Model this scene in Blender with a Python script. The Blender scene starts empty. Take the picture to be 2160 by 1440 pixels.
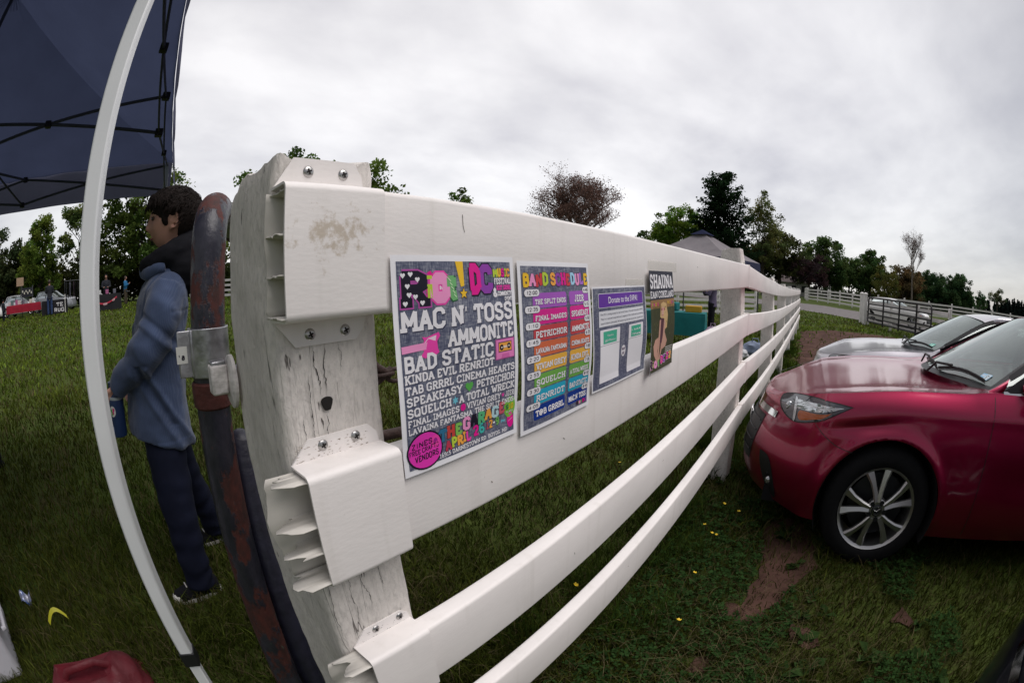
import bpy, bmesh, math, random
import numpy as np
from mathutils import Vector, Matrix, noise as mnoise
R = math.radians
sc = bpy.context.scene
C = sc.collection
H = 1.28                                   # camera height over the ground in front of the fence
# ---------------------------------------------------------------- camera (fisheye lens)
MCAM = [(0.781029, -0.095268, 0.617185), (0.624428, 0.104671, -0.774037), (0.009140, 0.989933, 0.141239)]
RFENCE = [(0.999767, -0.000000, -0.021578), (-0.000373, 0.999851, -0.017275), (0.021575, 0.017279, 0.999618)]
cd = bpy.data.cameras.new('camera')
cam = bpy.data.objects.new('camera', cd)
C.objects.link(cam)
mw = Matrix(MCAM).to_4x4()
mw.translation = (0, 0, H)
cam.matrix_world = mw
cd.type = 'PANO'
tgt = cd if hasattr(cd, 'panorama_type') else cd.cycles
tgt.panorama_type = 'FISHEYE_EQUISOLID'
tgt.fisheye_lens = 15.84
tgt.fisheye_fov = R(200)
cd.sensor_width = 36.0
cd.sensor_fit = 'AUTO'
cd.clip_start = 0.02
cd.clip_end = 2000
sc.camera = cam
# ---------------------------------------------------------------- world: overcast sky
SUN_EL, SUN_AZ = 60, 72                   # soft sun behind the clouds, behind and right of the camera
w = bpy.data.worlds.new('World')
sc.world = w
w.use_nodes = True
nt = w.node_tree
nt.nodes.clear()
N = nt.nodes.new
def lk(a, b): nt.links.new(a, b)
out = N('ShaderNodeOutputWorld')
bg = N('ShaderNodeBackground')
sky = N('ShaderNodeTexSky'); sky.sky_type = 'NISHITA'; sky.sun_disc = False
sky.sun_elevation = R(SUN_EL); sky.sun_rotation = R(SUN_AZ)
bgs = N('ShaderNodeBackground'); lk(sky.outputs[0], bgs.inputs[0]); bgs.inputs[1].default_value = 0.016
tc = N('ShaderNodeTexCoord')
sep = N('ShaderNodeSeparateXYZ'); lk(tc.outputs['Generated'], sep.inputs[0])
def math_(op, a, b=None, c=None, clamp=False):
    n = N('ShaderNodeMath'); n.operation = op; n.use_clamp = clamp
    for i, v in enumerate((a, b, c)):
        if v is None: continue
        if isinstance(v, (int, float)): n.inputs[i].default_value = v
        else: lk(v, n.inputs[i])
    return n.outputs[0]
zc = math_('ADD', math_('MAXIMUM', sep.outputs[2], 0.0), 0.22)
px = math_('DIVIDE', sep.outputs[0], zc); py = math_('DIVIDE', sep.outputs[1], zc)
cmb = N('ShaderNodeCombineXYZ'); lk(px, cmb.inputs[0]); lk(py, cmb.inputs[1])
def wnoise(scale, detail, rough, dist, off):
    mp = N('ShaderNodeMapping'); lk(cmb.outputs[0], mp.inputs[0]); mp.inputs['Location'].default_value = off
    mp.inputs['Rotation'].default_value = (0, 0, R(35)); mp.inputs['Scale'].default_value = (1.0, 0.72, 1)
    n = N('ShaderNodeTexNoise'); lk(mp.outputs[0], n.inputs[0])
    n.inputs['Scale'].default_value = scale; n.inputs['Detail'].default_value = detail
    n.inputs['Roughness'].default_value = rough; n.inputs['Distortion'].default_value = dist
    return n.outputs[0]
n1 = wnoise(1.25, 7, 0.50, 0.25, (3.1, 1.7, 0)); n2 = wnoise(3.6, 6, 0.52, 0.15, (9.1, 4.2, 0))
mixn = math_('ADD', math_('MULTIPLY', n1, 0.68), math_('MULTIPLY', n2, 0.32))
# sky brightest above the view axis, dimmed around it to imitate lens vignetting
dotn = N('ShaderNodeVectorMath'); dotn.operation = 'DOT_PRODUCT'; lk(tc.outputs['Generated'], dotn.inputs[0])
bd = Vector((math.sin(R(-42)) * math.cos(R(26)), math.cos(R(-42)) * math.cos(R(26)), math.sin(R(26))))
dotn.inputs[1].default_value = bd
thin = math_('MULTIPLY_ADD', dotn.outputs['Value'], 0.62, 0.40)
mr = N('ShaderNodeMapRange'); mr.interpolation_type = 'SMOOTHSTEP'; lk(thin, mr.inputs[0])
mr.inputs[1].default_value = 0.25; mr.inputs[2].default_value = 1.0; mr.inputs[3].default_value = 0.34; mr.inputs[4].default_value = 1.0
ramp = N('ShaderNodeValToRGB'); lk(mixn, ramp.inputs[0])
e = ramp.color_ramp.elements
e[0].position = 0.30; e[0].color = (0.52, 0.50, 0.52, 1)
e[1].position = 0.62; e[1].color = (0.86, 0.835, 0.825, 1)
em = e.new(0.46); em.color = (0.69, 0.668, 0.67, 1)
cm = N('ShaderNodeMix'); cm.data_type = 'RGBA'; cm.blend_type = 'MULTIPLY'; cm.inputs[0].default_value = 1
lk(ramp.outputs[0], cm.inputs[6]); lk(mr.outputs[0], cm.inputs[7])
lk(cm.outputs[2], bg.inputs[0]); bg.inputs[1].default_value = 0.73
addsh = N('ShaderNodeAddShader'); lk(bg.outputs[0], addsh.inputs[0]); lk(bgs.outputs[0], addsh.inputs[1])
lk(addsh.outputs[0], out.inputs[0])
sd = bpy.data.lights.new('sun', 'SUN'); sd.energy = 1.5; sd.angle = R(50); sd.color = (1.0, 0.955, 0.93)
so = bpy.data.objects.new('sun', sd); C.objects.link(so)
sdir = Vector((math.sin(R(SUN_AZ)) * math.cos(R(SUN_EL)), math.cos(R(SUN_AZ)) * math.cos(R(SUN_EL)), math.sin(R(SUN_EL))))
so.rotation_euler = sdir.to_track_quat('Z', 'Y').to_euler()
so.location = (20, -10, 30)
sc.view_settings.view_transform = 'Standard'
sc.view_settings.look = 'None'
sc.view_settings.exposure = 0.62
sc.view_settings.gamma = 1.0
sc.cycles.max_bounces = 6
sc.cycles.transparent_max_bounces = 12
sc.cycles.use_denoising = True
# ---------------------------------------------------------------- helpers
rng = np.random.default_rng(7)
random.seed(7)
def ss(a, b, x):
    t = np.clip((np.asarray(x, float) - a) / (b - a), 0, 1); return t * t * (3 - 2 * t)
def g(x, y):
    """ground height"""
    r = np.hypot(x, y)
    return (0.6 * ss(5, 25, -np.asarray(x, float) - 0.35 * np.maximum(np.asarray(y, float), 0)) + 0.30 * ss(22, 50, y) - 0.11 * ss(3.2, 7, y) * (1 - ss(17, 30, y))
            - .42 * np.exp(-((np.asarray(x, float) + 9) ** 2 + (np.asarray(y, float) - 27) ** 2) / 72)
            + 0.02 * np.sin(np.asarray(x) * 0.9 + 1) * np.sin(np.asarray(y) * 0.7) * ss(2, 6, r))
class MB:
    """collects geometry; build() links it as ONE mesh object"""
    def __init__(s): s.v = []; s.f = []; s.c = []
    def add(s, vs, fs, col=None):
        o = len(s.v); s.v.extend([tuple(map(float, p)) for p in vs])
        for f in fs: s.f.append(tuple(o + i for i in f)); s.c.append(col)
        return s
    def box(s, c, size, rot=None, col=None):
        hx, hy, hz = [q / 2 for q in size]
        vs = [Vector((x, y, z)) for x in (-hx, hx) for y in (-hy, hy) for z in (-hz, hz)]
        if rot is not None: vs = [rot @ q for q in vs]
        c = Vector(c); vs = [q + c for q in vs]
        return s.add(vs, [(0, 1, 3, 2), (4, 6, 7, 5), (0, 4, 5, 1), (2, 3, 7, 6), (0, 2, 6, 4), (1, 5, 7, 3)], col)
    def tube(s, path, rad, n=10, cap=True, col=None, up=None):
        P = [Vector(p) for p in path]; m = len(P)
        rad = [rad] * m if isinstance(rad, (int, float)) else list(rad)
        rings = []; prev = None
        for i in range(m):
            t = (P[min(i + 1, m - 1)] - P[max(i - 1, 0)])
            if t.length < 1e-9: t = Vector((0, 0, 1))
            t.normalize()
            if prev is None:
                a = Vector(up) if up else (Vector((0, 0, 1)) if abs(t.z) < 0.9 else Vector((1, 0, 0)))
                u = (a - t * a.dot(t)).normalized()
            else:
                u = (prev - t * prev.dot(t)).normalized()
            prev = u; q = t.cross(u)
            rr = rad[i]; rr = (rr, rr) if isinstance(rr, (int, float)) else rr
            rings.append([P[i] + u * math.cos(2 * math.pi * k / n) * rr[0] + q * math.sin(2 * math.pi * k / n) * rr[1] for k in range(n)])
        return s.loft(rings, cap=cap, col=col)
    def loft(s, rings, closed=True, cap=False, col=None):
        n = len(rings[0]); vs = [p for r in rings for p in r]; fs = []
        for i in range(len(rings) - 1):
            for k in range(n if closed else n - 1):
                a = i * n + k; b = i * n + (k + 1) % n
                fs.append((a, b, b + n, a + n))
        if cap:
            fs.append(tuple(range(n - 1, -1, -1))); fs.append(tuple((len(rings) - 1) * n + k for k in range(n)))
        return s.add(vs, fs, col)
    def grid(s, fn, nu, nv, col=None):
        vs = [fn(i / nu, j / nv) for i in range(nu + 1) for j in range(nv + 1)]
        fs = [(i * (nv + 1) + j, (i + 1) * (nv + 1) + j, (i + 1) * (nv + 1) + j + 1, i * (nv + 1) + j + 1) for i in range(nu) for j in range(nv)]
        return s.add(vs, fs, col)
    def prism(s, pts, d, col=None):
        """pts: closed 3D outline (planar); extruded by vector d"""
        d = Vector(d); A = [Vector(p) for p in pts]; n = len(A)
        fs = [tuple(range(n - 1, -1, -1)), tuple(range(n, 2 * n))] + [(k, (k + 1) % n, n + (k + 1) % n, n + k) for k in range(n)]
        return s.add(A + [p + d for p in A], fs, col)
    def ell(s, c, r, nu=16, nv=10, col=None, rot=None):
        c = Vector(c); vs = []; fs = []
        for j in range(nv + 1):
            th = math.pi * j / nv
            for i in range(nu):
                ph = 2 * math.pi * i / nu
                p = Vector((r[0] * math.sin(th) * math.cos(ph), r[1] * math.sin(th) * math.sin(ph), r[2] * math.cos(th)))
                if rot is not None: p = rot @ p
                vs.append(c + p)
        for j in range(nv):
            for i in range(nu):
                fs.append((j * nu + i, (j + 1) * nu + i, (j + 1) * nu + (i + 1) % nu, j * nu + (i + 1) % nu))
        return s.add(vs, fs, col)
    def build(s, name, mat, parent=None, smooth=None, bevel=0, xf=None, seg=2):
        me = bpy.data.meshes.new(name)
        vs = s.v if xf is None else [tuple(xf(p)) for p in s.v]
        me.from_pydata(vs, [], s.f); me.update()
        if any(c is not None for c in s.c):
            ca = me.color_attributes.new('Col', 'FLOAT_COLOR', 'CORNER')
            arr = np.ones((len(me.loops), 4), np.float32); k = 0
            for f, c in zip(s.f, s.c):
                if c is not None: arr[k:k + len(f), :3] = c[:3]
                k += len(f)
            ca.data.foreach_set('color', arr.ravel())
        return link(name, me, mat, parent, smooth, bevel, seg)
def link(name, me, mat, parent=None, smooth=None, bevel=0, seg=2):
    o = bpy.data.objects.new(name, me); C.objects.link(o)
    for m in (mat if isinstance(mat, (list, tuple)) else [mat]):
        me.materials.append(m)
    if bevel:
        b = o.modifiers.new('bevel', 'BEVEL'); b.width = bevel; b.segments = seg; b.limit_method = 'ANGLE'; b.angle_limit = R(40)
        if smooth is None: smooth = 40
    if smooth is not None:
        me.shade_smooth()
        me.set_sharp_from_angle(angle=R(smooth))
    if parent is not None: o.parent = parent
    return o
def arrmesh(name, V, F, col=None, loops=None):
    """fast mesh from numpy arrays; F is (n,k) with constant k"""
    me = bpy.data.meshes.new(name)
    V = np.ascontiguousarray(V, np.float32); F = np.ascontiguousarray(F, np.int32); n, k = F.shape
    me.vertices.add(len(V)); me.vertices.foreach_set('co', V.ravel())
    me.loops.add(n * k); me.loops.foreach_set('vertex_index', F.ravel())
    me.polygons.add(n); me.polygons.foreach_set('loop_start', np.arange(0, n * k, k, dtype=np.int32))
    me.update(calc_edges=True)
    if col is not None:
        ca = me.color_attributes.new('Col', 'FLOAT_COLOR', 'POINT')
        c4 = np.ones((len(V), 4), np.float32); c4[:, :3] = col
        ca.data.foreach_set('color', c4.ravel())
    return me
def tag(o, label, cat, group=None):
    o['label'] = label; o['category'] = cat
    if group: o['group'] = group
    return o
def thing(name, label, cat, loc=(0, 0, 0), rz=0, group=None, rot=None):
    o = bpy.data.objects.new(name, None); C.objects.link(o); o.empty_display_size = 0.1
    o.location = loc; o.rotation_euler = (0, 0, rz)
    if rot is not None: o.rotation_euler = rot
    return tag(o, label, cat, group)
def copy_tree(o, parent=None):
    c = o.copy(); C.objects.link(c); c.parent = parent
    for ch in list(o.children): copy_tree(ch, c)
    return c
# ---------------------------------------------------------------- materials
MATS = {}
def mat(name, col=(.5, .5, .5), rough=.6, metal=0, var=0.0, vscale=8, bump=0.0, bscale=60, spec=.5, coat=0, stretch=(1, 1, 1), col2=None, attr=False, trans=0, alpha=1, ior=1.45, sheen=0, detail=4):
    if name in MATS: return MATS[name]
    m = bpy.data.materials.new(name); m.use_nodes = True; MATS[name] = m
    t = m.node_tree; b = t.nodes['Principled BSDF']; L = t.links.new
    b.inputs['Roughness'].default_value = rough; b.inputs['Metallic'].default_value = metal
    b.inputs['Specular IOR Level'].default_value = spec; b.inputs['Coat Weight'].default_value = coat; b.inputs['IOR'].default_value = ior
    b.inputs['Transmission Weight'].default_value = trans; b.inputs['Alpha'].default_value = alpha
    b.inputs['Sheen Weight'].default_value = sheen
    b.inputs['Base Color'].default_value = (*col, 1)
    src = None
    if attr:
        a = t.nodes.new('ShaderNodeAttribute'); a.attribute_name = 'Col'; src = a.outputs['Color']
    if var or col2 or bump:
        co = t.nodes.new('ShaderNodeTexCoord'); mp = t.nodes.new('ShaderNodeMapping'); L(co.outputs['Object'], mp.inputs[0]); mp.inputs['Scale'].default_value = stretch
    if var or col2:
        n = t.nodes.new('ShaderNodeTexNoise'); L(mp.outputs[0], n.inputs[0]); n.inputs['Scale'].default_value = vscale; n.inputs['Detail'].default_value = detail
        if col2:
            rp = t.nodes.new('ShaderNodeValToRGB'); L(n.outputs[0], rp.inputs[0])
            rp.color_ramp.elements[0].position = .35; rp.color_ramp.elements[1].position = .65
            rp.color_ramp.elements[0].color = (*col, 1); rp.color_ramp.elements[1].color = (*col2, 1); src = rp.outputs[0]
        else:
            mrn = t.nodes.new('ShaderNodeMapRange'); L(n.outputs[0], mrn.inputs[0]); mrn.inputs[1].default_value = .3; mrn.inputs[2].default_value = .7
            mrn.inputs[3].default_value = 1 - var; mrn.inputs[4].default_value = 1 + var * .5
            mx = t.nodes.new('ShaderNodeMix'); mx.data_type = 'RGBA'; mx.blend_type = 'MULTIPLY'; mx.inputs[0].default_value = 1
            if src: L(src, mx.inputs[6])
            else: mx.inputs[6].default_value = (*col, 1)
            L(mrn.outputs[0], mx.inputs[7]); src = mx.outputs[2]
    if src: L(src, b.inputs['Base Color'])
    if bump:
        n2 = t.nodes.new('ShaderNodeTexNoise'); L(mp.outputs[0], n2.inputs[0]); n2.inputs['Scale'].default_value = bscale; n2.inputs['Detail'].default_value = 6
        bp = t.nodes.new('ShaderNodeBump'); bp.inputs['Strength'].default_value = bump; bp.inputs['Distance'].default_value = .01
        L(n2.outputs[0], bp.inputs['Height']); L(bp.outputs[0], b.inputs['Normal'])
    return m
def foliage_mat(name, transl=.35):
    if name in MATS: return MATS[name]
    m = bpy.data.materials.new(name); m.use_nodes = True; MATS[name] = m
    t = m.node_tree; t.nodes.clear(); L = t.links.new
    o = t.nodes.new('ShaderNodeOutputMaterial'); a = t.nodes.new('ShaderNodeAttribute'); a.attribute_name = 'Col'
    d = t.nodes.new('ShaderNodeBsdfDiffuse'); tr = t.nodes.new('ShaderNodeBsdfTranslucent'); mx = t.nodes.new('ShaderNodeMixShader')
    L(a.outputs['Color'], d.inputs[0]); L(a.outputs['Color'], tr.inputs[0]); mx.inputs[0].default_value = transl
    L(d.outputs[0], mx.inputs[1]); L(tr.outputs[0], mx.inputs[2]); L(mx.outputs[0], o.inputs[0])
    return m
# ---------------------------------------------------------------- the ground
def ground_mat():
    m = bpy.data.materials.new('turf'); m.use_nodes = True
    t = m.node_tree; b = t.nodes['Principled BSDF']; L = t.links.new; b.inputs['Roughness'].default_value = .95; b.inputs['Specular IOR Level'].default_value = .1
    co = t.nodes.new('ShaderNodeTexCoord')
    def nz(s, d=4):
        n = t.nodes.new('ShaderNodeTexNoise'); L(co.outputs['Object'], n.inputs[0]); n.inputs['Scale'].default_value = s; n.inputs['Detail'].default_value = d; return n.outputs[0]
    def rmp(src, a, ca, bb, cb):
        r = t.nodes.new('ShaderNodeValToRGB'); L(src, r.inputs[0]); e = r.color_ramp.elements
        e[0].position = a; e[0].color = (*ca, 1); e[1].position = bb; e[1].color = (*cb, 1); return r.outputs[0]
    fine = rmp(nz(9, 8), .35, (.024, .042, .008), .7, (.066, .098, .016))
    big = rmp(nz(.55, 5), .35, (.050, .078, .014), .68, (.082, .092, .026))
    soil = rmp(nz(3, 6), .55, (.0, .0, .0), .72, (1, 1, 1))
    mx = t.nodes.new('ShaderNodeMix'); mx.data_type = 'RGBA'; mx.inputs[0].default_value = .5; L(fine, mx.inputs[6]); L(big, mx.inputs[7])
    m2 = t.nodes.new('ShaderNodeMix'); m2.data_type = 'RGBA'; L(soil, m2.inputs[0]); L(mx.outputs[2], m2.inputs[6]); m2.inputs[7].default_value = (.060, .058, .022, 1)
    L(m2.outputs[2], b.inputs['Base Color'])
    bp = t.nodes.new('ShaderNodeBump'); bp.inputs['Strength'].default_value = .8; bp.inputs['Distance'].default_value = .03; L(nz(30, 6), bp.inputs['Height']); L(bp.outputs[0], b.inputs['Normal'])
    return m
n = 221
u = np.linspace(-1, 1, n); ax = np.sinh(u * 6.2) / np.sinh(6.2) * 480
XX, YY = np.meshgrid(ax, ax, indexing='ij')
ZZ = g(XX, YY)
idx = np.arange(n * n).reshape(n, n)
F = np.stack([idx[:-1, :-1], idx[1:, :-1], idx[1:, 1:], idx[:-1, 1:]], -1).reshape(-1, 4)
me = arrmesh('ground', np.stack([XX, YY, ZZ], -1).reshape(-1, 3), F)
o = link('ground', me, ground_mat(), smooth=60); o['kind'] = 'structure'
dirt_m = mat('dirt', (.085, .046, .036), .95, var=.5, vscale=4, bump=.7, bscale=25, spec=.1, detail=8)
road_m = mat('asphalt', (.17, .155, .155), .9, var=.2, vscale=3, bump=.2, bscale=80, spec=.2)
def patch(name, outline, m, dz=.006, rings=10, jag=.06, seed=1):
    r2 = np.random.default_rng(seed); O = []
    k = len(outline)
    for i in range(k):
        a = np.array(outline[i], float); b_ = np.array(outline[(i + 1) % k], float)
        ns = max(2, int(np.hypot(*(b_ - a)) / max(jag * 3, .05)))
        ns = min(ns, 14)
        for q in range(ns): O.append(a + (b_ - a) * q / ns + r2.normal(0, jag, 2))
    O = np.array(O); c = O.mean(0); mb = MB(); rr = []
    for q in range(1, rings + 1):
        P = c + (O - c) * (q / rings) ** .8
        rr.append([(p[0], p[1], float(g(p[0], p[1])) + dz) for p in P])
    mb.loft(rr); o0 = len(mb.v); mb.v.append((c[0], c[1], float(g(c[0], c[1])) + dz)); nn = len(O)
    for i in range(nn): mb.f.append((o0, i, (i + 1) % nn)); mb.c.append(None)
    o = mb.build(name, m); o['kind'] = 'structure'; return o
LANE = [(-.12, 8.6), (-.22, 12), (-.28, 15.4), (-.1, 17.0), (.8, 18.2), (2.2, 18.4), (3.2, 18.1), (4.6, 17.4), (6.4, 16), (7.5, 13.5), (6.4, 10), (5, 8.4), (3, 7.6), (1, 7.9)]
patch('dirt_lane', LANE, dirt_m, .012, 22, .08, 3)
DPATCH = [[(.0, 2.40), (.10, 2.46), (.26, 2.26), (.30, 2.02), (.22, 1.84), (.14, 1.66), (.06, 1.48), (-.03, 1.44), (-.03, 1.66), (.0, 1.86), (-.04, 2.08), (-.06, 2.28)],
          [(.22, 1.50), (.30, 1.53), (.36, 1.45), (.30, 1.38), (.22, 1.42)],
          [(-.10, 1.55), (-.04, 1.58), (-.01, 1.5), (-.07, 1.46)], [(-.16, 1.18), (-.1, 1.22), (-.03, 1.16), (-.1, 1.1)],
          [(.70, 1.66), (.80, 1.72), (.86, 1.62), (.76, 1.57)]]
for i, pl in enumerate(DPATCH):
    patch('dirt_patch', pl, dirt_m, .008, 8, .022, 10 + i)
RC = [(-60, 56), (-38, 50), (-20, 44), (-9, 40.5), (-.8, 36.8), (3.9, 30.4), (8, 25), (14, 20), (24, 16), (40, 14)]
mb = MB()
P = np.array(RC, float); tt = np.linspace(0, len(P) - 1, 70)
cx = np.interp(tt, range(len(P)), P[:, 0]); cy = np.interp(tt, range(len(P)), P[:, 1])
dx, dy = np.gradient(cx), np.gradient(cy); dl = np.hypot(dx, dy); nx, ny = -dy / dl, dx / dl
rows = []
for i in range(70):
    rows.append([(cx[i] + nx[i] * s, cy[i] + ny[i] * s, float(g(cx[i] + nx[i] * s, cy[i] + ny[i] * s)) + .015) for s in np.linspace(-2.9, 2.9, 5)])
mb.loft(rows, closed=False)
o = mb.build('road', road_m, smooth=60); o['kind'] = 'structure'
# ---------------------------------------------------------------- grass
def inpoly(x, y, poly):
    poly = np.array(poly); res = np.zeros(len(x), bool); j = len(poly) - 1
    for i in range(len(poly)):
        xi, yi = poly[i]; xj, yj = poly[j]
        c = ((yi > y) != (yj > y)) & (x < (xj - xi) * (y - yi) / (yj - yi + 1e-12) + xi)
        res ^= c; j = i
    return res
def vnoise(x, y, s, seed=0):
    """cheap smooth value noise"""
    r2 = np.random.default_rng(seed); T = r2.random((64, 64)); X = x * s + 300; Y = y * s + 300
    i = np.floor(X).astype(int); j = np.floor(Y).astype(int); fx = X - i; fy = Y - j; fx = fx * fx * (3 - 2 * fx); fy = fy * fy * (3 - 2 * fy)
    a = T[i % 64, j % 64]; b = T[(i + 1) % 64, j % 64]; c = T[i % 64, (j + 1) % 64]; d = T[(i + 1) % 64, (j + 1) % 64]
    return (a * (1 - fx) + b * fx) * (1 - fy) + (c * (1 - fx) + d * fx) * fy
def blades(x, y, h, wd, lean, col, straw=None):
    n = len(x); a = rng.uniform(0, 2 * np.pi, n); b = rng.uniform(0, 2 * np.pi, n)
    z = g(x, y); ca, sa = np.cos(a), np.sin(a); lx, ly = np.cos(b) * lean * h, np.sin(b) * lean * h
    V = np.empty((n, 5, 3)); B = np.stack([x, y, z], 1); W = np.stack([ca * wd, sa * wd, np.zeros(n)], 1)
    V[:, 0] = B - W * .5; V[:, 1] = B + W * .5
    Mi = B + np.stack([lx * .35, ly * .35, h * .62], 1)
    V[:, 2] = Mi + W * .38; V[:, 3] = Mi - W * .38
    V[:, 4] = B + np.stack([lx, ly, h * np.sqrt(np.maximum(.05, 1 - .25 * lean ** 2))], 1)
    base = np.arange(n)[:, None] * 5
    F = np.concatenate([base + np.array([0, 1, 2]), base + np.array([0, 2, 3]), base + np.array([3, 2, 4])], 0)
    return V.reshape(-1, 3), F, np.repeat(col, 5, axis=0)
NB = 360000
az = R(-140) + rng.random(NB) * R(205)
lr = np.exp(rng.uniform(np.log(.9), np.log(34), NB)); keep = np.ones(NB, bool)
x = lr * np.sin(az); y = lr * np.cos(az)
bare = np.zeros(NB, bool)
for pl in DPATCH + [LANE]: bare |= inpoly(x, y, pl)
rd = np.min(np.hypot(x[:, None] - cx[None, ::2], y[:, None] - cy[None, ::2]), 1) < 3.0
nzv = vnoise(x, y, 1.3, 1) * .6 + vnoise(x, y, 4.1, 2) * .4
keep &= ~(bare & (rng.random(NB) > np.where(lr > 6, .10, .26))) & ~rd
keep &= rng.random(NB) < (.45 + .75 * nzv)
x, y, lr, nzv = x[keep], y[keep], lr[keep], nzv[keep]
nb = len(x)
fence_near = np.exp(-((x + .5) / .3) ** 2) * (y > .2) * (y < 18)
tall = vnoise(x, y, .9, 5)
h = rng.uniform(.018, .054, nb) * (1 + .8 * fence_near * rng.random(nb) + .5 * (tall > .72)) * (1 + .10 * np.minimum(lr, 10))
h = np.where(lr > 8, np.minimum(h, .11), h)
wd = rng.uniform(.0026, .0072, nb) * np.maximum(1, lr / 2.0)
lean = rng.uniform(.15, 1.3, nb)
dry = rng.random(nb) < (.13 + .16 * (vnoise(x, y, 2.2, 8) > .62) + .10 * (nzv < .35))
tone = (rng.uniform(.35, 1.3, nb) + .9 * (rng.random(nb) < .10))[:, None] * (.72 + .6 * vnoise(x, y, .7, 11))[:, None]
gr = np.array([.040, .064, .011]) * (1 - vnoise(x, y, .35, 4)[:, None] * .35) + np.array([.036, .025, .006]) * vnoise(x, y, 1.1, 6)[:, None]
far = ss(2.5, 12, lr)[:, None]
gr = gr * (.78 + .9 * far) + far * np.array([.020, .040, .0])  # near blades darkened in colour for vignetting and self-shadowing, far ones lightened
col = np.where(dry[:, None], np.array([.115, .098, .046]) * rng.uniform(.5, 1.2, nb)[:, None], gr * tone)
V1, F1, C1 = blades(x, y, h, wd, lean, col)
# loose straw lying on the turf near the fence
ns = 4200
sx = np.concatenate([rng.uniform(-2.6, .9, ns - ns // 4), rng.normal(-.02, .25, ns // 4)]); sy = np.concatenate([rng.uniform(-.9, 5.5, ns - ns // 4), rng.normal(1.0, .3, ns // 4)])
V2, F2, C2 = blades(sx, sy, rng.uniform(.05, .13, ns), rng.uniform(.0014, .0028, ns), rng.uniform(1.5, 1.95, ns), np.array([.17, .14, .075]) * rng.uniform(.4, 1.1, ns)[:, None])
# straw and dead blades scattered over the bare soil
nd = 700; dx0 = rng.uniform(-.1, .9, nd); dy0 = rng.uniform(1.0, 2.45, nd)
V4, F4, C4 = blades(dx0, dy0, rng.uniform(.03, .09, nd), rng.uniform(.0012, .0026, nd), rng.uniform(1.4, 1.95, nd), np.array([.13, .095, .055]) * rng.uniform(.4, 1.1, nd)[:, None])
V2, F2, C2 = np.concatenate([V2, V4]), np.concatenate([F2, F4 + len(V2)]), np.concatenate([C2, C4])
# taller unmown tufts along the posts and under the rails
ct = np.array([(-.55 + rng.normal(0, .12), yy) for yy in rng.uniform(.5, 12, 90)]); nt_ = 9000; ii = rng.integers(0, len(ct), nt_)
V5, F5, C5 = blades(ct[ii, 0] + rng.normal(0, .05, nt_), ct[ii, 1] + rng.normal(0, .06, nt_), rng.uniform(.07, .19, nt_), rng.uniform(.0028, .0055, nt_) * np.maximum(1, ct[ii, 1] / 3), rng.uniform(.2, 1.1, nt_), np.array([.040, .066, .012]) * rng.uniform(.5, 1.3, nt_)[:, None])
V2, F2, C2 = np.concatenate([V2, V5]), np.concatenate([F2, F5 + len(V2)]), np.concatenate([C2, C5])
# clover and broad leaved weeds between the fence and the cars
ncl = 9000
cxl = rng.uniform(-.5, 1.1, ncl); cyl = rng.uniform(.55, 2.6, ncl); kc = (vnoise(cxl, cyl, 2.6, 21) > .42)
for pl in DPATCH: kc &= ~inpoly(cxl, cyl, pl)
cxl, cyl = cxl[kc], cyl[kc]; ncl = len(cxl)
cz = g(cxl, cyl) + rng.uniform(.015, .06, ncl); rl = rng.uniform(.005, .011, ncl); a0 = rng.uniform(0, 6.28, ncl)
VL, FL, CL = [], [], []
for k in range(3):
    aa = a0 + k * 2.094; ctr = np.stack([cxl + np.cos(aa) * rl * 1.05, cyl + np.sin(aa) * rl * 1.05, cz], 1)
    uu = np.stack([np.cos(aa), np.sin(aa), rng.uniform(-.1, .5, ncl)], 1) * rl[:, None]; vv = np.stack([-np.sin(aa), np.cos(aa), rng.uniform(-.3, .3, ncl)], 1) * rl[:, None] * .9
    q = np.stack([ctr - uu, ctr + vv * .9, ctr + uu, ctr - vv * .9], 1).reshape(-1, 3)
    VL.append(q); CL.append(np.repeat(np.array([.026, .056, .016]) * rng.uniform(.5, 1.4, ncl)[:, None], 4, axis=0))
for k in range(70):
    rx_, ry_ = rng.uniform(-.6, 1.0), rng.uniform(.7, 3.6); zr_ = float(g(rx_, ry_)); nl = rng.integers(5, 10)
    for q in range(nl):
        a = rng.uniform(0, 6.28); Lr = rng.uniform(.035, .085); wr_ = Lr * rng.uniform(.22, .38); c_, s_ = math.cos(a), math.sin(a); up_ = rng.uniform(.15, .7)
        b0 = np.array([rx_, ry_, zr_ + .012]); t1 = b0 + np.array([c_ * Lr * .55, s_ * Lr * .55, Lr * up_ * .8]); t2 = b0 + np.array([c_ * Lr, s_ * Lr, Lr * up_ * .75]); sd = np.array([-s_, c_, 0]) * wr_
        VL.append(np.stack([b0, t1 + sd, t2, t1 - sd])); CL.append(np.repeat((np.array([.032, .060, .018]) * rng.uniform(.6, 1.4))[None], 4, axis=0))
V3 = np.concatenate(VL); C3 = np.concatenate(CL); q4 = np.arange(len(V3)).reshape(-1, 4)
F3 = np.concatenate([q4[:, [0, 1, 2]], q4[:, [0, 2, 3]]])
fol = foliage_mat('grass_blade', .3)
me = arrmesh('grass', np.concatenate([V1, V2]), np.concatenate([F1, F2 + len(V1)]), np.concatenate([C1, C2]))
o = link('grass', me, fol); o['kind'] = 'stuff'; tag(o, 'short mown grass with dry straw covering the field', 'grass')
me = arrmesh('clover', V3, F3, C3)
o = link('clover', me, fol); o['kind'] = 'stuff'; tag(o, 'low clover leaves between the white fence and the red car', 'clover')
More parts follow.
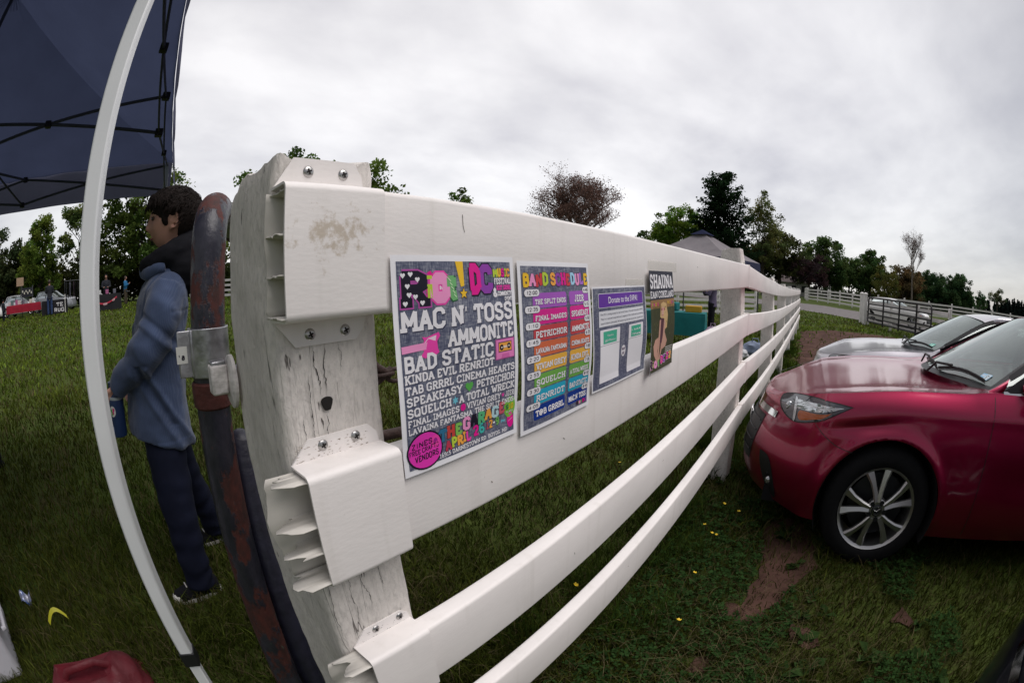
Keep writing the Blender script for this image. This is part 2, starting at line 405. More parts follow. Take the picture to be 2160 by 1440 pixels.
# buttercups
yel = mat('petal_yellow', (.75, .52, .02), .5); stemm = mat('flower_stem', (.05, .085, .02), .7)
BC = [(-.35, 2.35), (-.22, 2.28), (-.36, 2.05), (-.32, 2.0), (-.29, 2.02), (-.30, 1.62), (-1.02, 2.9), (-1.0, 2.5), (-1.12, 2.58), (-.92, 2.46), (-.95, 1.55), (-.72, 1.3), (-.24, 1.28)]
fl0 = None
for i, (bx, by) in enumerate(BC):
    if fl0 is None:
        fl0 = thing('buttercup', 'small yellow buttercup in the grass by the white fence', 'flower', group='yellow buttercups in the grass by the fence')
        mb = MB()
        for k in range(5):
            a = k * 1.2566; c, s_ = math.cos(a), math.sin(a)
            mb.add([(0, 0, .10), (c * .009 - s_ * .006, s_ * .009 + c * .006, .105), (c * .014, s_ * .014, .109), (c * .009 + s_ * .006, s_ * .009 - c * .006, .105)], [(0, 1, 2, 3)])
        mb.build('blossom', yel, fl0)
        MB().tube([(0, 0, 0), (.004, 0, .05), (0, 0, .1)], .0012, 5).build('stem', stemm, fl0)
        f = fl0
    else: f = copy_tree(fl0)
    f.location = (bx, by, float(g(bx, by))); f.rotation_euler = (rng.uniform(-.3, .3), rng.uniform(-.3, .3), rng.uniform(0, 6)); sq = rng.uniform(.55, .85); f.scale = (sq, sq, sq)
# ---------------------------------------------------------------- white board fence
def paint_mat(name, base, crack, wood=(.25, .21, .175), grime=.5):
    m = bpy.data.materials.new(name); m.use_nodes = True
    t = m.node_tree; b = t.nodes['Principled BSDF']; L = t.links.new; b.inputs['Roughness'].default_value = .6; b.inputs['Specular IOR Level'].default_value = .3
    co = t.nodes.new('ShaderNodeTexCoord')
    def nz(sc3, s, d=6, dist=0.0, off=(0, 0, 0), rough=.55):
        mp = t.nodes.new('ShaderNodeMapping'); L(co.outputs['Object'], mp.inputs[0]); mp.inputs['Scale'].default_value = sc3; mp.inputs['Location'].default_value = off
        q = t.nodes.new('ShaderNodeTexNoise'); L(mp.outputs[0], q.inputs[0]); q.inputs['Scale'].default_value = s; q.inputs['Detail'].default_value = d; q.inputs['Distortion'].default_value = dist; q.inputs['Roughness'].default_value = rough
        return q.outputs[0]
    def mth(op, a, b_=None, c=None):
        q = t.nodes.new('ShaderNodeMath'); q.operation = op
        for i, v in enumerate((a, b_, c)):
            if v is None: continue
            if isinstance(v, (int, float)): q.inputs[i].default_value = v
            else: L(v, q.inputs[i])
        return q.outputs[0]
    def rng_(src, a, bb, lo, hi):
        q = t.nodes.new('ShaderNodeMapRange'); q.interpolation_type = 'SMOOTHSTEP'; L(src, q.inputs[0])
        q.inputs[1].default_value = a; q.inputs[2].default_value = bb; q.inputs[3].default_value = lo; q.inputs[4].default_value = hi; return q.outputs[0]
    def mixc(f, c1, c2):
        q = t.nodes.new('ShaderNodeMix'); q.data_type = 'RGBA'; L(f, q.inputs[0])
        for i, c in ((6, c1), (7, c2)):
            if isinstance(c, tuple): q.inputs[i].default_value = (*c, 1)
            else: L(c, q.inputs[i])
        return q.outputs[2]
    def crackle(sc3, s, w_, off, gate_s, g0, g1, amp=1.0):
        c = mth('ABSOLUTE', mth('SUBTRACT', nz(sc3, s, 3, .35, off, .6), .5)); return mth('MULTIPLY', rng_(c, w_ * .35, w_, amp, 0), rng_(nz((1, 1, .6), gate_s, 4, 0, off), g0, g1, 0, 1))
    big = rng_(nz((1, 1, .5), 9, 7), .33, .70, 0, 1); fine = nz((1, 1, .5), 130, 8, 0, (2, 2, 2), .7)
    grain = rng_(nz((1, 1, .07), 240, 5, .2, (4, 1, 1)), .52, .74, 0, .40)
    k = mth('MAXIMUM', crackle((1, 1, .06), 17, .0032, (1, 5, 2), 6, .53, .61), crackle((1, 1, .10), 42, .0040, (3, 1, 2), 10, .55, .65, .6))
    k = mth('MAXIMUM', k, crackle((1, .5, .5), 24, .0022, (9, 3, 6), 5, .56, .64, .5))
    pit = rng_(nz((1, 1, .30), 62, 3, .2, (8, 8, 1)), .695, .735, 0, .9)
    chip = rng_(nz((1, 1, .42), 30, 9, .3, (2, 6, 4), .68), .655, .69, 0, .7)
    c_ = mixc(mth('MULTIPLY', big, grime), base, tuple(q * .66 for q in base))
    c_ = mixc(rng_(fine, .42, .72, 0, .55), c_, tuple(q * .55 for q in base))
    c_ = mixc(mth('MULTIPLY', grain, .38), c_, tuple(q * .45 for q in base))
    c_ = mixc(chip, c_, wood)
    c_ = mixc(mth('MULTIPLY', mth('MAXIMUM', k, pit), .85), c_, crack)
    L(c_, b.inputs['Base Color'])
    bp = t.nodes.new('ShaderNodeBump'); bp.inputs['Strength'].default_value = 1.0; bp.inputs['Distance'].default_value = .0035
    h1 = mth('ADD', mth('MULTIPLY', mth('MAXIMUM', k, pit), -1.1), mth('MULTIPLY', chip, -.55)); h2 = mth('ADD', mth('MULTIPLY', fine, .8), mth('ADD', mth('MULTIPLY', nz((1, 1, .14), 85, 8, 0, (6, 1, 3), .65), 1.0), mth('MULTIPLY', grain, -.5)))
    L(mth('ADD', h1, h2), bp.inputs['Height']); L(bp.outputs[0], b.inputs['Normal'])
    return m
post_m = paint_mat('cracked_white_paint', (.82, .765, .715), (.05, .038, .03))
def vinyl_mat(name, stain=False):
    m = mat(name, (.82, .775, .75), .42, var=.10, vscale=9, bump=.04, bscale=220, spec=.4, stretch=(1, .35, 1), detail=10)
    t = m.node_tree; L = t.links.new; b = t.nodes['Principled BSDF']   # faint rain streaks and grime
    co = t.nodes.new('ShaderNodeTexCoord'); mp = t.nodes.new('ShaderNodeMapping'); L(co.outputs['Object'], mp.inputs[0]); mp.inputs['Scale'].default_value = (1, 1, .06)
    q = t.nodes.new('ShaderNodeTexNoise'); L(mp.outputs[0], q.inputs[0]); q.inputs['Scale'].default_value = 38; q.inputs['Detail'].default_value = 6
    q2 = t.nodes.new('ShaderNodeTexNoise'); L(co.outputs['Object'], q2.inputs[0]); q2.inputs['Scale'].default_value = 160; q2.inputs['Detail'].default_value = 3
    r = t.nodes.new('ShaderNodeMapRange'); L(q.outputs[0], r.inputs[0]); r.inputs[1].default_value = .56; r.inputs[2].default_value = .80; r.inputs[4].default_value = .20
    r2_ = t.nodes.new('ShaderNodeMapRange'); L(q2.outputs[0], r2_.inputs[0]); r2_.inputs[1].default_value = .73; r2_.inputs[2].default_value = .78; r2_.inputs[4].default_value = .45
    ad = t.nodes.new('ShaderNodeMath'); ad.operation = 'MAXIMUM'; L(r.outputs[0], ad.inputs[0]); L(r2_.outputs[0], ad.inputs[1])
    mx = t.nodes.new('ShaderNodeMix'); mx.data_type = 'RGBA'; L(ad.outputs[0], mx.inputs[0]); L(b.inputs['Base Color'].links[0].from_socket, mx.inputs[6]); mx.inputs[7].default_value = (.46, .42, .36, 1); L(mx.outputs[2], b.inputs['Base Color'])
    if stain:
        t = m.node_tree; L = t.links.new; b = t.nodes['Principled BSDF']
        co = t.nodes.new('ShaderNodeTexCoord')
        mp = t.nodes.new('ShaderNodeMapping'); L(co.outputs['Object'], mp.inputs[0]); mp.inputs['Location'].default_value = (0, -.222, -.052)
        gr = t.nodes.new('ShaderNodeMapping'); L(mp.outputs[0], gr.inputs[0]); gr.inputs['Scale'].default_value = (0, 19, 34)
        ln = t.nodes.new('ShaderNodeVectorMath'); ln.operation = 'LENGTH'; L(gr.outputs[0], ln.inputs[0])
        nn = t.nodes.new('ShaderNodeTexNoise'); L(co.outputs['Object'], nn.inputs[0]); nn.inputs['Scale'].default_value = 75; nn.inputs['Detail'].default_value = 7; nn.inputs['Roughness'].default_value = .65
        ad = t.nodes.new('ShaderNodeMath'); ad.operation = 'MULTIPLY_ADD'; L(ln.outputs['Value'], ad.inputs[0]); ad.inputs[1].default_value = -.20; L(nn.outputs[0], ad.inputs[2])
        mr_ = t.nodes.new('ShaderNodeMapRange'); L(ad.outputs[0], mr_.inputs[0]); mr_.inputs[1].default_value = .36; mr_.inputs[2].default_value = .50; mr_.inputs[4].default_value = .62
        mx = t.nodes.new('ShaderNodeMix'); mx.data_type = 'RGBA'; L(mr_.outputs[0], mx.inputs[0]); L(b.inputs['Base Color'].links[0].from_socket, mx.inputs[6]); mx.inputs[7].default_value = (.40, .31, .20, 1)
        L(mx.outputs[2], b.inputs['Base Color'])
    return m
vinyl = vinyl_mat('white_vinyl'); vinyl_st = vinyl_mat('white_vinyl_stained', True)
inner_m = mat('vinyl_inside', (.62, .585, .53), .6, var=.12, vscale=20)
steel = mat('zinc_screw', (.45, .44, .43), .32, metal=1, var=.2, vscale=200)
darkm = mat('dark_hole', (.012, .010, .009), .9)
fence = thing('board_fence', 'white four rail board fence running from the cracked wooden end post towards the dirt lane', 'fence')
fm = Matrix(RFENCE).to_4x4(); fm.translation = (0, 0, H); fence.matrix_world = fm
PY = [.238, 2.86, 5.25, 7.65, 10.05, 12.45, 14.85, 17.2]
DROP = [0, -.012, -.125, -.20, -.255, -.305, -.35, -.385]
RAILS = [(.105, -.035), (-.199, -.334), (-.505, -.637), (-.784, -.914)]
XF, TH = -.4150, .036
def gz(y): return float(g(-.5, y)) - H - .0173 * y
# end post: a thick timber, front face x=-.452
def end_post():
    prof = []
    x0, x1, y0, y1 = -.66, -.452, .168, .306
    def corner(cx_, cy_, r, a0):
        for k in range(6):
            a = R(a0 + 90 * k / 5); prof.append((cx_ + r * math.cos(a), cy_ + r * math.sin(a)))
    def edge(a, b, n_):
        for k in range(1, n_): prof.append((a[0] + (b[0] - a[0]) * k / n_, a[1] + (b[1] - a[1]) * k / n_))
    rr = .012
    corner(x1 - rr, y1 - rr, rr, 0); edge((x1 - rr, y1), (x0 + .03, y1), 8)
    corner(x0 + .03, y1 - .03, .03, 90); edge((x0, y1 - .03), (x0, y0 + .035), 5)
    corner(x0 + .035, y0 + .035, .035, 180); edge((x0 + .035, y0), (x1 - .014, y0), 14)
    corner(x1 - .014, y0 + .014, .014, 270); edge((x1, y0 + .014), (x1, y1 - rr), 12)
    zb = gz(.24) - .1; zt = .148; rows = []
    zs = list(np.linspace(zb, zt - .06, 200)) + list(np.linspace(zt - .055, zt, 14)); cxm, cym = (x0 + x1) / 2, (y0 + y1) / 2
    for i, z in enumerate(zs):
        row = []
        for (px_, py_) in prof:
            nn = mnoise.noise(Vector((px_ * 9, py_ * 9, z * 3.2))) * .004 + mnoise.noise(Vector((px_ * 30, py_ * 30, z * 17))) * .0022 + mnoise.noise(Vector((px_ * 90, py_ * 90, z * 40 + 4))) * .0010
            dx_, dy_ = px_ - cxm, py_ - cym; l = math.hypot(dx_, dy_)
            k = 1 + nn / l
            f = max(0, (z - (zt - .03)) / .03); k *= 1 - .05 * f * f
            if px_ > -.46: k2 = 1 + min(nn, .0005) / l; X = min(cxm + dx_ * k2, -.4522)
            else: X = cxm + dx_ * k
            zt_loc = 0
            if z > zt - .055:
                s_ = (z - (zt - .055)) / .055
                top = -.006 + .016 * mnoise.noise(Vector((px_ * 16, py_ * 16, 3))) + .008 * mnoise.noise(Vector((px_ * 60, py_ * 60, 1)))
                if py_ > .25 and px_ > -.5: top -= .014 * math.exp(-((py_ - .272) / .012) ** 2)
                if px_ < -.6: top -= .012
                zt_loc = top * s_
            row.append((X, cym + dy_ * k, z + zt_loc))
        rows.append(row)
    mb = MB(); mb.loft(rows)
    last = rows[-1]; o0 = len(mb.v) - len(prof)
    c0 = Vector((sum(p[0] for p in last) / len(last), sum(p[1] for p in last) / len(last), zt + .006))
    inner = []
    for sgn, fr in ((.6, .6), (.25, .25)):
        ring = [tuple(c0 + (Vector(p) - c0) * fr + Vector((0, 0, .006 * mnoise.noise(Vector(p) * 40)))) for p in last]; inner.append(ring)
    mb.loft([last] + inner); mb.v.append(tuple(c0)); ci = len(mb.v) - 1; b0 = ci - len(prof)
    for k in range(len(prof)): mb.f.append((b0 + k, b0 + (k + 1) % len(prof), ci)); mb.c.append(None)
    p = mb.build('post', post_m, fence, smooth=50)
    # bored hole and the splits above it
    hb = MB(); rows = []
    for q, (rx, zz) in enumerate(((1, .0012), (.75, .0016), (.4, .0018))):
        rows.append([(-.452 + zz, .2255 + .0075 * rx * math.cos(a) * (1 + .18 * math.sin(3 * a)), -.132 + .0095 * rx * math.sin(a) * (1 + .15 * math.cos(2 * a))) for a in np.linspace(0, 6.283, 18, endpoint=False)])
    hb.loft(rows); hb.add(rows[-1], [tuple(range(18))])
    def crack(y, z0, z1, n_, w0, seed):
        r2 = random.Random(seed); pts = []; n_ = n_ * 3; c_ = MB()
        for i in range(n_ + 1):
            y += r2.uniform(-.0009, .0009) + (r2.choice((-.0016, .0016)) if r2.random() < .12 else 0); pts.append((y, z0 + (z1 - z0) * i / n_))
        ws_ = [w0 * .55 * (.25 + r2.random()) * min(1, 4 * i / n_, 4 * (n_ - i) / n_ + .05) for i in range(n_ + 1)]
        c_.loft([[(-.4511, pts[i][0] - ws_[i], pts[i][1]), (-.4511, pts[i][0] + ws_[i], pts[i][1])] for i in range(n_ + 1)], closed=False); c_.build('split', darkm, p)
    crack(.219, -.122, -.066, 9, .0013, 1); crack(.229, -.12, -.064, 9, .0010, 2); crack(.2255, -.142, -.176, 6, .0010, 3)
    crack(.206, -.09, -.178, 12, .0008, 4); crack(.247, -.066, -.1, 6, .0006, 5); crack(.193, -.14, -.17, 5, .0006, 6); crack(.235, -.345, -.44, 12, .0009, 7)
    crack(.213, -.35, -.46, 12, .0007, 8); crack(.262, -.36, -.42, 8, .0005, 9); crack(.183, -.25, -.5, 18, .0007, 10)
    hb.build('drill_hole', darkm, p)
end_post()
for i in range(1, 8):
    y = PY[i]; zt = RAILS[0][0] + DROP[i] + .055 + (.045 if i == 1 else 0); zb = gz(y) - .15; mb = MB()
    prof = [(-.452, y - .07), (-.452, y + .07), (-.592, y + .07), (-.592, y - .07)]
    rows = []
    for z in np.linspace(zb, zt, 26):
        f = max(0, (z - zt + .02) / .02); row = []
        for q in range(4):
            a, b_ = prof[q], prof[(q + 1) % 4]
            for s in (0.04, .2, .4, .6, .8, .96):
                X, Y = a[0] + (b_[0] - a[0]) * s, a[1] + (b_[1] - a[1]) * s
                nn = .003 * mnoise.noise(Vector((X * 25, Y * 25 + i * 7, z * 5)))
                k = 1 - .14 * f * f; X = -.522 + (X + .522) * k; Y = y + (Y - y) * k
                row.append((min(X + nn, -.4523), Y + nn, z - (.01 * f if X < -.55 else 0)))
        rows.append(row)
    mb.loft(rows, cap=True); mb.build('post', post_m if i < 4 else mat('white_paint', (.70, .67, .64), .6, var=.15, vscale=12), fence, smooth=50)
# rails: one length per bay, ends butted at the posts
def rail_mesh(y0, y1, t0, b0, t1, b1, seg=18):
    mb = MB(); rows = []; r = .007
    for i in range(seg + 1):
        s = i / seg; y = y0 + (y1 - y0) * s
        t_ = t0 + (t1 - t0) * s; b_ = b0 + (b1 - b0) * s; sag = -.006 * math.sin(math.pi * s) * (1 if y1 - y0 > 1 else 0)
        t_ += sag; b_ += sag; xa, xb = XF - TH, XF
        P = []
        for (cx_, cz_, a0) in ((xb - r, t_ - r, 0), (xa + r, t_ - r, 90), (xa + r, b_ + r, 180), (xb - r, b_ + r, 270)):
            for k in range(4):
                a = R(a0 + 30 * k); P.append((cx_ + r * math.cos(a), y, cz_ + r * math.sin(a)))
        rows.append(P)
    mb.loft(rows, cap=True); return mb
for k, (t_, b_) in enumerate(RAILS):
    for i in range(7):
        y0 = PY[i] + (.0022 if i else 0); y1 = PY[i + 1] - .0022
        rail_mesh(y0, y1, t_ + DROP[i], b_ + DROP[i], t_ + DROP[i + 1], b_ + DROP[i + 1]).build('rail', vinyl, fence, smooth=35)
# last bay turns away from the lane
# mounting brackets on the end post and flat splice straps further on
def screw(parent, y, z, x=-.4495, r=.0068):
    mb = MB(); rows = []
    for q in range(6):
        a = R(90 * q / 5); rows.append([(x + .0028 * math.sin(a), y + r * math.cos(a) * math.cos(b), z + r * math.cos(a) * math.sin(b)) for b in np.linspace(0, 6.283, 18, endpoint=False)])
    mb.loft(rows)
    s = mb.build('screw', steel, parent, smooth=50)
    cr = MB()
    for rot in (.4, .4 + math.pi / 2):
        c, sn = math.cos(rot), math.sin(rot); l, w_ = r * .52, r * .15
        cr.add([(x + .00305, y + c * l - sn * w_, z + sn * l + c * w_), (x + .00305, y + c * l + sn * w_, z + sn * l - c * w_), (x + .00305, y - c * l + sn * w_, z - sn * l - c * w_), (x + .00305, y - c * l - sn * w_, z - sn * l + c * w_)], [(0, 1, 2, 3)])
        x += .0001
    cr.v = cr.v; cr.build('screw_recess', darkm, parent)
def bracket(y0, y1, t_, b_, tabs, mt):
    """U channel over the rail end with screw tabs above / below"""
    xf, xb, th = -.4055, -.4518, .0028; r = .009
    sec = []
    def arc(cx_, cz_, rr, a0, a1, n_=6):
        return [(cx_ + rr * math.cos(R(a0 + (a1 - a0) * k / n_)), cz_ + rr * math.sin(R(a0 + (a1 - a0) * k / n_))) for k in range(n_ + 1)]
    T, B_ = t_ + .004, b_ - .004
    outer = [(xb + .001, B_)] + arc(xf - r, B_ + r, r, -90, 0) + arc(xf - r, T - r, r, 0, 90) + [(xb + .001, T)]
    inner = [(xb + .001, T - th)] + arc(xf - r, T - r, r - th, 90, 0) + arc(xf - r, B_ + r, r - th, 0, -90) + [(xb + .001, B_ + th)]
    mb = MB()
    P = [(x, 0, z) for x, z in outer + inner]
    n_ = len(P)
    A = [(x, y0, z) for x, _, z in P]; Bq = [(x, y1, z) for x, _, z in P]
    mb.loft([A, Bq])
    m_ = len(outer)
    for side in (A, Bq):
        o0 = len(mb.v); mb.v.extend(side)
        for k in range(m_ - 1):
            mb.f.append((o0 + k, o0 + k + 1, o0 + n_ - 2 - k, o0 + n_ - 1 - k)); mb.c.append(None)
    o = None
    for (za, zb_) in tabs:
        up = zb_ > za; d = abs(zb_ - za); s_ = 1 if up else -1
        pts = [(y0 + .002, za), (y1 - .001, za), (y1 - .004, za + s_ * d * .55), (y1 - .016, zb_), (y0 + .026, zb_)]
        mb.prism([(-.4518, y, z) for y, z in pts], (.0026, 0, 0))
    o = mb.build('bracket', mt, fence, smooth=35)
    for (za, zb_) in tabs:
        zm = za + (zb_ - za) * .58
        screw(o, y0 + .045, zm, -.4492); screw(o, y0 + .091, zm, -.4492)
    return o
bracket(.166, .287, .101, -.031, [(.105, .142), (-.035, -.064)], vinyl_st)
b2_ = bracket(.167, .293, -.197, -.337, [(-.193, -.168)], vinyl)
b3_ = bracket(.186, .297, -.501, -.64, [(-.497, -.473)], vinyl)
def grime_flecks(par, y0_, y1_, z0_, z1_, n_, m_, seed, x_=-.4489, hor=True):
    r2 = random.Random(seed); mb = MB()
    for q in range(n_):
        y_, z_ = r2.uniform(y0_, y1_), z0_ + (z1_ - z0_) * r2.random() ** 1.8; L_, w_ = r2.uniform(.001, .006), r2.uniform(.00015, .00045)
        mb.add([(x_, y_, z_), (x_, y_ + L_ * .5, z_ - w_), (x_, y_ + L_, z_ + r2.uniform(-.0006, .0006)), (x_, y_ + L_ * .4, z_ + w_)], [(0, 1, 2, 3)])
    o_ = mb.build('grime', m_, par); o_['kind'] = 'stuff'
grime_m = mat('brown_grime', (.20, .13, .06), .9, var=.4, vscale=200)
grime_flecks(b2_, .172, .275, -.1915, -.172, 70, grime_m, 1); grime_flecks(b3_, .20, .285, -.4955, -.480, 26, mat('black_grime', (.09, .08, .075), .9), 2)
# torn hollow rail ends sticking out of the brackets
def torn(y0, y1, t_, b_, seed, jag, ribs):
    r2 = random.Random(seed); mb = MB(); xa, xb = -.4512, -.4085
    def sheet(A, B_, n_, fr=1.0):
        """strip between points A->B (x,z) with a ragged left edge"""
        Lr, Rr = [], []
        for i in range(n_ + 1):
            s = i / n_; x_ = A[0] + (B_[0] - A[0]) * s; z_ = A[1] + (B_[1] - A[1]) * s
            e = y0 + jag * fr * (.5 + .5 * math.sin(s * 7 + seed * 2.3)) * (.4 + .9 * r2.random()) + (.012 * s if fr > .9 else 0)
            Lr.append((x_ + r2.uniform(-.001, .001), e, z_ + r2.uniform(-.0015, .0015))); Rr.append((x_, y1, z_))
        mid = [tuple((Vector(a) * .5 + Vector(b) * .5) + Vector((0, 0, r2.uniform(-.0008, .0008)))) for a, b in zip(Lr, Rr)]
        mb.loft([Lr, mid, Rr], closed=False)
    sheet((xa, t_), (xb, t_), 12); sheet((xa, b_), (xb, b_), 10, .6); sheet((xa + .0008, b_), (xa + .0008, t_), 16, .45)
    for q in ribs: sheet((xa, t_ + (b_ - t_) * q), (xb, t_ + (b_ - t_) * q), 10, .8)
    o = mb.build('torn_rail_end', inner_m, fence, smooth=60)
    md = o.modifiers.new('t', 'SOLIDIFY'); md.thickness = .0016
    return o
torn(.122, .2375, -.201, -.333, 3, .034, (.40, .66))
torn(.132, .2375, -.506, -.636, 5, .034, (.42,))
torn(.160, .2375, .098, -.029, 8, .006, (.36, .68))
# splice straps and little brackets at the next posts
def rail_z(k, y):
    i = max(j for j in range(7) if PY[j] <= y + 1e-6) if y < PY[-1] else 6
    s = (y - PY[i]) / (PY[i + 1] - PY[i]); d = DROP[i] + (DROP[i + 1] - DROP[i]) * s
    return RAILS[k][0] + d, RAILS[k][1] + d
for i in (1, 2, 3):
    for k in range(4):
        t_, b_ = rail_z(k, PY[i])
        mb = MB(); y = PY[i]
        mb.box((-.4335, y + .035, (t_ + b_) / 2), (.0385, .055, t_ - b_ + .004))
        mb.prism([(-.4518, y + .012, t_ + .001), (-.4518, y + .058, t_ + .001), (-.4518, y + .052, t_ + .022), (-.4518, y + .018, t_ + .022)], (.003, 0, 0))
        o = mb.build('splice_strap', vinyl, fence, bevel=.003)
        if i == 1:
            screw(o, y + .025, t_ + .013, -.4489, .005); screw(o, y + .045, t_ + .013, -.4489, .005)
# scuffs
sc_m = mat('scuff_mark', (.10, .075, .055), .9, var=.6, vscale=300)
def scuff(pts, w0):
    mb = MB()
    for i in range(len(pts) - 1):
        a, b_ = Vector(pts[i]), Vector(pts[i + 1])
        n_ = Vector((0, -(b_ - a).z, (b_ - a).y)); n_ = n_.normalized() * w0 if n_.length > 0 else Vector((0, w0, 0))
        mb.add([a - n_, a + n_, b_ + n_, b_ - n_], [(0, 1, 2, 3)])
    return mb
for k_, (sy_, sz_, dy_, dz_) in enumerate(((.66, -.29, .006, -.004), (1.55, .04, .012, -.002), (1.9, -.25, .004, -.007), (1.25, -.56, .008, .002), (.72, -.585, .002, -.006), (1.7, -.60, .01, .002), (1.05, -.84, .006, -.002), (2.2, -.86, .008, .003), (.46, -.30, .002, -.003))):
    scuff([(-.4144, sy_, sz_), (-.4144, sy_ + dy_ * .5, sz_ + dz_ * .7), (-.4144, sy_ + dy_, sz_ + dz_)], .0007).build('scuff', sc_m, fence)
scuff([(-.4144, .4175, .085), (-.4144, .4183, .070), (-.4144, .421, .061)], .0004).build('scratch', sc_m, fence)
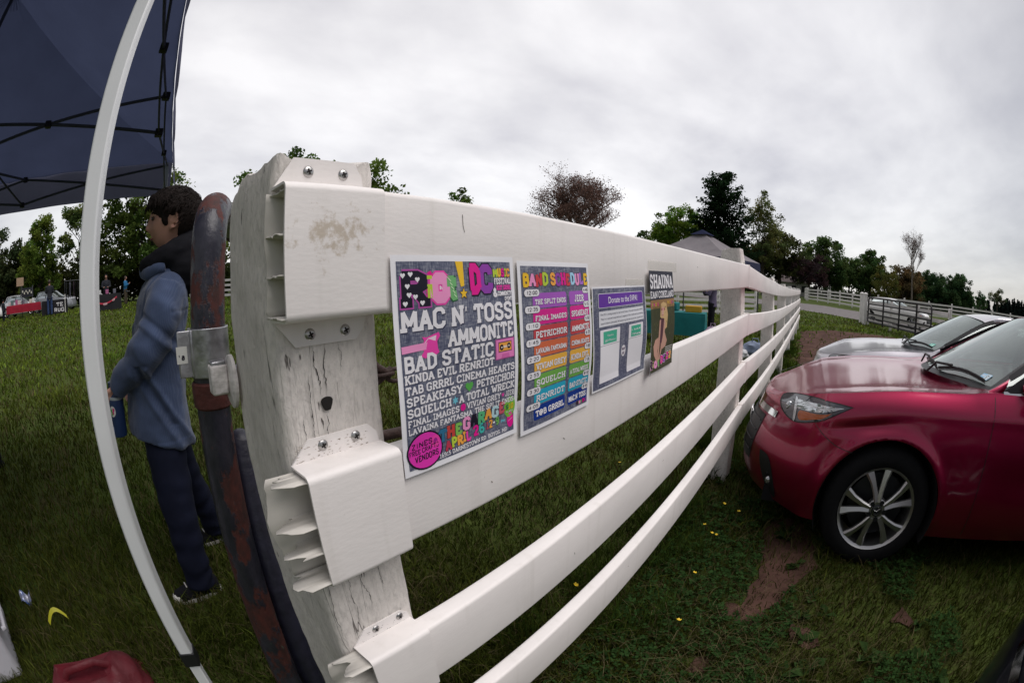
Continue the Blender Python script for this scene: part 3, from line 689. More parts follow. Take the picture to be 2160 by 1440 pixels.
# ---------------------------------------------------------------- lettering: a slab serif stroke alphabet
GL = {
 'A': (1, 'L.14,0,.5,1 L.5,1,.86,0 L.29,.34,.71,.34', 'b.14 b.86'), 'B': (1, 'L.22,0,.22,1 P.1,1,.6,1,.78,.9,.78,.63,.6,.53,.22,.53 P.22,.53,.64,.53,.84,.42,.84,.12,.64,0,.1,0', ''),
 'C': (1, 'P.86,.70,.84,.86,.68,1,.35,1,.14,.84,.14,.16,.35,0,.68,0,.84,.14,.86,.30', ''), 'D': (1, 'L.22,0,.22,1 P.1,1,.56,1,.86,.8,.86,.2,.56,0,.1,0', ''),
 'E': (.92, 'L.22,0,.22,1 L.1,1,.86,1 L.1,0,.86,0 L.22,.52,.66,.52 L.82,1,.82,.76 L.82,0,.82,.24', ''), 'F': (.9, 'L.22,0,.22,1 L.1,1,.86,1 L.22,.5,.66,.5 L.82,1,.82,.76', 'b.24'),
 'G': (1, 'P.86,.72,.84,.86,.68,1,.35,1,.14,.84,.14,.16,.35,0,.7,0,.84,.12,.84,.44 L.56,.44,.94,.44', ''), 'H': (1, 'L.2,0,.2,1 L.8,0,.8,1 L.2,.5,.8,.5', 'b.2 b.8 t.2 t.8'),
 'I': (.55, 'L.5,0,.5,1', 'b.5 t.5'), 'J': (.8, 'P.66,1,.66,.18,.5,0,.3,0,.14,.16,.14,.32', 't.66'), 'K': (1, 'L.2,0,.2,1 L.24,.4,.8,1 L.42,.58,.82,0', 'b.2 b.84 t.2 t.8'),
 'L': (.88, 'L.22,0,.22,1 L.1,0,.86,0 L.82,0,.82,.28', 't.22'), 'M': (1.25, 'L.15,0,.15,1 L.15,1,.5,.22 L.5,.22,.85,1 L.85,1,.85,0', 'b.15 b.85'), 'N': (1.05, 'L.17,0,.17,1 L.17,1,.83,0 L.83,0,.83,1', 'b.17 t.83'),
 'O': (1, 'O.35,1,.65,1,.86,.82,.86,.18,.65,0,.35,0,.14,.18,.14,.82', ''), 'P': (.95, 'L.22,0,.22,1 P.1,1,.62,1,.84,.86,.84,.58,.62,.44,.22,.44', 'b.24'), 'Q': (1, 'O.35,1,.65,1,.86,.82,.86,.18,.65,0,.35,0,.14,.18,.14,.82 L.55,.25,.9,-.1', ''),
 'R': (1, 'L.22,0,.22,1 P.1,1,.62,1,.82,.88,.82,.62,.62,.5,.22,.5 L.52,.5,.84,0', 'b.22 b.86'), 'S': (.95, 'P.82,.72,.80,.88,.65,1,.35,1,.17,.87,.17,.66,.35,.54,.65,.48,.84,.36,.84,.13,.65,0,.35,0,.18,.12,.15,.28', ''),
 'T': (.95, 'L.5,0,.5,1 L.08,1,.92,1 L.12,1,.12,.74 L.88,1,.88,.74', 'b.5'), 'U': (1, 'P.2,1,.2,.2,.38,0,.62,0,.8,.2,.8,1', 't.2 t.8'), 'V': (1, 'L.14,1,.5,0 L.5,0,.86,1', 't.14 t.86'),
 'W': (1.35, 'L.12,1,.32,0 L.32,0,.5,.75 L.5,.75,.68,0 L.68,0,.88,1', 't.12 t.88'), 'X': (1, 'L.15,0,.85,1 L.15,1,.85,0', 'b.15 b.85 t.15 t.85'), 'Y': (1, 'L.14,1,.5,.46 L.86,1,.5,.46 L.5,.46,.5,0', 'b.5 t.14 t.86'), 'Z': (.9, 'L.14,1,.86,1 L.86,1,.14,0 L.14,0,.86,0', ''),
 '0': (.85, 'O.35,1,.65,1,.84,.8,.84,.2,.65,0,.35,0,.16,.2,.16,.8', ''), '1': (.6, 'L.5,0,.5,1 L.5,1,.2,.78', 'b.5'), '2': (.85, 'P.16,.74,.18,.88,.36,1,.64,1,.82,.86,.82,.64,.16,0 L.1,0,.88,0', ''), '3': (.85, 'P.16,.84,.34,1,.66,1,.82,.86,.82,.66,.62,.53,.82,.4,.82,.14,.66,0,.34,0,.16,.16 L.4,.53,.62,.53', ''),
 '4': (.85, 'L.66,0,.66,1 L.66,1,.12,.32 L.12,.32,.9,.32', ''), '5': (.85, 'P.82,1,.22,1,.2,.56,.6,.6,.82,.46,.82,.14,.62,0,.34,0,.14,.14', ''), '6': (.85, 'P.76,.94,.5,1,.2,.8,.16,.3,.34,0,.66,0,.84,.16,.84,.38,.66,.54,.34,.54,.16,.36', ''), '7': (.85, 'P.14,1,.84,1,.4,0', ''),
 '8': (.85, 'O.36,1,.64,1,.8,.88,.8,.66,.64,.54,.36,.54,.2,.66,.2,.88 O.36,.54,.64,.54,.84,.4,.84,.14,.64,0,.36,0,.16,.14,.16,.4', ''), '9': (.85, 'P.24,.06,.5,0,.8,.2,.84,.7,.66,1,.34,1,.16,.84,.16,.62,.34,.46,.66,.46,.84,.64', ''),
 ':': (.4, 'L.5,.16,.5,.3 L.5,.62,.5,.76', ''), "'": (.35, 'L.5,1,.4,.72', ''), '&': (1.05, 'P.9,0,.3,.66,.28,.88,.44,1,.6,.88,.58,.7,.18,.34,.18,.12,.34,0,.6,0,.86,.34', ''), ',': (.35, 'L.55,.06,.35,-.16', ''), '.': (.35, 'L.5,0,.5,.1', ''), '-': (.6, 'L.15,.48,.85,.48', ''),
 '!': (.45, 'L.5,.32,.5,1 L.5,0,.5,.1', ''), '$': (.9, 'P.82,.72,.65,.9,.35,.9,.17,.78,.17,.62,.35,.52,.65,.46,.84,.34,.84,.2,.65,.1,.35,.1,.15,.26 L.5,-.05,.5,1.05', ''), '@': (1.1, 'P.64,.34,.5,.26,.36,.36,.36,.6,.5,.7,.64,.6,.64,.3,.8,.3,.9,.5,.84,.84,.6,1,.36,1,.12,.8,.1,.2,.34,0,.7,0', ''), ' ': (.38, '', ''),
 'i': (.5, 'L.5,0,.5,.6 L.5,.82,.5,.98', ''), 'o': (.95, 'O.35,.72,.65,.72,.84,.58,.84,.14,.65,0,.35,0,.16,.14,.16,.58', ''), 't': (.8, 'P.45,1,.45,.16,.6,0,.84,.04 L.14,.68,.84,.68', ''), 'e': (.9, 'P.16,.36,.82,.36,.82,.56,.64,.72,.36,.72,.16,.56,.16,.16,.36,0,.7,0,.82,.12', ''), 'a': (.9, 'P.2,.6,.36,.72,.64,.72,.78,.58,.78,0 O.36,.42,.64,.42,.78,.3,.78,.12,.6,0,.36,0,.18,.1,.18,.3', ''),
}
def ribbon(pts, wx, wy, closed=False):
    """mitred ribbon quads round a polyline (2D)"""
    P = [Vector(p) for p in pts]; n_ = len(P); L_, R_ = [], []
    for i in range(n_):
        a = P[i - 1] if (i > 0 or closed) else None; b = P[(i + 1) % n_] if (i < n_ - 1 or closed) else None
        d1 = (P[i] - a).normalized() if a is not None else None; d2 = (b - P[i]).normalized() if b is not None else None
        if d1 is None: d1 = d2
        if d2 is None: d2 = d1
        t = d1 + d2; t = t.normalized() if t.length > 1e-6 else d1
        nrm = Vector((-t.y, t.x)); k = 1 / max(.5, abs(nrm.dot(Vector((-d1.y, d1.x)))))
        off = Vector((nrm.x * wx * k, nrm.y * wy * k)); L_.append(P[i] + off); R_.append(P[i] - off)
    q = []
    for i in range(n_ if closed else n_ - 1):
        j = (i + 1) % n_; q.append((L_[i], R_[i], R_[j], L_[j]))
    return q
class Print:
    """collects flat printed shapes in sheet coordinates (u right, v up, metres)"""
    def __init__(s, W, Hh): s.W, s.H = W, Hh; s.mb = MB(); s.k = 0; s.base = .0006
    def lift(s): s.k += 1; return s.base + (s.k % 16) * 6e-6 + s.layer * 1.3e-4
    layer = 0
    def poly(s, pts, col): z = s.lift(); s.mb.add([(u, v, z) for u, v in pts], [tuple(range(len(pts)))], col)
    def rect(s, u0, v0, u1, v1, col, r=0):
        if max(u1 - u0, v1 - v0) > .02:
            nu, nv = max(2, int((u1 - u0) / .012)), max(2, int((v1 - v0) / .012)); z = s.lift(); us = [u0, u0 + r] + [u0 + r + (u1 - u0 - 2 * r) * k / nu for k in range(1, nu)] + [u1 - r, u1] if r else [u0 + (u1 - u0) * k / nu for k in range(nu + 1)]
            vs_ = [v0, v0 + r] + [v0 + r + (v1 - v0 - 2 * r) * k / nv for k in range(1, nv)] + [v1 - r, v1] if r else [v0 + (v1 - v0) * k / nv for k in range(nv + 1)]
            P = [(u, v, z) for u in us for v in vs_]; m_ = len(vs_)
            if r:
                for (iu, iv, su, sv) in ((0, 0, 1, 1), (0, m_ - 1, 1, -1), (len(us) - 1, 0, -1, 1), (len(us) - 1, m_ - 1, -1, -1)): P[iu * m_ + iv] = (us[iu] + su * r * .3, vs_[iv] + sv * r * .3, z)
            s.mb.add(P, [(i * m_ + j, (i + 1) * m_ + j, (i + 1) * m_ + j + 1, i * m_ + j + 1) for i in range(len(us) - 1) for j in range(m_ - 1)], col); return
        if r <= 0: return s.poly([(u0, v0), (u1, v0), (u1, v1), (u0, v1)], col)
        P = []
        for cx_, cy_, a0 in ((u1 - r, v1 - r, 0), (u0 + r, v1 - r, 90), (u0 + r, v0 + r, 180), (u1 - r, v0 + r, 270)):
            P += [(cx_ + r * math.cos(R(a0 + 22.5 * k)), cy_ + r * math.sin(R(a0 + 22.5 * k))) for k in range(5)]
        s.poly(P, col)
    def ellipse(s, cx_, cy_, a, b, col, n_=28):
        if max(a, b) > .009:
            z = s.lift(); rg = [[(cx_ + a * k * math.cos(2 * math.pi * q / n_), cy_ + b * k * math.sin(2 * math.pi * q / n_), z) for q in range(n_)] for k in (.02, .25, .5, .75, 1)]; s.mb.loft(rg, col=col); return
        s.poly([(cx_ + a * math.cos(2 * math.pi * k / n_), cy_ + b * math.sin(2 * math.pi * k / n_)) for k in range(n_)], col)
    def line(s, pts, w_, col, closed=False):
        for q in ribbon(pts, w_, w_, closed): s.poly([tuple(p) for p in q], col)
    def star(s, cx_, cy_, r, col, n_=5, ri=.45): s.poly([(cx_ + (r if k % 2 == 0 else r * ri) * math.sin(math.pi * k / n_), cy_ + (r if k % 2 == 0 else r * ri) * math.cos(math.pi * k / n_)) for k in range(2 * n_)], col)
    def heart(s, cx_, cy_, r, col): s.poly([(cx_ + r * .062 * 16 * math.sin(a) ** 3, cy_ + r * .062 * (13 * math.cos(a) - 5 * math.cos(2 * a) - 2 * math.cos(3 * a) - math.cos(4 * a))) for a in np.linspace(0, 2 * math.pi, 22, endpoint=False)], col)
    def text(s, t_, u0, v0, u1, h, col, wt=.1, serif=True, shadow=None, gap=.06, slope=0.0, outline=None, jump=0):
        """t_ fitted between u0 and u1, letter height h, baseline v0"""
        ws = [GL[c][0] for c in t_]; tot = sum(ws) + gap * (len(t_) - 1); sx = (u1 - u0) / tot; cols = col if isinstance(col, list) else [col] * len(t_)
        def draw(du, dv, grow, colf):
            u = u0
            for i, c in enumerate(t_):
                w_, strokes, ser = GL[c]; cw = w_ * sx; jj = (jump * h * (1 if i % 2 else -1)); hh = h * (1 + (jump * .8 if i % 3 == 0 else 0))
                tw = min(h * wt * 1.1, cw * wt * 1.35) + grow; th_ = h * wt * .92 + grow
                vb = v0 + (u - u0) * slope + jj; pad_x = tw if w_ > .6 else 0
                fx = lambda q: u + cw * q + du; fy = lambda q: vb + h * .5 * 0 + th_ * 0 + (hh - 2 * h * wt * .92) * q + h * wt * .92 + dv
                for st in strokes.split():
                    nums = [float(q) for q in st[1:].split(',')]; pts = [(fx(nums[k]), fy(nums[k + 1])) for k in range(0, len(nums), 2)]
                    for q in ribbon(pts, tw, th_ if st[0] != 'L' or abs(nums[1] - nums[-1]) < .05 else th_, st[0] == 'O'):
                        s.poly([tuple(p) for p in q], colf(i))
                    if st[0] == 'L':
                        a, b_ = Vector(pts[0]), Vector(pts[1])
                if serif:
                    for se in ser.split():
                        q = float(se[1:]); yy = fy(0 if se[0] == 'b' else 1); hw = min(cw * .2 if w_ > .6 else cw * .46, h * .24) + grow
                        s.poly([(fx(q) - hw, yy - th_ * .95), (fx(q) + hw, yy - th_ * .95), (fx(q) + hw, yy + th_ * .95), (fx(q) - hw, yy + th_ * .95)], colf(i))
                u += cw + gap * sx
        if shadow: draw(h * .045, -h * .05, 0, lambda i: shadow)
        if outline: draw(0, 0, h * .045, lambda i: outline)
        s.layer += 1
        draw(0, 0, 0, lambda i: cols[i])
        s.layer -= 1
    def sans(s, t_, u0, v0, u1, h, col, bold=.0):
        cu = bpy.data.curves.new('t', 'FONT'); cu.body = t_; cu.size = 1; cu.offset = bold; cu.resolution_u = 3
        ob = bpy.data.objects.new('t', cu); me = bpy.data.meshes.new_from_object(ob)
        xs = [v.co.x for v in me.vertices]; x0, x1 = min(xs), max(xs); sx = (u1 - u0) / (x1 - x0); sy = h / .73; z = s.lift() + 1e-4
        s.mb.add([(u0 + (v.co.x - x0) * sx, v0 + v.co.y * sy, z) for v in me.vertices], [tuple(p.vertices) for p in me.polygons], col)
        bpy.data.objects.remove(ob); bpy.data.curves.remove(cu); bpy.data.meshes.remove(me)
ink = mat('printed_ink', (.5, .5, .5), .55, attr=True, spec=.25)
paper = mat('white_paper', (.80, .79, .82), .6, bump=.05, bscale=30, spec=.3)
def denim_mat():
    m = bpy.data.materials.new('printed_denim'); m.use_nodes = True; t = m.node_tree; b = t.nodes['Principled BSDF']; L = t.links.new; b.inputs['Roughness'].default_value = .55; b.inputs['Specular IOR Level'].default_value = .25
    co = t.nodes.new('ShaderNodeTexCoord')
    def nz(sc3, s, d=3):
        mp = t.nodes.new('ShaderNodeMapping'); L(co.outputs['Object'], mp.inputs[0]); mp.inputs['Scale'].default_value = sc3
        q = t.nodes.new('ShaderNodeTexNoise'); L(mp.outputs[0], q.inputs[0]); q.inputs['Scale'].default_value = s; q.inputs['Detail'].default_value = d; return q.outputs[0]
    a = nz((1, 1, .18), 620); c = nz((1, .18, 1), 520); d = nz((1, 1, 1), 12, 4); e_ = nz((1, 1, .1), 70, 4)
    def mth(op, x_, y_):
        q = t.nodes.new('ShaderNodeMath'); q.operation = op
        for i, v in enumerate((x_, y_)):
            if isinstance(v, (int, float)): q.inputs[i].default_value = v
            else: L(v, q.inputs[i])
        return q.outputs[0]
    sm = mth('ADD', mth('ADD', mth('MULTIPLY', a, .34), mth('MULTIPLY', c, .26)), mth('ADD', mth('MULTIPLY', d, .18), mth('MULTIPLY', e_, .22)))
    r = t.nodes.new('ShaderNodeValToRGB'); L(sm, r.inputs[0]); e = r.color_ramp.elements; e[0].position = .38; e[0].color = (.035, .042, .085, 1); e[1].position = .62; e[1].color = (.30, .31, .35, 1)
    q = e.new(.5); q.color = (.115, .125, .185, 1)
    L(r.outputs[0], b.inputs['Base Color']); return m
denim_p = denim_mat()
WH = (.78, .76, .79); NV = (.02, .018, .04); PK = (.80, .06, .38); LP = (.82, .30, .55); MG = (.72, .01, .26); PU = (.26, .05, .36); GN = (.16, .42, .10); LG = (.45, .58, .05); YE = (.82, .50, .03); OR = (.80, .36, .06); RD = (.58, .05, .06); CY = (.15, .50, .62); BK = (.012, .010, .022); LB = (.35, .60, .78)
def poster(name, label, y0, z0, W, Hh, draw, margin=.0075, bend=None, back=denim_p, cat='poster'):
    t = thing(name, label, cat, group='printed notices taped across the top fence rails')
    t.matrix_world = fm
    bend = bend or (lambda u, v: .0022 + .004 * math.sin(math.pi * min(max(v, 0), 1)))
    def xf(p): return (XF + .0006 + bend(p[0] / W, p[1] / Hh) + p[2], y0 + p[0], z0 + p[1])
    mb = MB(); mb.grid(lambda a, b: (a * W, b * Hh, 0), 14, 18); mb.build('sheet', paper, t, smooth=60, xf=xf)
    if back:
        mb = MB(); mb.grid(lambda a, b: (margin + a * (W - 2 * margin), margin + b * (Hh - 2 * margin), .0003), 14, 18); mb.build('print', back, t, smooth=60, xf=xf)
    p = Print(W, Hh); draw(p); p.mb.build('lettering', ink, t, xf=xf)
    return t
def hang(amp, curl=0.0):
    return lambda u, v: .0015 + amp * math.sin(math.pi * min(max(v, 0), 1)) + .003 * max(0, .12 - v) / .12 + curl * max(0, .18 - u) ** 2 / .0324 * (1 - .5 * v) + .0012 * math.sin(5 * u + 7 * v)
def draw1(p):
    W, Hh = p.W, p.H; U = lambda q: .0085 + q * (W - .017); V = lambda q: Hh - .0075 - q * (Hh - .015)
    sh = (.03, .03, .07)
    def row(t_, u0, u1, v0, v1, col=WH, **k): p.text(t_, U(u0), V(v1), U(u1), V(v0) - V(v1), col, wt=k.pop('wt', .105), shadow=k.pop('shadow', sh), **k)
    # heading
    p.text('R', U(.01), V(.215), U(.22), .043, BK, wt=.145, outline=(.45, .08, .35))
    p.layer = 3
    for hu, hv in ((.035, .065), (.09, .06), (.14, .085), (.065, .115), (.12, .165), (.17, .195), (.045, .195), (.075, .155)): p.heart(U(hu), V(hv), .0036, WH)
    p.layer = 0
    p.text('i', U(.19), V(.20), U(.275), .040, LG, wt=.17, outline=(.60, .02, .25))
    p.poly([(U(.215), V(.055)), (U(.245), V(.045)), (U(.268), V(.075)), (U(.24), V(.085))], MG)
    p.text('o', U(.245), V(.205), U(.385), .047, LP, wt=.17, outline=PK); p.ellipse(U(.315), V(.15), .004, .008, WH)
    p.text('t', U(.355), V(.195), U(.47), .037, (.16, .42, .16), wt=.17, outline=(.03, .12, .05))
    p.layer = 3
    for q in range(5): p.line([(U(.385) + q * .002, V(.085 + q * .02)), (U(.405) + q * .002, V(.1 + q * .02))], .0006, (.6, .8, .5))
    p.layer = 0
    p.poly([(U(.455), V(.0)), (U(.525), V(.0)), (U(.522), V(.125)), (U(.49), V(.13))], YE); p.star(U(.512), V(.165), .0085, (.02, .02, .03)); p.layer = 1; p.star(U(.512), V(.165), .007, YE); p.layer = 0
    p.text('D', U(.575), V(.175), U(.68), .042, MG, wt=.15, outline=BK, shadow=BK, serif=False); p.text('C', U(.675), V(.172), U(.80), .040, PU, wt=.15, outline=BK, serif=False)
    row('MUSIC', .815, .995, .035, .085, [LG, YE, MG, LG, OR], wt=.14); row('FESTIVAL', .82, 1., .09, .125, wt=.12); row('RIOT GRRRL', .84, 1., .13, .158, PK, wt=.12)
    p.text('&', U(.80), V(.195), U(.845), .013, WH, wt=.12); row('COMMUNITY', .85, 1., .163, .19, wt=.12); row('EVENT', .92, 1., .195, .218, wt=.12)
    row("MAC N' TOSS", .005, .995, .222, .325); row('AMMONITE', .36, .995, .335, .425)
    # guitar
    p.line([(U(.0), V(.405)), (U(.2), V(.40))], .0042, LP)
    for q in range(14): p.line([(U(.01 + q * .014), V(.392)), (U(.01 + q * .014), V(.417))], .0003, (.6, .12, .3))
    p.poly([(U(.15), V(.40)), (U(.17), V(.375)), (U(.155), V(.355)), (U(.19), V(.36)), (U(.24), V(.35)), (U(.285), V(.342)), (U(.295), V(.36)), (U(.27), V(.385)), (U(.275), V(.42)), (U(.285), V(.44)), (U(.255), V(.452)), (U(.205), V(.445)), (U(.175), V(.46)), (U(.14), V(.445)), (U(.165), V(.425))], PK)
    p.poly([(U(.17), V(.385)), (U(.20), V(.365)), (U(.265), V(.355)), (U(.25), V(.415)), (U(.19), V(.42))], (.80, .62, .72))
    row('BAD STATIC', .005, .77, .435, .515)
    # cassette
    p.rect(U(.79), V(.545), U(.995), V(.43), (.45, .10, .32)); p.layer = 1; p.rect(U(.797), V(.54), U(.988), V(.435), (.78, .22, .50)); p.rect(U(.82), V(.505), U(.965), V(.447), (.10, .05, .08)); p.layer = 2; p.rect(U(.825), V(.50), U(.96), V(.452), OR)
    p.layer = 3; p.ellipse(U(.853), V(.478), .0042, .0042, BK); p.ellipse(U(.932), V(.474), .0042, .0042, BK); p.rect(U(.87), V(.482), U(.915), V(.47), (.75, .6, .5)); p.poly([(U(.85), V(.54)), (U(.86), V(.515)), (U(.93), V(.515)), (U(.94), V(.54))], (.65, .14, .40)); p.layer = 4; p.ellipse(U(.853), V(.478), .0015, .0015, (.7, .6, .5)); p.ellipse(U(.932), V(.474), .0015, .0015, (.7, .6, .5)); p.layer = 0
    row('KINDA EVIL', .005, .425, .522, .567); row('RENRIOT', .445, .775, .522, .567); row('TAB GRRRL CINEMA HEARTS', .005, .995, .577, .62)
    row('SPEAKEASY', .005, .47, .630, .675); p.heart(U(.535), V(.652), .0075, (.10, .42, .08)); row('PETRICHOR', .60, .995, .630, .675)
    row('SQUELCH', .005, .37, .685, .73); p.star(U(.405), V(.707), .006, CY, 6, .5); row('A TOTAL WRECK', .44, .995, .685, .73)
    row('FINAL IMAGES', .005, .44, .74, .775, wt=.1); p.star(U(.475), V(.757), .0058, MG, 8, .75); row('VIVIAN GREY', .51, .85, .74, .775, wt=.1); p.star(U(.875), V(.757), .004, PK); row('JEER', .90, .995, .74, .775, wt=.1)
    row('LAVAINA FANTASMA', .005, .56, .783, .815, wt=.1); row('THE SPLIT ENDS', .585, .995, .783, .815, wt=.1)
    # badge
    p.ellipse(U(.13), V(.915), .030, .0255, BK); p.layer = 1; p.ellipse(U(.13), V(.915), .0275, .0232, (.74, .04, .42)); p.layer = 2
    p.text('ZINES', U(.02), V(.895), U(.19), .0075, BK, wt=.085, serif=False, slope=.06); p.text('FREE CRAFTS', U(.0), V(.928), U(.24), .0068, BK, wt=.08, serif=False, slope=.05); p.text('VENDORS', U(.04), V(.967), U(.235), .0085, BK, wt=.085, serif=False, slope=.05)
    p.ellipse(U(.215), V(.885), .0075, .0085, PK); p.layer = 3; p.ellipse(U(.215), V(.885), .0035, .0045, (.35, .02, .25)); p.layer = 0
    p.text('THE', U(.25), V(.905), U(.46), .0175, [(.03, .16, .28), (.55, .06, .05), (.22, .50, .10)], wt=.14, outline=(.02, .02, .03), slope=.05, jump=.04)
    p.text('GARAGE', U(.47), V(.888), U(.90), .0185, [LP, BK, (.10, .45, .20), OR, (.45, .65, .70), (.60, .10, .14)], wt=.14, outline=(.03, .02, .03), slope=.04, jump=.05)
    p.text('APRIL', U(.30), V(.962), U(.54), .0145, [(.45, .04, .08), LG, OR, OR, PK], wt=.14, outline=(.03, .02, .03), slope=.05, jump=.04)
    p.text('26', U(.565), V(.945), U(.68), .0155, [MG, (.05, .42, .38)], wt=.12, outline=(.03, .02, .03), slope=.04)
    p.text('12-9', U(.70), V(.935), U(.84), .0125, [(.45, .08, .12), OR, WH, GN], wt=.12, outline=(.03, .02, .03), slope=.04); p.text('PM', U(.86), V(.93), U(.905), .005, CY, wt=.1, serif=False)
    row('16915 DARNESTOWN RD, BOYDS, MD', .24, .925, .965, .99, wt=.085)
    p.ellipse(U(.955), V(.845), .0125, .0165, (.20, .50, .06)); p.layer = 1; p.text('$10', U(.91), V(.86), U(.995), .009, [(.05, .20, .06), YE, YE], wt=.1); p.text('ALL AGES', U(.915), V(.878), U(.99), .0026, WH, wt=.08, serif=False); p.layer = 0
    p.ellipse(U(.965), V(.93), .0075, .0115, MG); p.star(U(.965), V(.892), .005, PK, 6, .4)
    p.layer = 1; p.line([(U(.94), V(.935)), (U(.99), V(.92))], .0005, LP); p.layer = 0
def draw2(p):
    W, Hh = p.W, p.H; U = lambda q: .0065 + q * (W - .013); V = lambda q: Hh - .0075 - q * (Hh - .015)
    p.text('BAND SCHEDULE', U(.02), V(.125), U(.995), .0215, [YE, LP, RD, LG, WH, OR, PU, MG, RD, LB, LP, (.40, .15, .60), YE], wt=.13, outline=(.05, .03, .07), jump=.03, gap=.04)
    cols = [(.36, .10, .48), (.66, .02, .26), (.52, .06, .07), (.62, .14, .06), (.78, .42, .06), (.15, .38, .07), (.02, .36, .52), (.005, .035, .24)]
    lft = ['THE SPLIT ENDS', 'FINAL IMAGES', 'PETRICHOR', 'LAVAINA FANTASMA', 'VIVIAN GREY', 'SQUELCH', 'RENRIOT', 'T@B GRRRL']; rgt = ['JEER', 'SPEAKEASY', 'AMMONITE', 'CINEMA HEARTS', 'KINDA EVIL', 'A TOTAL WRECK', 'BAD STATIC', "MAC N' TOSS"]
    tl = ['12:00', '12:35', '1:10', '1:45', '2:20', '2:55', '3:30', '4:05']; tr = ['4:40', '5:15', '5:50', '6:25', '7:00', '7:35', '8:10', '8:45']
    for i in range(8):
        v0 = .165 + i * .1005; v1 = v0 + .093
        p.rect(U(.13), V(v1), U(.60), V(v0), cols[i], .004); p.rect(U(.645), V(v1), U(.985), V(v0), cols[i], .004)
        p.layer = 2
        for t_, a, b in ((lft[i], .155, .585), (rgt[i], .665, .965)):
            n_ = sum(GL[c][0] for c in t_); span = (b - a) * min(1, n_ / 6.6 if len(t_) < 7 else 1); m_ = (a + b) / 2; hh = .0105 if len(t_) < 12 else .0085
            if span < .2: hh = .0125
            p.text(t_, U(m_ - span / 2), V((v0 + v1) / 2 + .012) - hh * .35, U(m_ + span / 2), hh, WH, wt=.105, shadow=(.06, .03, .06))
        for t_, a, b in ((tl[i], .03, .215), (tr[i], .885, .998)):
            p.rect(U(a) - .0006, V(v0 + .018) - .0006, U(b) + .0006, V(v0 - .024) + .0006, (.03, .03, .06), .0052); p.layer = 3; p.rect(U(a), V(v0 + .018), U(b), V(v0 - .024), WH, .005)
            p.layer = 4; p.text(t_, U(a) + (U(b) - U(a)) * .16, V(v0 + .008), U(b) - (U(b) - U(a)) * .14, .006, BK, wt=.085, serif=False); p.layer = 2
        p.layer = 0
    p.layer = 5; p.text('Riot', U(.80), V(.985), U(.89), .007, [BK, LG, LP, GN], wt=.14, outline=(.4, .1, .3)); p.text('DC', U(.90), V(.985), U(.985), .007, [MG, PU], wt=.14, outline=BK, serif=False); p.layer = 0
def draw3(p):
    W, Hh = p.W, p.H; U = lambda q: q * W; V = lambda q: Hh - q * Hh
    p.rect(U(.085), V(.205), U(.93), V(.065), WH, .003); p.layer = 1; p.rect(U(.09), V(.2), U(.925), V(.07), (.13, .035, .33), .0028); p.sans('Donate to the SVPA!', U(.24), V(.163), U(.80), .0135, WH, .008); p.layer = 0
    p.rect(U(.09), V(.385), U(.925), V(.235), (.70, .70, .74)); p.layer = 1
    for i, t_ in enumerate(('Riot DC is raising money for the Sexual Violence Prevention Association (SVPA)!', "They're a national nonprofit and a registered 501c3 dedicated to preventing", 'sexual violence systemically. All donations go directly towards their impactful work.')):
        p.sans(t_, U(.115), V(.275 + i * .043), U(.905), .0036, (.06, .06, .10))
    p.layer = 0
    for a, b, t1, t2 in ((.105, .435, 'Venmo', '@SVPAction'), (.60, .90, 'Donate to', 'SVPA page')):
        p.rect(U(a) - .0006, V(.935) - .0006, U(b) + .0006, V(.415) + .0006, (.16, .15, .30), .002); p.layer = 1; p.rect(U(a), V(.935), U(b), V(.415), WH, .0018); p.layer = 2
        c0, c1 = a + (b - a) * .15, b - (b - a) * .17; p.rect(U(c0), V(.555), U(c1), V(.435), (.06, .42, .27)); p.layer = 3
        p.sans(t1, U(c0 + .06), V(.487), U(c1 - .06), .0045, WH); p.sans(t2, U(c0 + .025), V(.535), U(c1 - .025), .0045, WH); p.layer = 2
        p.rect(U(a), V(.572), U(b), V(.568), (.25, .25, .28)); p.layer = 0
    p.ellipse(U(.515), V(.68), .0115, .0125, WH); p.layer = 1; p.text('RIOT', U(.485), V(.675), U(.545), .006, (.10, .05, .12), wt=.12, serif=False); p.text('DC', U(.495), V(.72), U(.535), .006, (.10, .05, .12), wt=.12, serif=False); p.layer = 0
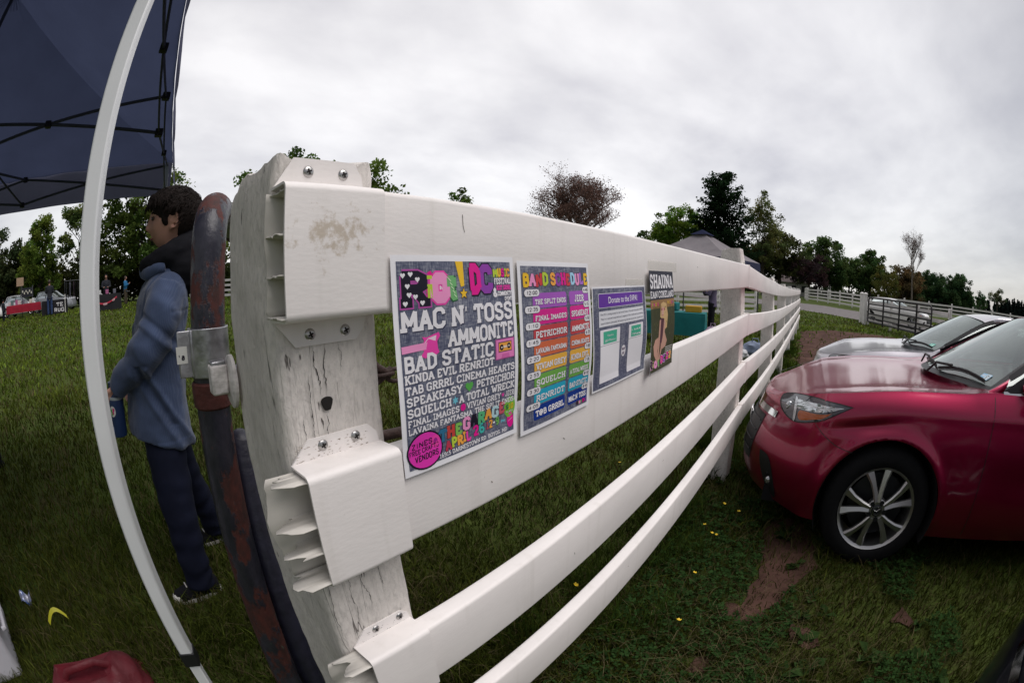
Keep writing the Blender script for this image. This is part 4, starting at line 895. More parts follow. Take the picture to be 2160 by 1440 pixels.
def draw4(p):
    W, Hh = p.W, p.H; U = lambda q: q * W; V = lambda q: Hh - q * Hh
    p.rect(U(.0), V(1), U(1), V(.28), (.05, .055, .022))
    r2 = random.Random(4); p.layer = 1
    for i in range(320):
        a, b = r2.uniform(.02, .98), r2.uniform(.34, .97); p.line([(U(a), V(b)), (U(a + r2.uniform(-.03, .03)), V(b - r2.uniform(.01, .035)))], r2.uniform(.0004, .0012), random.Random(i).choice([(.10, .105, .035), (.035, .04, .016), (.14, .13, .05), (.07, .045, .025)]))
    p.rect(U(.0), V(.37), U(1), V(.28), (.30, .17, .07)); p.layer = 2
    for i in range(30): a = r2.uniform(0, 1); p.line([(U(a), V(.37)), (U(a + r2.uniform(-.02, .02)), V(.37 - r2.uniform(.01, .04)))], .001, (.17, .12, .04))
    skin = (.58, .33, .25); hair = (.62, .42, .20); p.layer = 3
    # seated figure: hair, arms down to the shins, folded legs, dark dress
    p.poly([(U(.43), V(.33)), (U(.52), V(.31)), (U(.64), V(.33)), (U(.70), V(.45)), (U(.68), V(.58)), (U(.60), V(.60)), (U(.55), V(.5)), (U(.42), V(.46))], hair)
    p.poly([(U(.20), V(.74)), (U(.26), V(.68)), (U(.40), V(.66)), (U(.42), V(.72)), (U(.36), V(.80)), (U(.42), V(.90)), (U(.36), V(.92)), (U(.24), V(.83))], skin); p.poly([(U(.50), V(.67)), (U(.60), V(.62)), (U(.72), V(.72)), (U(.68), V(.78)), (U(.56), V(.80)), (U(.48), V(.78))], skin)
    p.layer = 4; p.poly([(U(.42), V(.47)), (U(.56), V(.48)), (U(.60), V(.56)), (U(.56), V(.70)), (U(.44), V(.76)), (U(.40), V(.68)), (U(.41), V(.56))], (.10, .035, .05))
    p.layer = 5; p.ellipse(U(.50), V(.40), .0095, .017, (.66, .40, .31)); p.poly([(U(.40), V(.49)), (U(.45), V(.49)), (U(.44), V(.66)), (U(.42), V(.90)), (U(.36), V(.92)), (U(.38), V(.70))], skin); p.poly([(U(.56), V(.49)), (U(.62), V(.53)), (U(.60), V(.66)), (U(.46), V(.90)), (U(.42), V(.89)), (U(.54), V(.67))], skin)
    p.layer = 6; p.ellipse(U(.465), V(.385), .004, .0035, (.35, .02, .12)); p.ellipse(U(.55), V(.385), .004, .0035, (.35, .02, .12)); p.line([(U(.48), V(.445)), (U(.53), V(.445))], .0007, (.45, .08, .08)); p.poly([(U(.43), V(.335)), (U(.52), V(.315)), (U(.62), V(.34)), (U(.6), V(.36)), (U(.45), V(.36))], hair)
    p.layer = 2; p.text('BANDS', U(.05), V(.345), U(.36), .0085, [MG, LG, PK, YE, MG], wt=.1, serif=False); p.text('ROCK', U(.68), V(.34), U(.97), .0085, [YE, OR, MG, PU], wt=.1, serif=False)
    p.layer = 1; p.rect(U(0), V(.285), U(1), V(0), (.03, .032, .05)); p.layer = 2
    p.text('SHAUNA', U(.05), V(.175), U(.97), .037, WH, wt=.1); p.text('DEAN COKELAND', U(.0), V(.268), U(.985), .0185, WH, wt=.09, gap=.04)
    p.text('ANYTHING GOES', U(.66), V(.80), U(.94), .0045, WH, wt=.09, serif=False) if False else None
    for q in range(4): p.rect(U(.68), V(.80 + q * .022), U(.95), V(.79 + q * .022), (.55, .53, .50))
    p.layer = 4; p.text('Riot', U(.08), V(.965), U(.46), .024, [BK, LG, LP, GN], wt=.15, outline=(.75, .4, .6)); p.text('DC', U(.50), V(.95), U(.70), .023, [MG, PU], wt=.15, outline=WH, serif=False); p.text('22', U(.73), V(.935), U(.94), .022, [MG, OR], wt=.15, outline=WH, serif=False); p.layer = 0
poster('lineup_poster', 'largest festival lineup poster with big white band names on printed denim, nearest the end post', .298, -.2365, .2205, .2665, draw1, bend=hang(.006))
poster('schedule_poster', 'band schedule poster with rainbow rows of times, beside the lineup poster', .5265, -.2465, .219, .2715, draw2, bend=hang(.007))
poster('donation_poster', 'landscape denim notice with a purple donation heading and two white cards', .757, -.228, .2785, .2085, draw3, margin=.0035, bend=hang(.005))
poster('portrait_poster', 'poster with a photo of a seated woman on grass, farthest along the rail', 1.044, -.247, .212, .264, draw4, bend=hang(.006, .012), back=None)
tape_m = mat('clear_tape', (.80, .78, .72), .25, alpha=.35, spec=.5)
for (ya, za, yb, zb_) in ((1.06, .017, 1.30, .044), (.92, -.02, 1.03, -.004)):
    mb = MB(); mb.add([(XF + .0012, ya, za), (XF + .0012, yb, za), (XF + .0012, yb, zb_), (XF + .0012, ya, zb_)], [(0, 1, 2, 3)])
    o = mb.build('tape_strip', tape_m); o.matrix_world = fm; tag(o, 'strip of clear tape above the poster of the seated woman' if ya > 1 else 'strip of clear tape along the top edge of the donation notice', 'tape', None)
# ---------------------------------------------------------------- people
def fuse(mb, voxel, smooth=6, disp=None):
    """one continuous surface from overlapping closed pieces; returns a mesh"""
    me = bpy.data.meshes.new('tmp'); me.from_pydata(mb.v, [], mb.f); me.update()
    ob = bpy.data.objects.new('tmp', me); C.objects.link(ob)
    rm = ob.modifiers.new('r', 'REMESH'); rm.mode = 'VOXEL'; rm.voxel_size = voxel; rm.adaptivity = 0
    if smooth:
        sm = ob.modifiers.new('s', 'SMOOTH'); sm.factor = .5; sm.iterations = smooth
    dg = bpy.context.evaluated_depsgraph_get()
    res = bpy.data.meshes.new_from_object(ob.evaluated_get(dg))
    bpy.data.objects.remove(ob); bpy.data.meshes.remove(me)
    if disp:
        nn = len(res.vertices); co = np.empty(nn * 3); no = np.empty(nn * 3)
        res.vertices.foreach_get('co', co); res.vertices.foreach_get('normal', no); co = co.reshape(-1, 3); no = no.reshape(-1, 3)
        d = np.array([disp(Vector(p)) for p in co]); co = co + no * d[:, None]; res.vertices.foreach_set('co', co.ravel()); res.update()
    return res
def ring_ell(c, a, b, ra, rb, n_=24, pw=2.0):
    """ring with half axes ra along a, rb along b"""
    c, a, b = Vector(c), Vector(a), Vector(b); P = []
    for k in range(n_):
        t = 2 * math.pi * k / n_; ct, st = math.cos(t), math.sin(t)
        P.append(c + a * (ra * math.copysign(abs(ct) ** (2 / pw), ct)) + b * (rb * math.copysign(abs(st) ** (2 / pw), st)))
    return P
def head_shape(mb, c, fwd, h=.232, yaw_left=None):
    """sculpted head: brow, eye sockets, nose, lips, chin, ears; fwd is the facing direction"""
    f = Vector(fwd).normalized(); u = Vector((0, 0, 1)); u = (u - f * u.dot(f)).normalized(); l = u.cross(f); c = Vector(c); k = h / .232
    nu, nv = 56, 44; vs = []; fs = []
    G = lambda x, s: math.exp(-(x / s) ** 2)
    for j in range(nv + 1):
        th = math.pi * j / nv
        for i in range(nu):
            ph = 2 * math.pi * i / nu
            F_, L_, U_ = math.sin(th) * math.cos(ph), math.sin(th) * math.sin(ph), math.cos(th)
            x, y, z = .097 * F_, .076 * L_, .116 * U_
            if z < -.01:
                t = min(1, (-.01 - z) / .10); y *= 1 - .34 * t
                if F_ < 0: x *= 1 - .62 * t
                else: x = x * (1 - .06 * t) + .016 * t * F_
            if F_ > 0:
                fr = F_
                x += fr * (.026 * G(y, .013) * G(z + .022, .017) + .014 * G(y, .010) * G(z - .004, .020) + .006 * G(z - .036, .014) * G(y, .045)
                           - .011 * (G(y - .032, .015) + G(y + .032, .015)) * G(z - .014, .014) + .007 * G(y, .020) * (G(z + .060, .006) + G(z + .072, .006))
                           - .004 * G(y, .02) * G(z + .066, .003) + .010 * G(y, .022) * G(z + .098, .014) + .004 * (G(y - .045, .02) + G(y + .045, .02)) * G(z + .025, .02))
            vs.append(c + (f * x + l * y + u * z) * k)
    for j in range(nv):
        for i in range(nu): fs.append((j * nu + i, (j + 1) * nu + i, (j + 1) * nu + (i + 1) % nu, j * nu + (i + 1) % nu))
    mb.add(vs, fs)
    for s in (1, -1):   # ears: a rim around a bowl
        ec = c + (l * s * .074 + f * -.008 + u * -.005) * k; path = []
        for q in range(15):
            a = R(-115 + 310 * q / 14); path.append(ec + (f * (-.018 * math.cos(a) - .004) + u * (.032 * math.sin(a)) + l * s * (.010 + .006 * (-math.cos(a) * -1))) * k)
        mb.tube(path, .0052 * k, 8); mb.ell(ec + (f * -.002) * k, (.012 * k, .012 * k, .024 * k), 10, 8); mb.ell(ec + (u * -.03 + f * .008) * k, (.009 * k, .008 * k, .011 * k), 8, 6)
    return f, l, u
def hand_shape(mb, wrist, d, palm_n, k=1.0, curl=1.0):
    """palm, four bent fingers of different lengths and a thumb"""
    d = Vector(d).normalized(); n_ = Vector(palm_n); n_ = (n_ - d * n_.dot(d)).normalized(); s = d.cross(n_); w_ = Vector(wrist)
    rings = []
    for t, wd, th in ((0, .024, .018), (.03, .034, .016), (.065, .041, .014), (.088, .040, .011)):
        rings.append(ring_ell(w_ + d * t * k, s, n_, wd * k, th * k, 14, 2.6))
    mb.loft(rings, cap=True)
    for i, (off, ln) in enumerate(((-.029, .068), (-.010, .078), (.010, .073), (.028, .058))):
        p = w_ + d * .083 * k + s * off * k; path = [p]; a = 0
        for q in range(4):
            a += R(24) * curl * (1 + .15 * i); p = p + (d * math.cos(a) + n_ * math.sin(a)) * ln * k / 4; path.append(p)
        mb.tube(path, [.0088 * k, .0088 * k, .0082 * k, .0076 * k, .0060 * k], 8)
    p = w_ + d * .025 * k - s * .03 * k; path = [p]
    for q, (dd, sd, nd) in enumerate(((.022, -.016, .010), (.020, -.008, .014), (.018, .002, .014))):
        p = p + (d * dd - s * -sd * 1 + n_ * nd) * k; path.append(p)
    mb.tube(path, [.011 * k, .0105 * k, .009 * k, .0065 * k], 8)
skin_m = mat('skin', (.50, .27, .205), .5, var=.12, vscale=14, bump=.08, bscale=300, spec=.35)
eye_m = mat('eye', (.05, .035, .03), .15)
hair_m = mat('dark_hair', (.014, .009, .0075), .7, var=.4, vscale=60, bump=.5, bscale=90, spec=.2)
black_cl = mat('black_cotton', (.010, .010, .013), .9, var=.2, vscale=20, bump=.5, bscale=400, spec=.15)
navy_cl = mat('navy_trousers', (.006, .008, .021), .85, var=.25, vscale=12, bump=.3, bscale=500, spec=.2)
rubber = mat('white_rubber', (.62, .60, .57), .6, var=.15, vscale=60)
def stripe_denim():
    m = mat('striped_denim', (.048, .070, .135), .85, var=.28, vscale=9, bump=.25, bscale=700, spec=.2, sheen=.2, detail=6)
    t = m.node_tree; L = t.links.new; b = t.nodes['Principled BSDF']
    co = t.nodes.new('ShaderNodeTexCoord'); sx = t.nodes.new('ShaderNodeSeparateXYZ'); L(co.outputs['Object'], sx.inputs[0])
    nz = t.nodes.new('ShaderNodeTexNoise'); L(co.outputs['Object'], nz.inputs[0]); nz.inputs['Scale'].default_value = 9
    a = t.nodes.new('ShaderNodeMath'); a.operation = 'MULTIPLY_ADD'; L(sx.outputs[1], a.inputs[0]); a.inputs[1].default_value = 1
    a2 = t.nodes.new('ShaderNodeMath'); a2.operation = 'MULTIPLY_ADD'; L(sx.outputs[0], a2.inputs[0]); a2.inputs[1].default_value = .8; L(a.outputs[0], a2.inputs[2])
    a3 = t.nodes.new('ShaderNodeMath'); a3.operation = 'MULTIPLY_ADD'; L(nz.outputs[0], a3.inputs[0]); a3.inputs[1].default_value = .03; L(a2.outputs[0], a3.inputs[2])
    w_ = t.nodes.new('ShaderNodeMath'); w_.operation = 'SINE'; k = t.nodes.new('ShaderNodeMath'); k.operation = 'MULTIPLY'; L(a3.outputs[0], k.inputs[0]); k.inputs[1].default_value = 2 * math.pi / .0085; L(k.outputs[0], w_.inputs[0])
    r = t.nodes.new('ShaderNodeMapRange'); L(w_.outputs[0], r.inputs[0]); r.inputs[1].default_value = .35; r.inputs[2].default_value = .9; r.inputs[3].default_value = 0; r.inputs[4].default_value = .07
    mx = t.nodes.new('ShaderNodeMix'); mx.data_type = 'RGBA'; L(r.outputs[0], mx.inputs[0]); L(b.inputs['Base Color'].links[0].from_socket, mx.inputs[6]); mx.inputs[7].default_value = (.26, .31, .42, 1)
    L(mx.outputs[2], b.inputs['Base Color']); return m
def teen():
    T = thing('person', 'young person in striped blue denim jacket and black hood, standing behind the gate pipe', 'person', (-1.9, .15, 0))
    OX, OY = -1.9, .15
    def loc(p): return (p[0] - OX, p[1] - OY, p[2])
    X, Y, Z = Vector((1, 0, 0)), Vector((0, 1, 0)), Vector((0, 0, 1))
    # body: one continuous figure
    mb = MB(); hc = Vector((-1.915, .232, 1.552)); fwd = Vector((-.16, -.98, -.05))
    f, l, u = head_shape(mb, hc, fwd, .235)
    mb.loft([ring_ell(c, X, Y, a, b, 20) for c, a, b in (((-1.92, .255, 1.52), .056, .06), ((-1.92, .256, 1.44), .055, .058), ((-1.92, .252, 1.38), .062, .062), ((-1.92, .235, 1.33), .12, .075), ((-1.92, .21, 1.26), .155, .092), ((-1.92, .185, 1.1), .14, .09), ((-1.92, .15, .92), .135, .088), ((-1.915, .135, .78), .15, .10), ((-1.915, .135, .72), .13, .09))], cap=True)
    JL = [(-1.765, .205, 1.285), (-1.742, .155, 1.16), (-1.742, .09, 1.055), (-1.785, .03, .995), (-1.83, -.04, .955)]
    JR = [(-2.075, .215, 1.285), (-2.10, .17, 1.16), (-2.105, .12, 1.04), (-2.07, .06, .97), (-2.02, .03, .92)]
    for J in (JL, JR): mb.tube(J, [.05, .046, .04, .034, .027], 14)
    LL = [(-1.845, .13, .76), (-1.79, .112, .58), (-1.76, .105, .40), (-1.755, .098, .22), (-1.752, .092, .05)]
    LR = [(-1.985, .145, .76), (-2.05, .18, .58), (-2.10, .215, .41), (-2.15, .275, .23), (-2.18, .315, .06)]
    for J in (LL, LR): mb.tube(J, [.085, .07, .052, .048, .036], 14)
    hand_shape(mb, (-1.832, -.045, .955), (-.25, -.45, -.85), (-.6, -.6, .2), .95, 1.3); hand_shape(mb, (-2.02, .03, .92), (.3, -.3, -.9), (.8, .3, .1), .95, 1.2)
    for (ax_, ay_) in ((-1.752, .092), (-2.18, .315)): mb.ell((ax_, ay_ - .045, .04), (.036, .10, .035), 14, 8)
    me = fuse(mb, .0065, 2); me.transform(Matrix.Translation((-OX, -OY, 0))); link('body', me, skin_m, T, smooth=180)
    body = T.children[0]
    eb = MB()
    for s in (1, -1): eb = MB().ell(hc + f * .083 + l * s * .031 + u * .014, (.011, .011, .009), 12, 8); eb.build('eye', eye_m, T, smooth=180, xf=loc)
    for s in (1, -1):   # brows and lips
        mb = MB(); mb.tube([hc + f * (.0905 - .010 * t * t) + l * s * (.014 + .032 * t) + u * (.034 + .004 * math.sin(3 * t)) for t in np.linspace(0, 1, 6)], [.0032, .0042, .0045, .004, .003, .0018], 6); mb.build('eyebrow', hair_m, T, smooth=60, xf=loc)
    mb = MB(); mb.tube([hc + f * (.0975 - .012 * abs(t) ** 2) + l * .020 * t + u * (-.064) for t in np.linspace(-1, 1, 9)], [.002, .0034, .0042, .0045, .0042, .0045, .0042, .0034, .002], 6); mb.build('lips', mat('lips', (.27, .10, .09), .5), T, smooth=60, xf=loc)
    # hair: dark loose curls
    mb = MB(); hcc = hc + u * .035 - f * .012
    mb.ell(hcc + u * .012 - f * .008, (.096, .110, .085), 40, 28); mb.ell(hc - f * .055 - u * .02, (.07, .055, .085), 24, 16); mb.ell(hc + f * .060 + u * .086, (.070, .052, .036), 24, 16)
    for s in (1, -1): mb.ell(hc + l * s * .068 + f * .022 + u * .02, (.014, .022, .045), 12, 10)
    r2 = random.Random(11)
    for q in range(360):
        th = math.acos(r2.uniform(-.35, 1)); ph = r2.uniform(0, 6.283); dv = Vector((math.sin(th) * math.cos(ph), math.sin(th) * math.sin(ph), math.cos(th)))
        if (dv.dot(f) > .25 and dv.z < .40) or (dv.z < .05 and dv.dot(f) > -.3): continue
        p0 = hcc + Vector((dv.x * .096, dv.y * .113, dv.z * .09)); sw = Vector((r2.uniform(-1, 1), r2.uniform(-1, 1), r2.uniform(-1, .6))); sw = (sw - dv * sw.dot(dv)).normalized(); bn = dv.cross(sw); ln = r2.uniform(.018, .034)
        pts = [p0 - dv * .008 + dv * (.004 + .011 * math.sin(math.pi * t)) + sw * (t - .2) * ln + bn * .007 * math.sin(t * 6 + q) + f * (.010 * t if dv.dot(f) > .3 else 0) - u * (.012 * t * t) for t in np.linspace(0, 1, 6)]
        mb.tube(pts, [.006, .0072, .007, .006, .0045, .0025], 6)
    me = fuse(mb, .0042, 1, lambda p: .002 * mnoise.noise(p * 95) + .006 * mnoise.noise(p * 28)); me.transform(Matrix.Translation((-OX, -OY, 0))); hm_ = link('hair', me, hair_m, T, smooth=180)
    st_ = MB()   # loose strands over the mop
    for q in range(4200):
        th = math.acos(r2.uniform(-.45, 1)); ph = r2.uniform(0, 6.283); dv = Vector((math.sin(th) * math.cos(ph), math.sin(th) * math.sin(ph), math.cos(th)))
        if (dv.dot(f) > .15 and dv.z < .42) or (dv.z < .12 and dv.dot(f) > -.35): continue
        p0 = hcc + Vector((dv.x * .100, dv.y * .119, dv.z * .094)); sw = f * r2.uniform(.0, .9) - u * r2.uniform(.1, 1.0) + Vector((r2.uniform(-1, 1), r2.uniform(-1, 1), r2.uniform(-.6, .6))) * .7; sw = (sw - dv * sw.dot(dv)).normalized(); ln = r2.uniform(.03, .075); bn = dv.cross(sw); ph2 = r2.uniform(0, 6)
        st_.tube([p0 - dv * .004 + dv * (.002 + .020 * math.sin(2.3 * t)) + sw * (t - .3) * ln + bn * .004 * math.sin(t * 4 + ph2) - u * (.010 * t * t) for t in np.linspace(0, 1, 5)], [.0015, .0019, .0018, .0014, .0007], 4, cap=False)
    st_.build('strands', hair_m, hm_, smooth=180, xf=loc)
    # black hood bunched round the neck and hanging at the back
    mb = MB(); path = []; rad = []
    for q in range(25):
        a = 2 * math.pi * q / 24; path.append((-1.92 + .088 * math.cos(a), .232 + .100 * math.sin(a), 1.412 + .035 * math.sin(a))); rad.append((.056 + .016 * math.sin(a), .066 + .016 * math.sin(a)))
    mb.tube(path, rad, 14, cap=False); mb.ell((-1.905, .315, 1.37), (.135, .072, .12), 20, 14); mb.ell((-1.845, .285, 1.365), (.088, .085, .09), 20, 14); mb.ell((-1.84, .285, 1.315), (.065, .06, .05), 16, 10); mb.ell((-1.92, .25, 1.40), (.09, .09, .055), 18, 12)
    me = fuse(mb, .0085, 4, lambda p: .006 * mnoise.noise(p * 17) + .003 * mnoise.noise(Vector((p.x * 30, p.y * 30, p.z * 60)))); me.transform(Matrix.Translation((-OX, -OY, 0))); link('hood', me, black_cl, T, smooth=180)
    # denim jacket
    mb = MB(); tor = []
    for z, cy_, hx, hy, tilt in ((.705, .117, .190, .143, .26), (.76, .118, .190, .141, .2), (.85, .127, .187, .136, .1), (1.0, .145, .186, .128, 0), (1.12, .168, .190, .120, 0), (1.22, .187, .198, .112, 0), (1.285, .20, .190, .104, 0), (1.33, .212, .150, .092, 0), (1.365, .222, .105, .088, 0), (1.395, .225, .093, .088, .25)):
        rg = ring_ell((-1.915, cy_, z), X, Y, hx, hy, 36, 2.4)
        tor.append([Vector((p.x, p.y, p.z - tilt * (p.y - cy_) * (1 if z < 1.3 else -1))) for p in rg])
    mb.loft(tor, cap=True)
    mb.tube([(-1.80, .205, 1.275), (-1.752, .175, 1.20), (-1.735, .125, 1.11), (-1.737, .082, 1.055), (-1.775, .035, 1.005), (-1.815, -.018, .965), (-1.838, -.052, .925)], [.078, .080, .076, .071, .062, .054, .049], 22)
    mb.tube([(-2.04, .215, 1.275), (-2.09, .185, 1.20), (-2.11, .13, 1.11), (-2.105, .115, 1.04), (-2.07, .065, .98), (-2.025, .035, .93)], [.085, .086, .082, .074, .062, .05], 20)
    def folds(p):
        d = .0085 * mnoise.noise(Vector((p.x * 9, p.y * 9 + p.z * 4, p.z * 6))) + .004 * mnoise.noise(Vector((p.x * 26, p.y * 26, p.z * 22 + 5)))
        # drag folds from the elbow to the hem and rolls on the sleeve
        q = (p.z - .98) + (p.y - .12) * 1.9
        if p.z < 1.02 and p.y > .03: d += .012 * math.exp(-((q + .05) / .028) ** 2) - .010 * math.exp(-((q + .10) / .03) ** 2) * (1 if p.z > .78 else .3) + .007 * math.exp(-((q + .165) / .026) ** 2)
        e_ = (Vector((p.x, p.y, p.z)) - Vector((-1.74, .08, 1.05))).length
        if p.x > -1.83 and e_ < .16: d += .005 * math.sin((p.y * .9 + p.z * .55) * 62 + 3.5 * mnoise.noise(p * 9)) * (1 - e_ / .16)
        if p.z < .72: d += .003
        if p.z > 1.10: d -= .0045 * math.exp(-((p.x + 1.788 + .05 * (p.y - .2)) / .006) ** 2) + .003 * math.exp(-((p.x + 1.905) / .004) ** 2) * (p.z > 1.30)
        if p.y > .2: d -= .003 * math.exp(-((p.z - 1.20) / .005) ** 2)
        if p.x > -1.80 and p.z > 1.02: d += .007 * math.exp(-(((p.z - 1.13) + (p.y - .12) * .8) / .016) ** 2) - .006 * math.exp(-(((p.z - 1.17) + (p.y - .12) * .8) / .014) ** 2)
        return d
    me = fuse(mb, .006, 5, folds); me.transform(Matrix.Translation((-OX, -OY, 0)))
    jk = link('jacket', me, stripe_denim(), T, smooth=180)
    mb = MB(); cp = []   # soft turned-down collar round the front of the hood
    for q in range(19):
        a = R(140 + 215 * q / 18); c, sn_ = math.cos(a), math.sin(a); cp.append((-1.916 + .122 * c, .206 + .104 * sn_, 1.358 + .012 * math.sin(q * .8)))
    mb.tube(cp, [(.036 - .012 * abs(q - 9) / 9, .014) for q in range(19)], 12)
    me = fuse(mb, .006, 3, lambda p: .004 * mnoise.noise(p * 20)); me.transform(Matrix.Translation((-OX, -OY, 0))); link('collar', me, MATS['striped_denim'], jk, smooth=180)
    # trousers and canvas shoes
    mb = MB()
    mb.loft([ring_ell(c, X, Y, a, b, 26) for c, a, b in (((-1.915, .132, .86), .158, .105), ((-1.915, .135, .78), .168, .112), ((-1.915, .138, .70), .165, .112))], cap=True)
    mb.tube([(-1.845, .125, .78), (-1.80, .112, .58), (-1.762, .104, .40), (-1.752, .094, .22), (-1.75, .088, .062)], [.098, .090, .079, .072, .070], 22)
    mb.tube([(-1.985, .142, .78), (-2.05, .18, .58), (-2.10, .218, .41), (-2.15, .278, .23), (-2.178, .312, .07)], [.098, .088, .078, .070, .066], 22)
    me = fuse(mb, .009, 4, lambda p: .005 * mnoise.noise(Vector((p.x * 14, p.y * 14, p.z * 16))) + .0035 * math.sin(p.z * 70 + 5 * mnoise.noise(p * 6)) * (1 if p.z < .3 else .3)); me.transform(Matrix.Translation((-OX, -OY, 0))); link('trousers', me, navy_cl, T, smooth=180)
    for (ax_, ay_, dz) in ((-1.752, .062, 0), (-2.18, .285, .0)):
        mb = MB(); rows = []
        for t, hw, hh in ((-.13, .012, .03), (-.118, .030, .042), (-.08, .040, .052), (-.03, .041, .068), (.03, .036, .085), (.08, .034, .088), (.105, .02, .07), (.11, .008, .05)):
            rows.append([(ax_ + hw * math.cos(a), ay_ + t, .018 + hh * max(0, math.sin(a)) ** .8 if math.sin(a) > 0 else .018) for a in np.linspace(0, 2 * math.pi, 16, endpoint=False)])
        mb.loft(rows, cap=True); sh = mb.build('shoe', black_cl, T, smooth=60, xf=loc)
        mb = MB(); rows = []
        for z, k in ((.0, 1.0), (.004, 1.06), (.022, 1.04)):
            rows.append([(ax_ + .042 * k * math.cos(a) * (1 - .12 * math.sin(a)), ay_ - .01 + .125 * k * math.sin(a), z) for a in np.linspace(0, 2 * math.pi, 28, endpoint=False)])
        mb.loft(rows, cap=True); mb.build('sole', rubber, sh, smooth=50, xf=loc)
        mb = MB(); mb.ell((ax_, ay_ - .108, .024), (.036, .034, .030), 16, 10); mb.build('toe_cap', rubber, sh, smooth=180, xf=loc)
        mb = MB()
        for q in range(4): mb.tube([(ax_ - .02, ay_ - .055 + q * .02, .078 + q * .006), (ax_ + .02, ay_ - .052 + q * .02, .078 + q * .006)], .003, 5)
        o = mb.build('laces', rubber, sh, xf=loc)
    # bottle carried at the hip
    B = thing('water_bottle', 'dark blue drinking bottle with a round white sticker, held beside the denim jacket', 'bottle', (-1.852, -.078, .748)); B.rotation_euler = (R(-4), R(3), 0)
    def lathe(prof, n_=28):
        m_ = MB(); m_.loft([[(r * math.cos(a), r * math.sin(a), z) for a in np.linspace(0, 2 * math.pi, n_, endpoint=False)] for r, z in prof], cap=True); return m_
    bl = mat('bottle_blue', (.012, .028, .085), .35, var=.15, vscale=20, spec=.5)
    lathe([(.030, 0), (.035, .004), (.036, .02), (.036, .145), (.034, .155), (.028, .17), (.026, .19), (.03, .192), (.03, .21), (.02, .214)]).build('flask', bl, B, smooth=40)
    lathe([(.0365, .148), (.0368, .15), (.0368, .157), (.0345, .159)]).build('ring_band', mat('bottle_grey', (.30, .34, .36), .5), B, smooth=40)
    def onb(a, z, r=.0364): return (r * math.cos(a), r * math.sin(a), z)
    def patch_(name, ca, cz, ra, rz_, col, r, par):
        m_ = MB(); n_ = 20; m_.add([onb(ca, cz, r)] + [onb(ca + ra * math.cos(t) / .0364, cz + rz_ * math.sin(t), r) for t in np.linspace(0, 2 * math.pi, n_, endpoint=False)], [(0, 1 + k, 1 + (k + 1) % n_) for k in range(n_)], col); return m_.build(name, ink, par)
    st = patch_('sticker', -.55, .105, .0145, .021, (.55, .54, .52), .0368, B)
    for ca, cz, col in ((-.75, .108, (.10, .35, .10)), (-.5, .10, (.5, .04, .16)), (-.62, .095, (.10, .35, .10)), (-.42, .112, (.5, .04, .16))): patch_('sticker_art', ca, cz, .005, .007, col, .0371, st)
    patch_('print_swirl', -.9, .035, .012, .02, (.09, .13, .24), .0368, B)
teen()
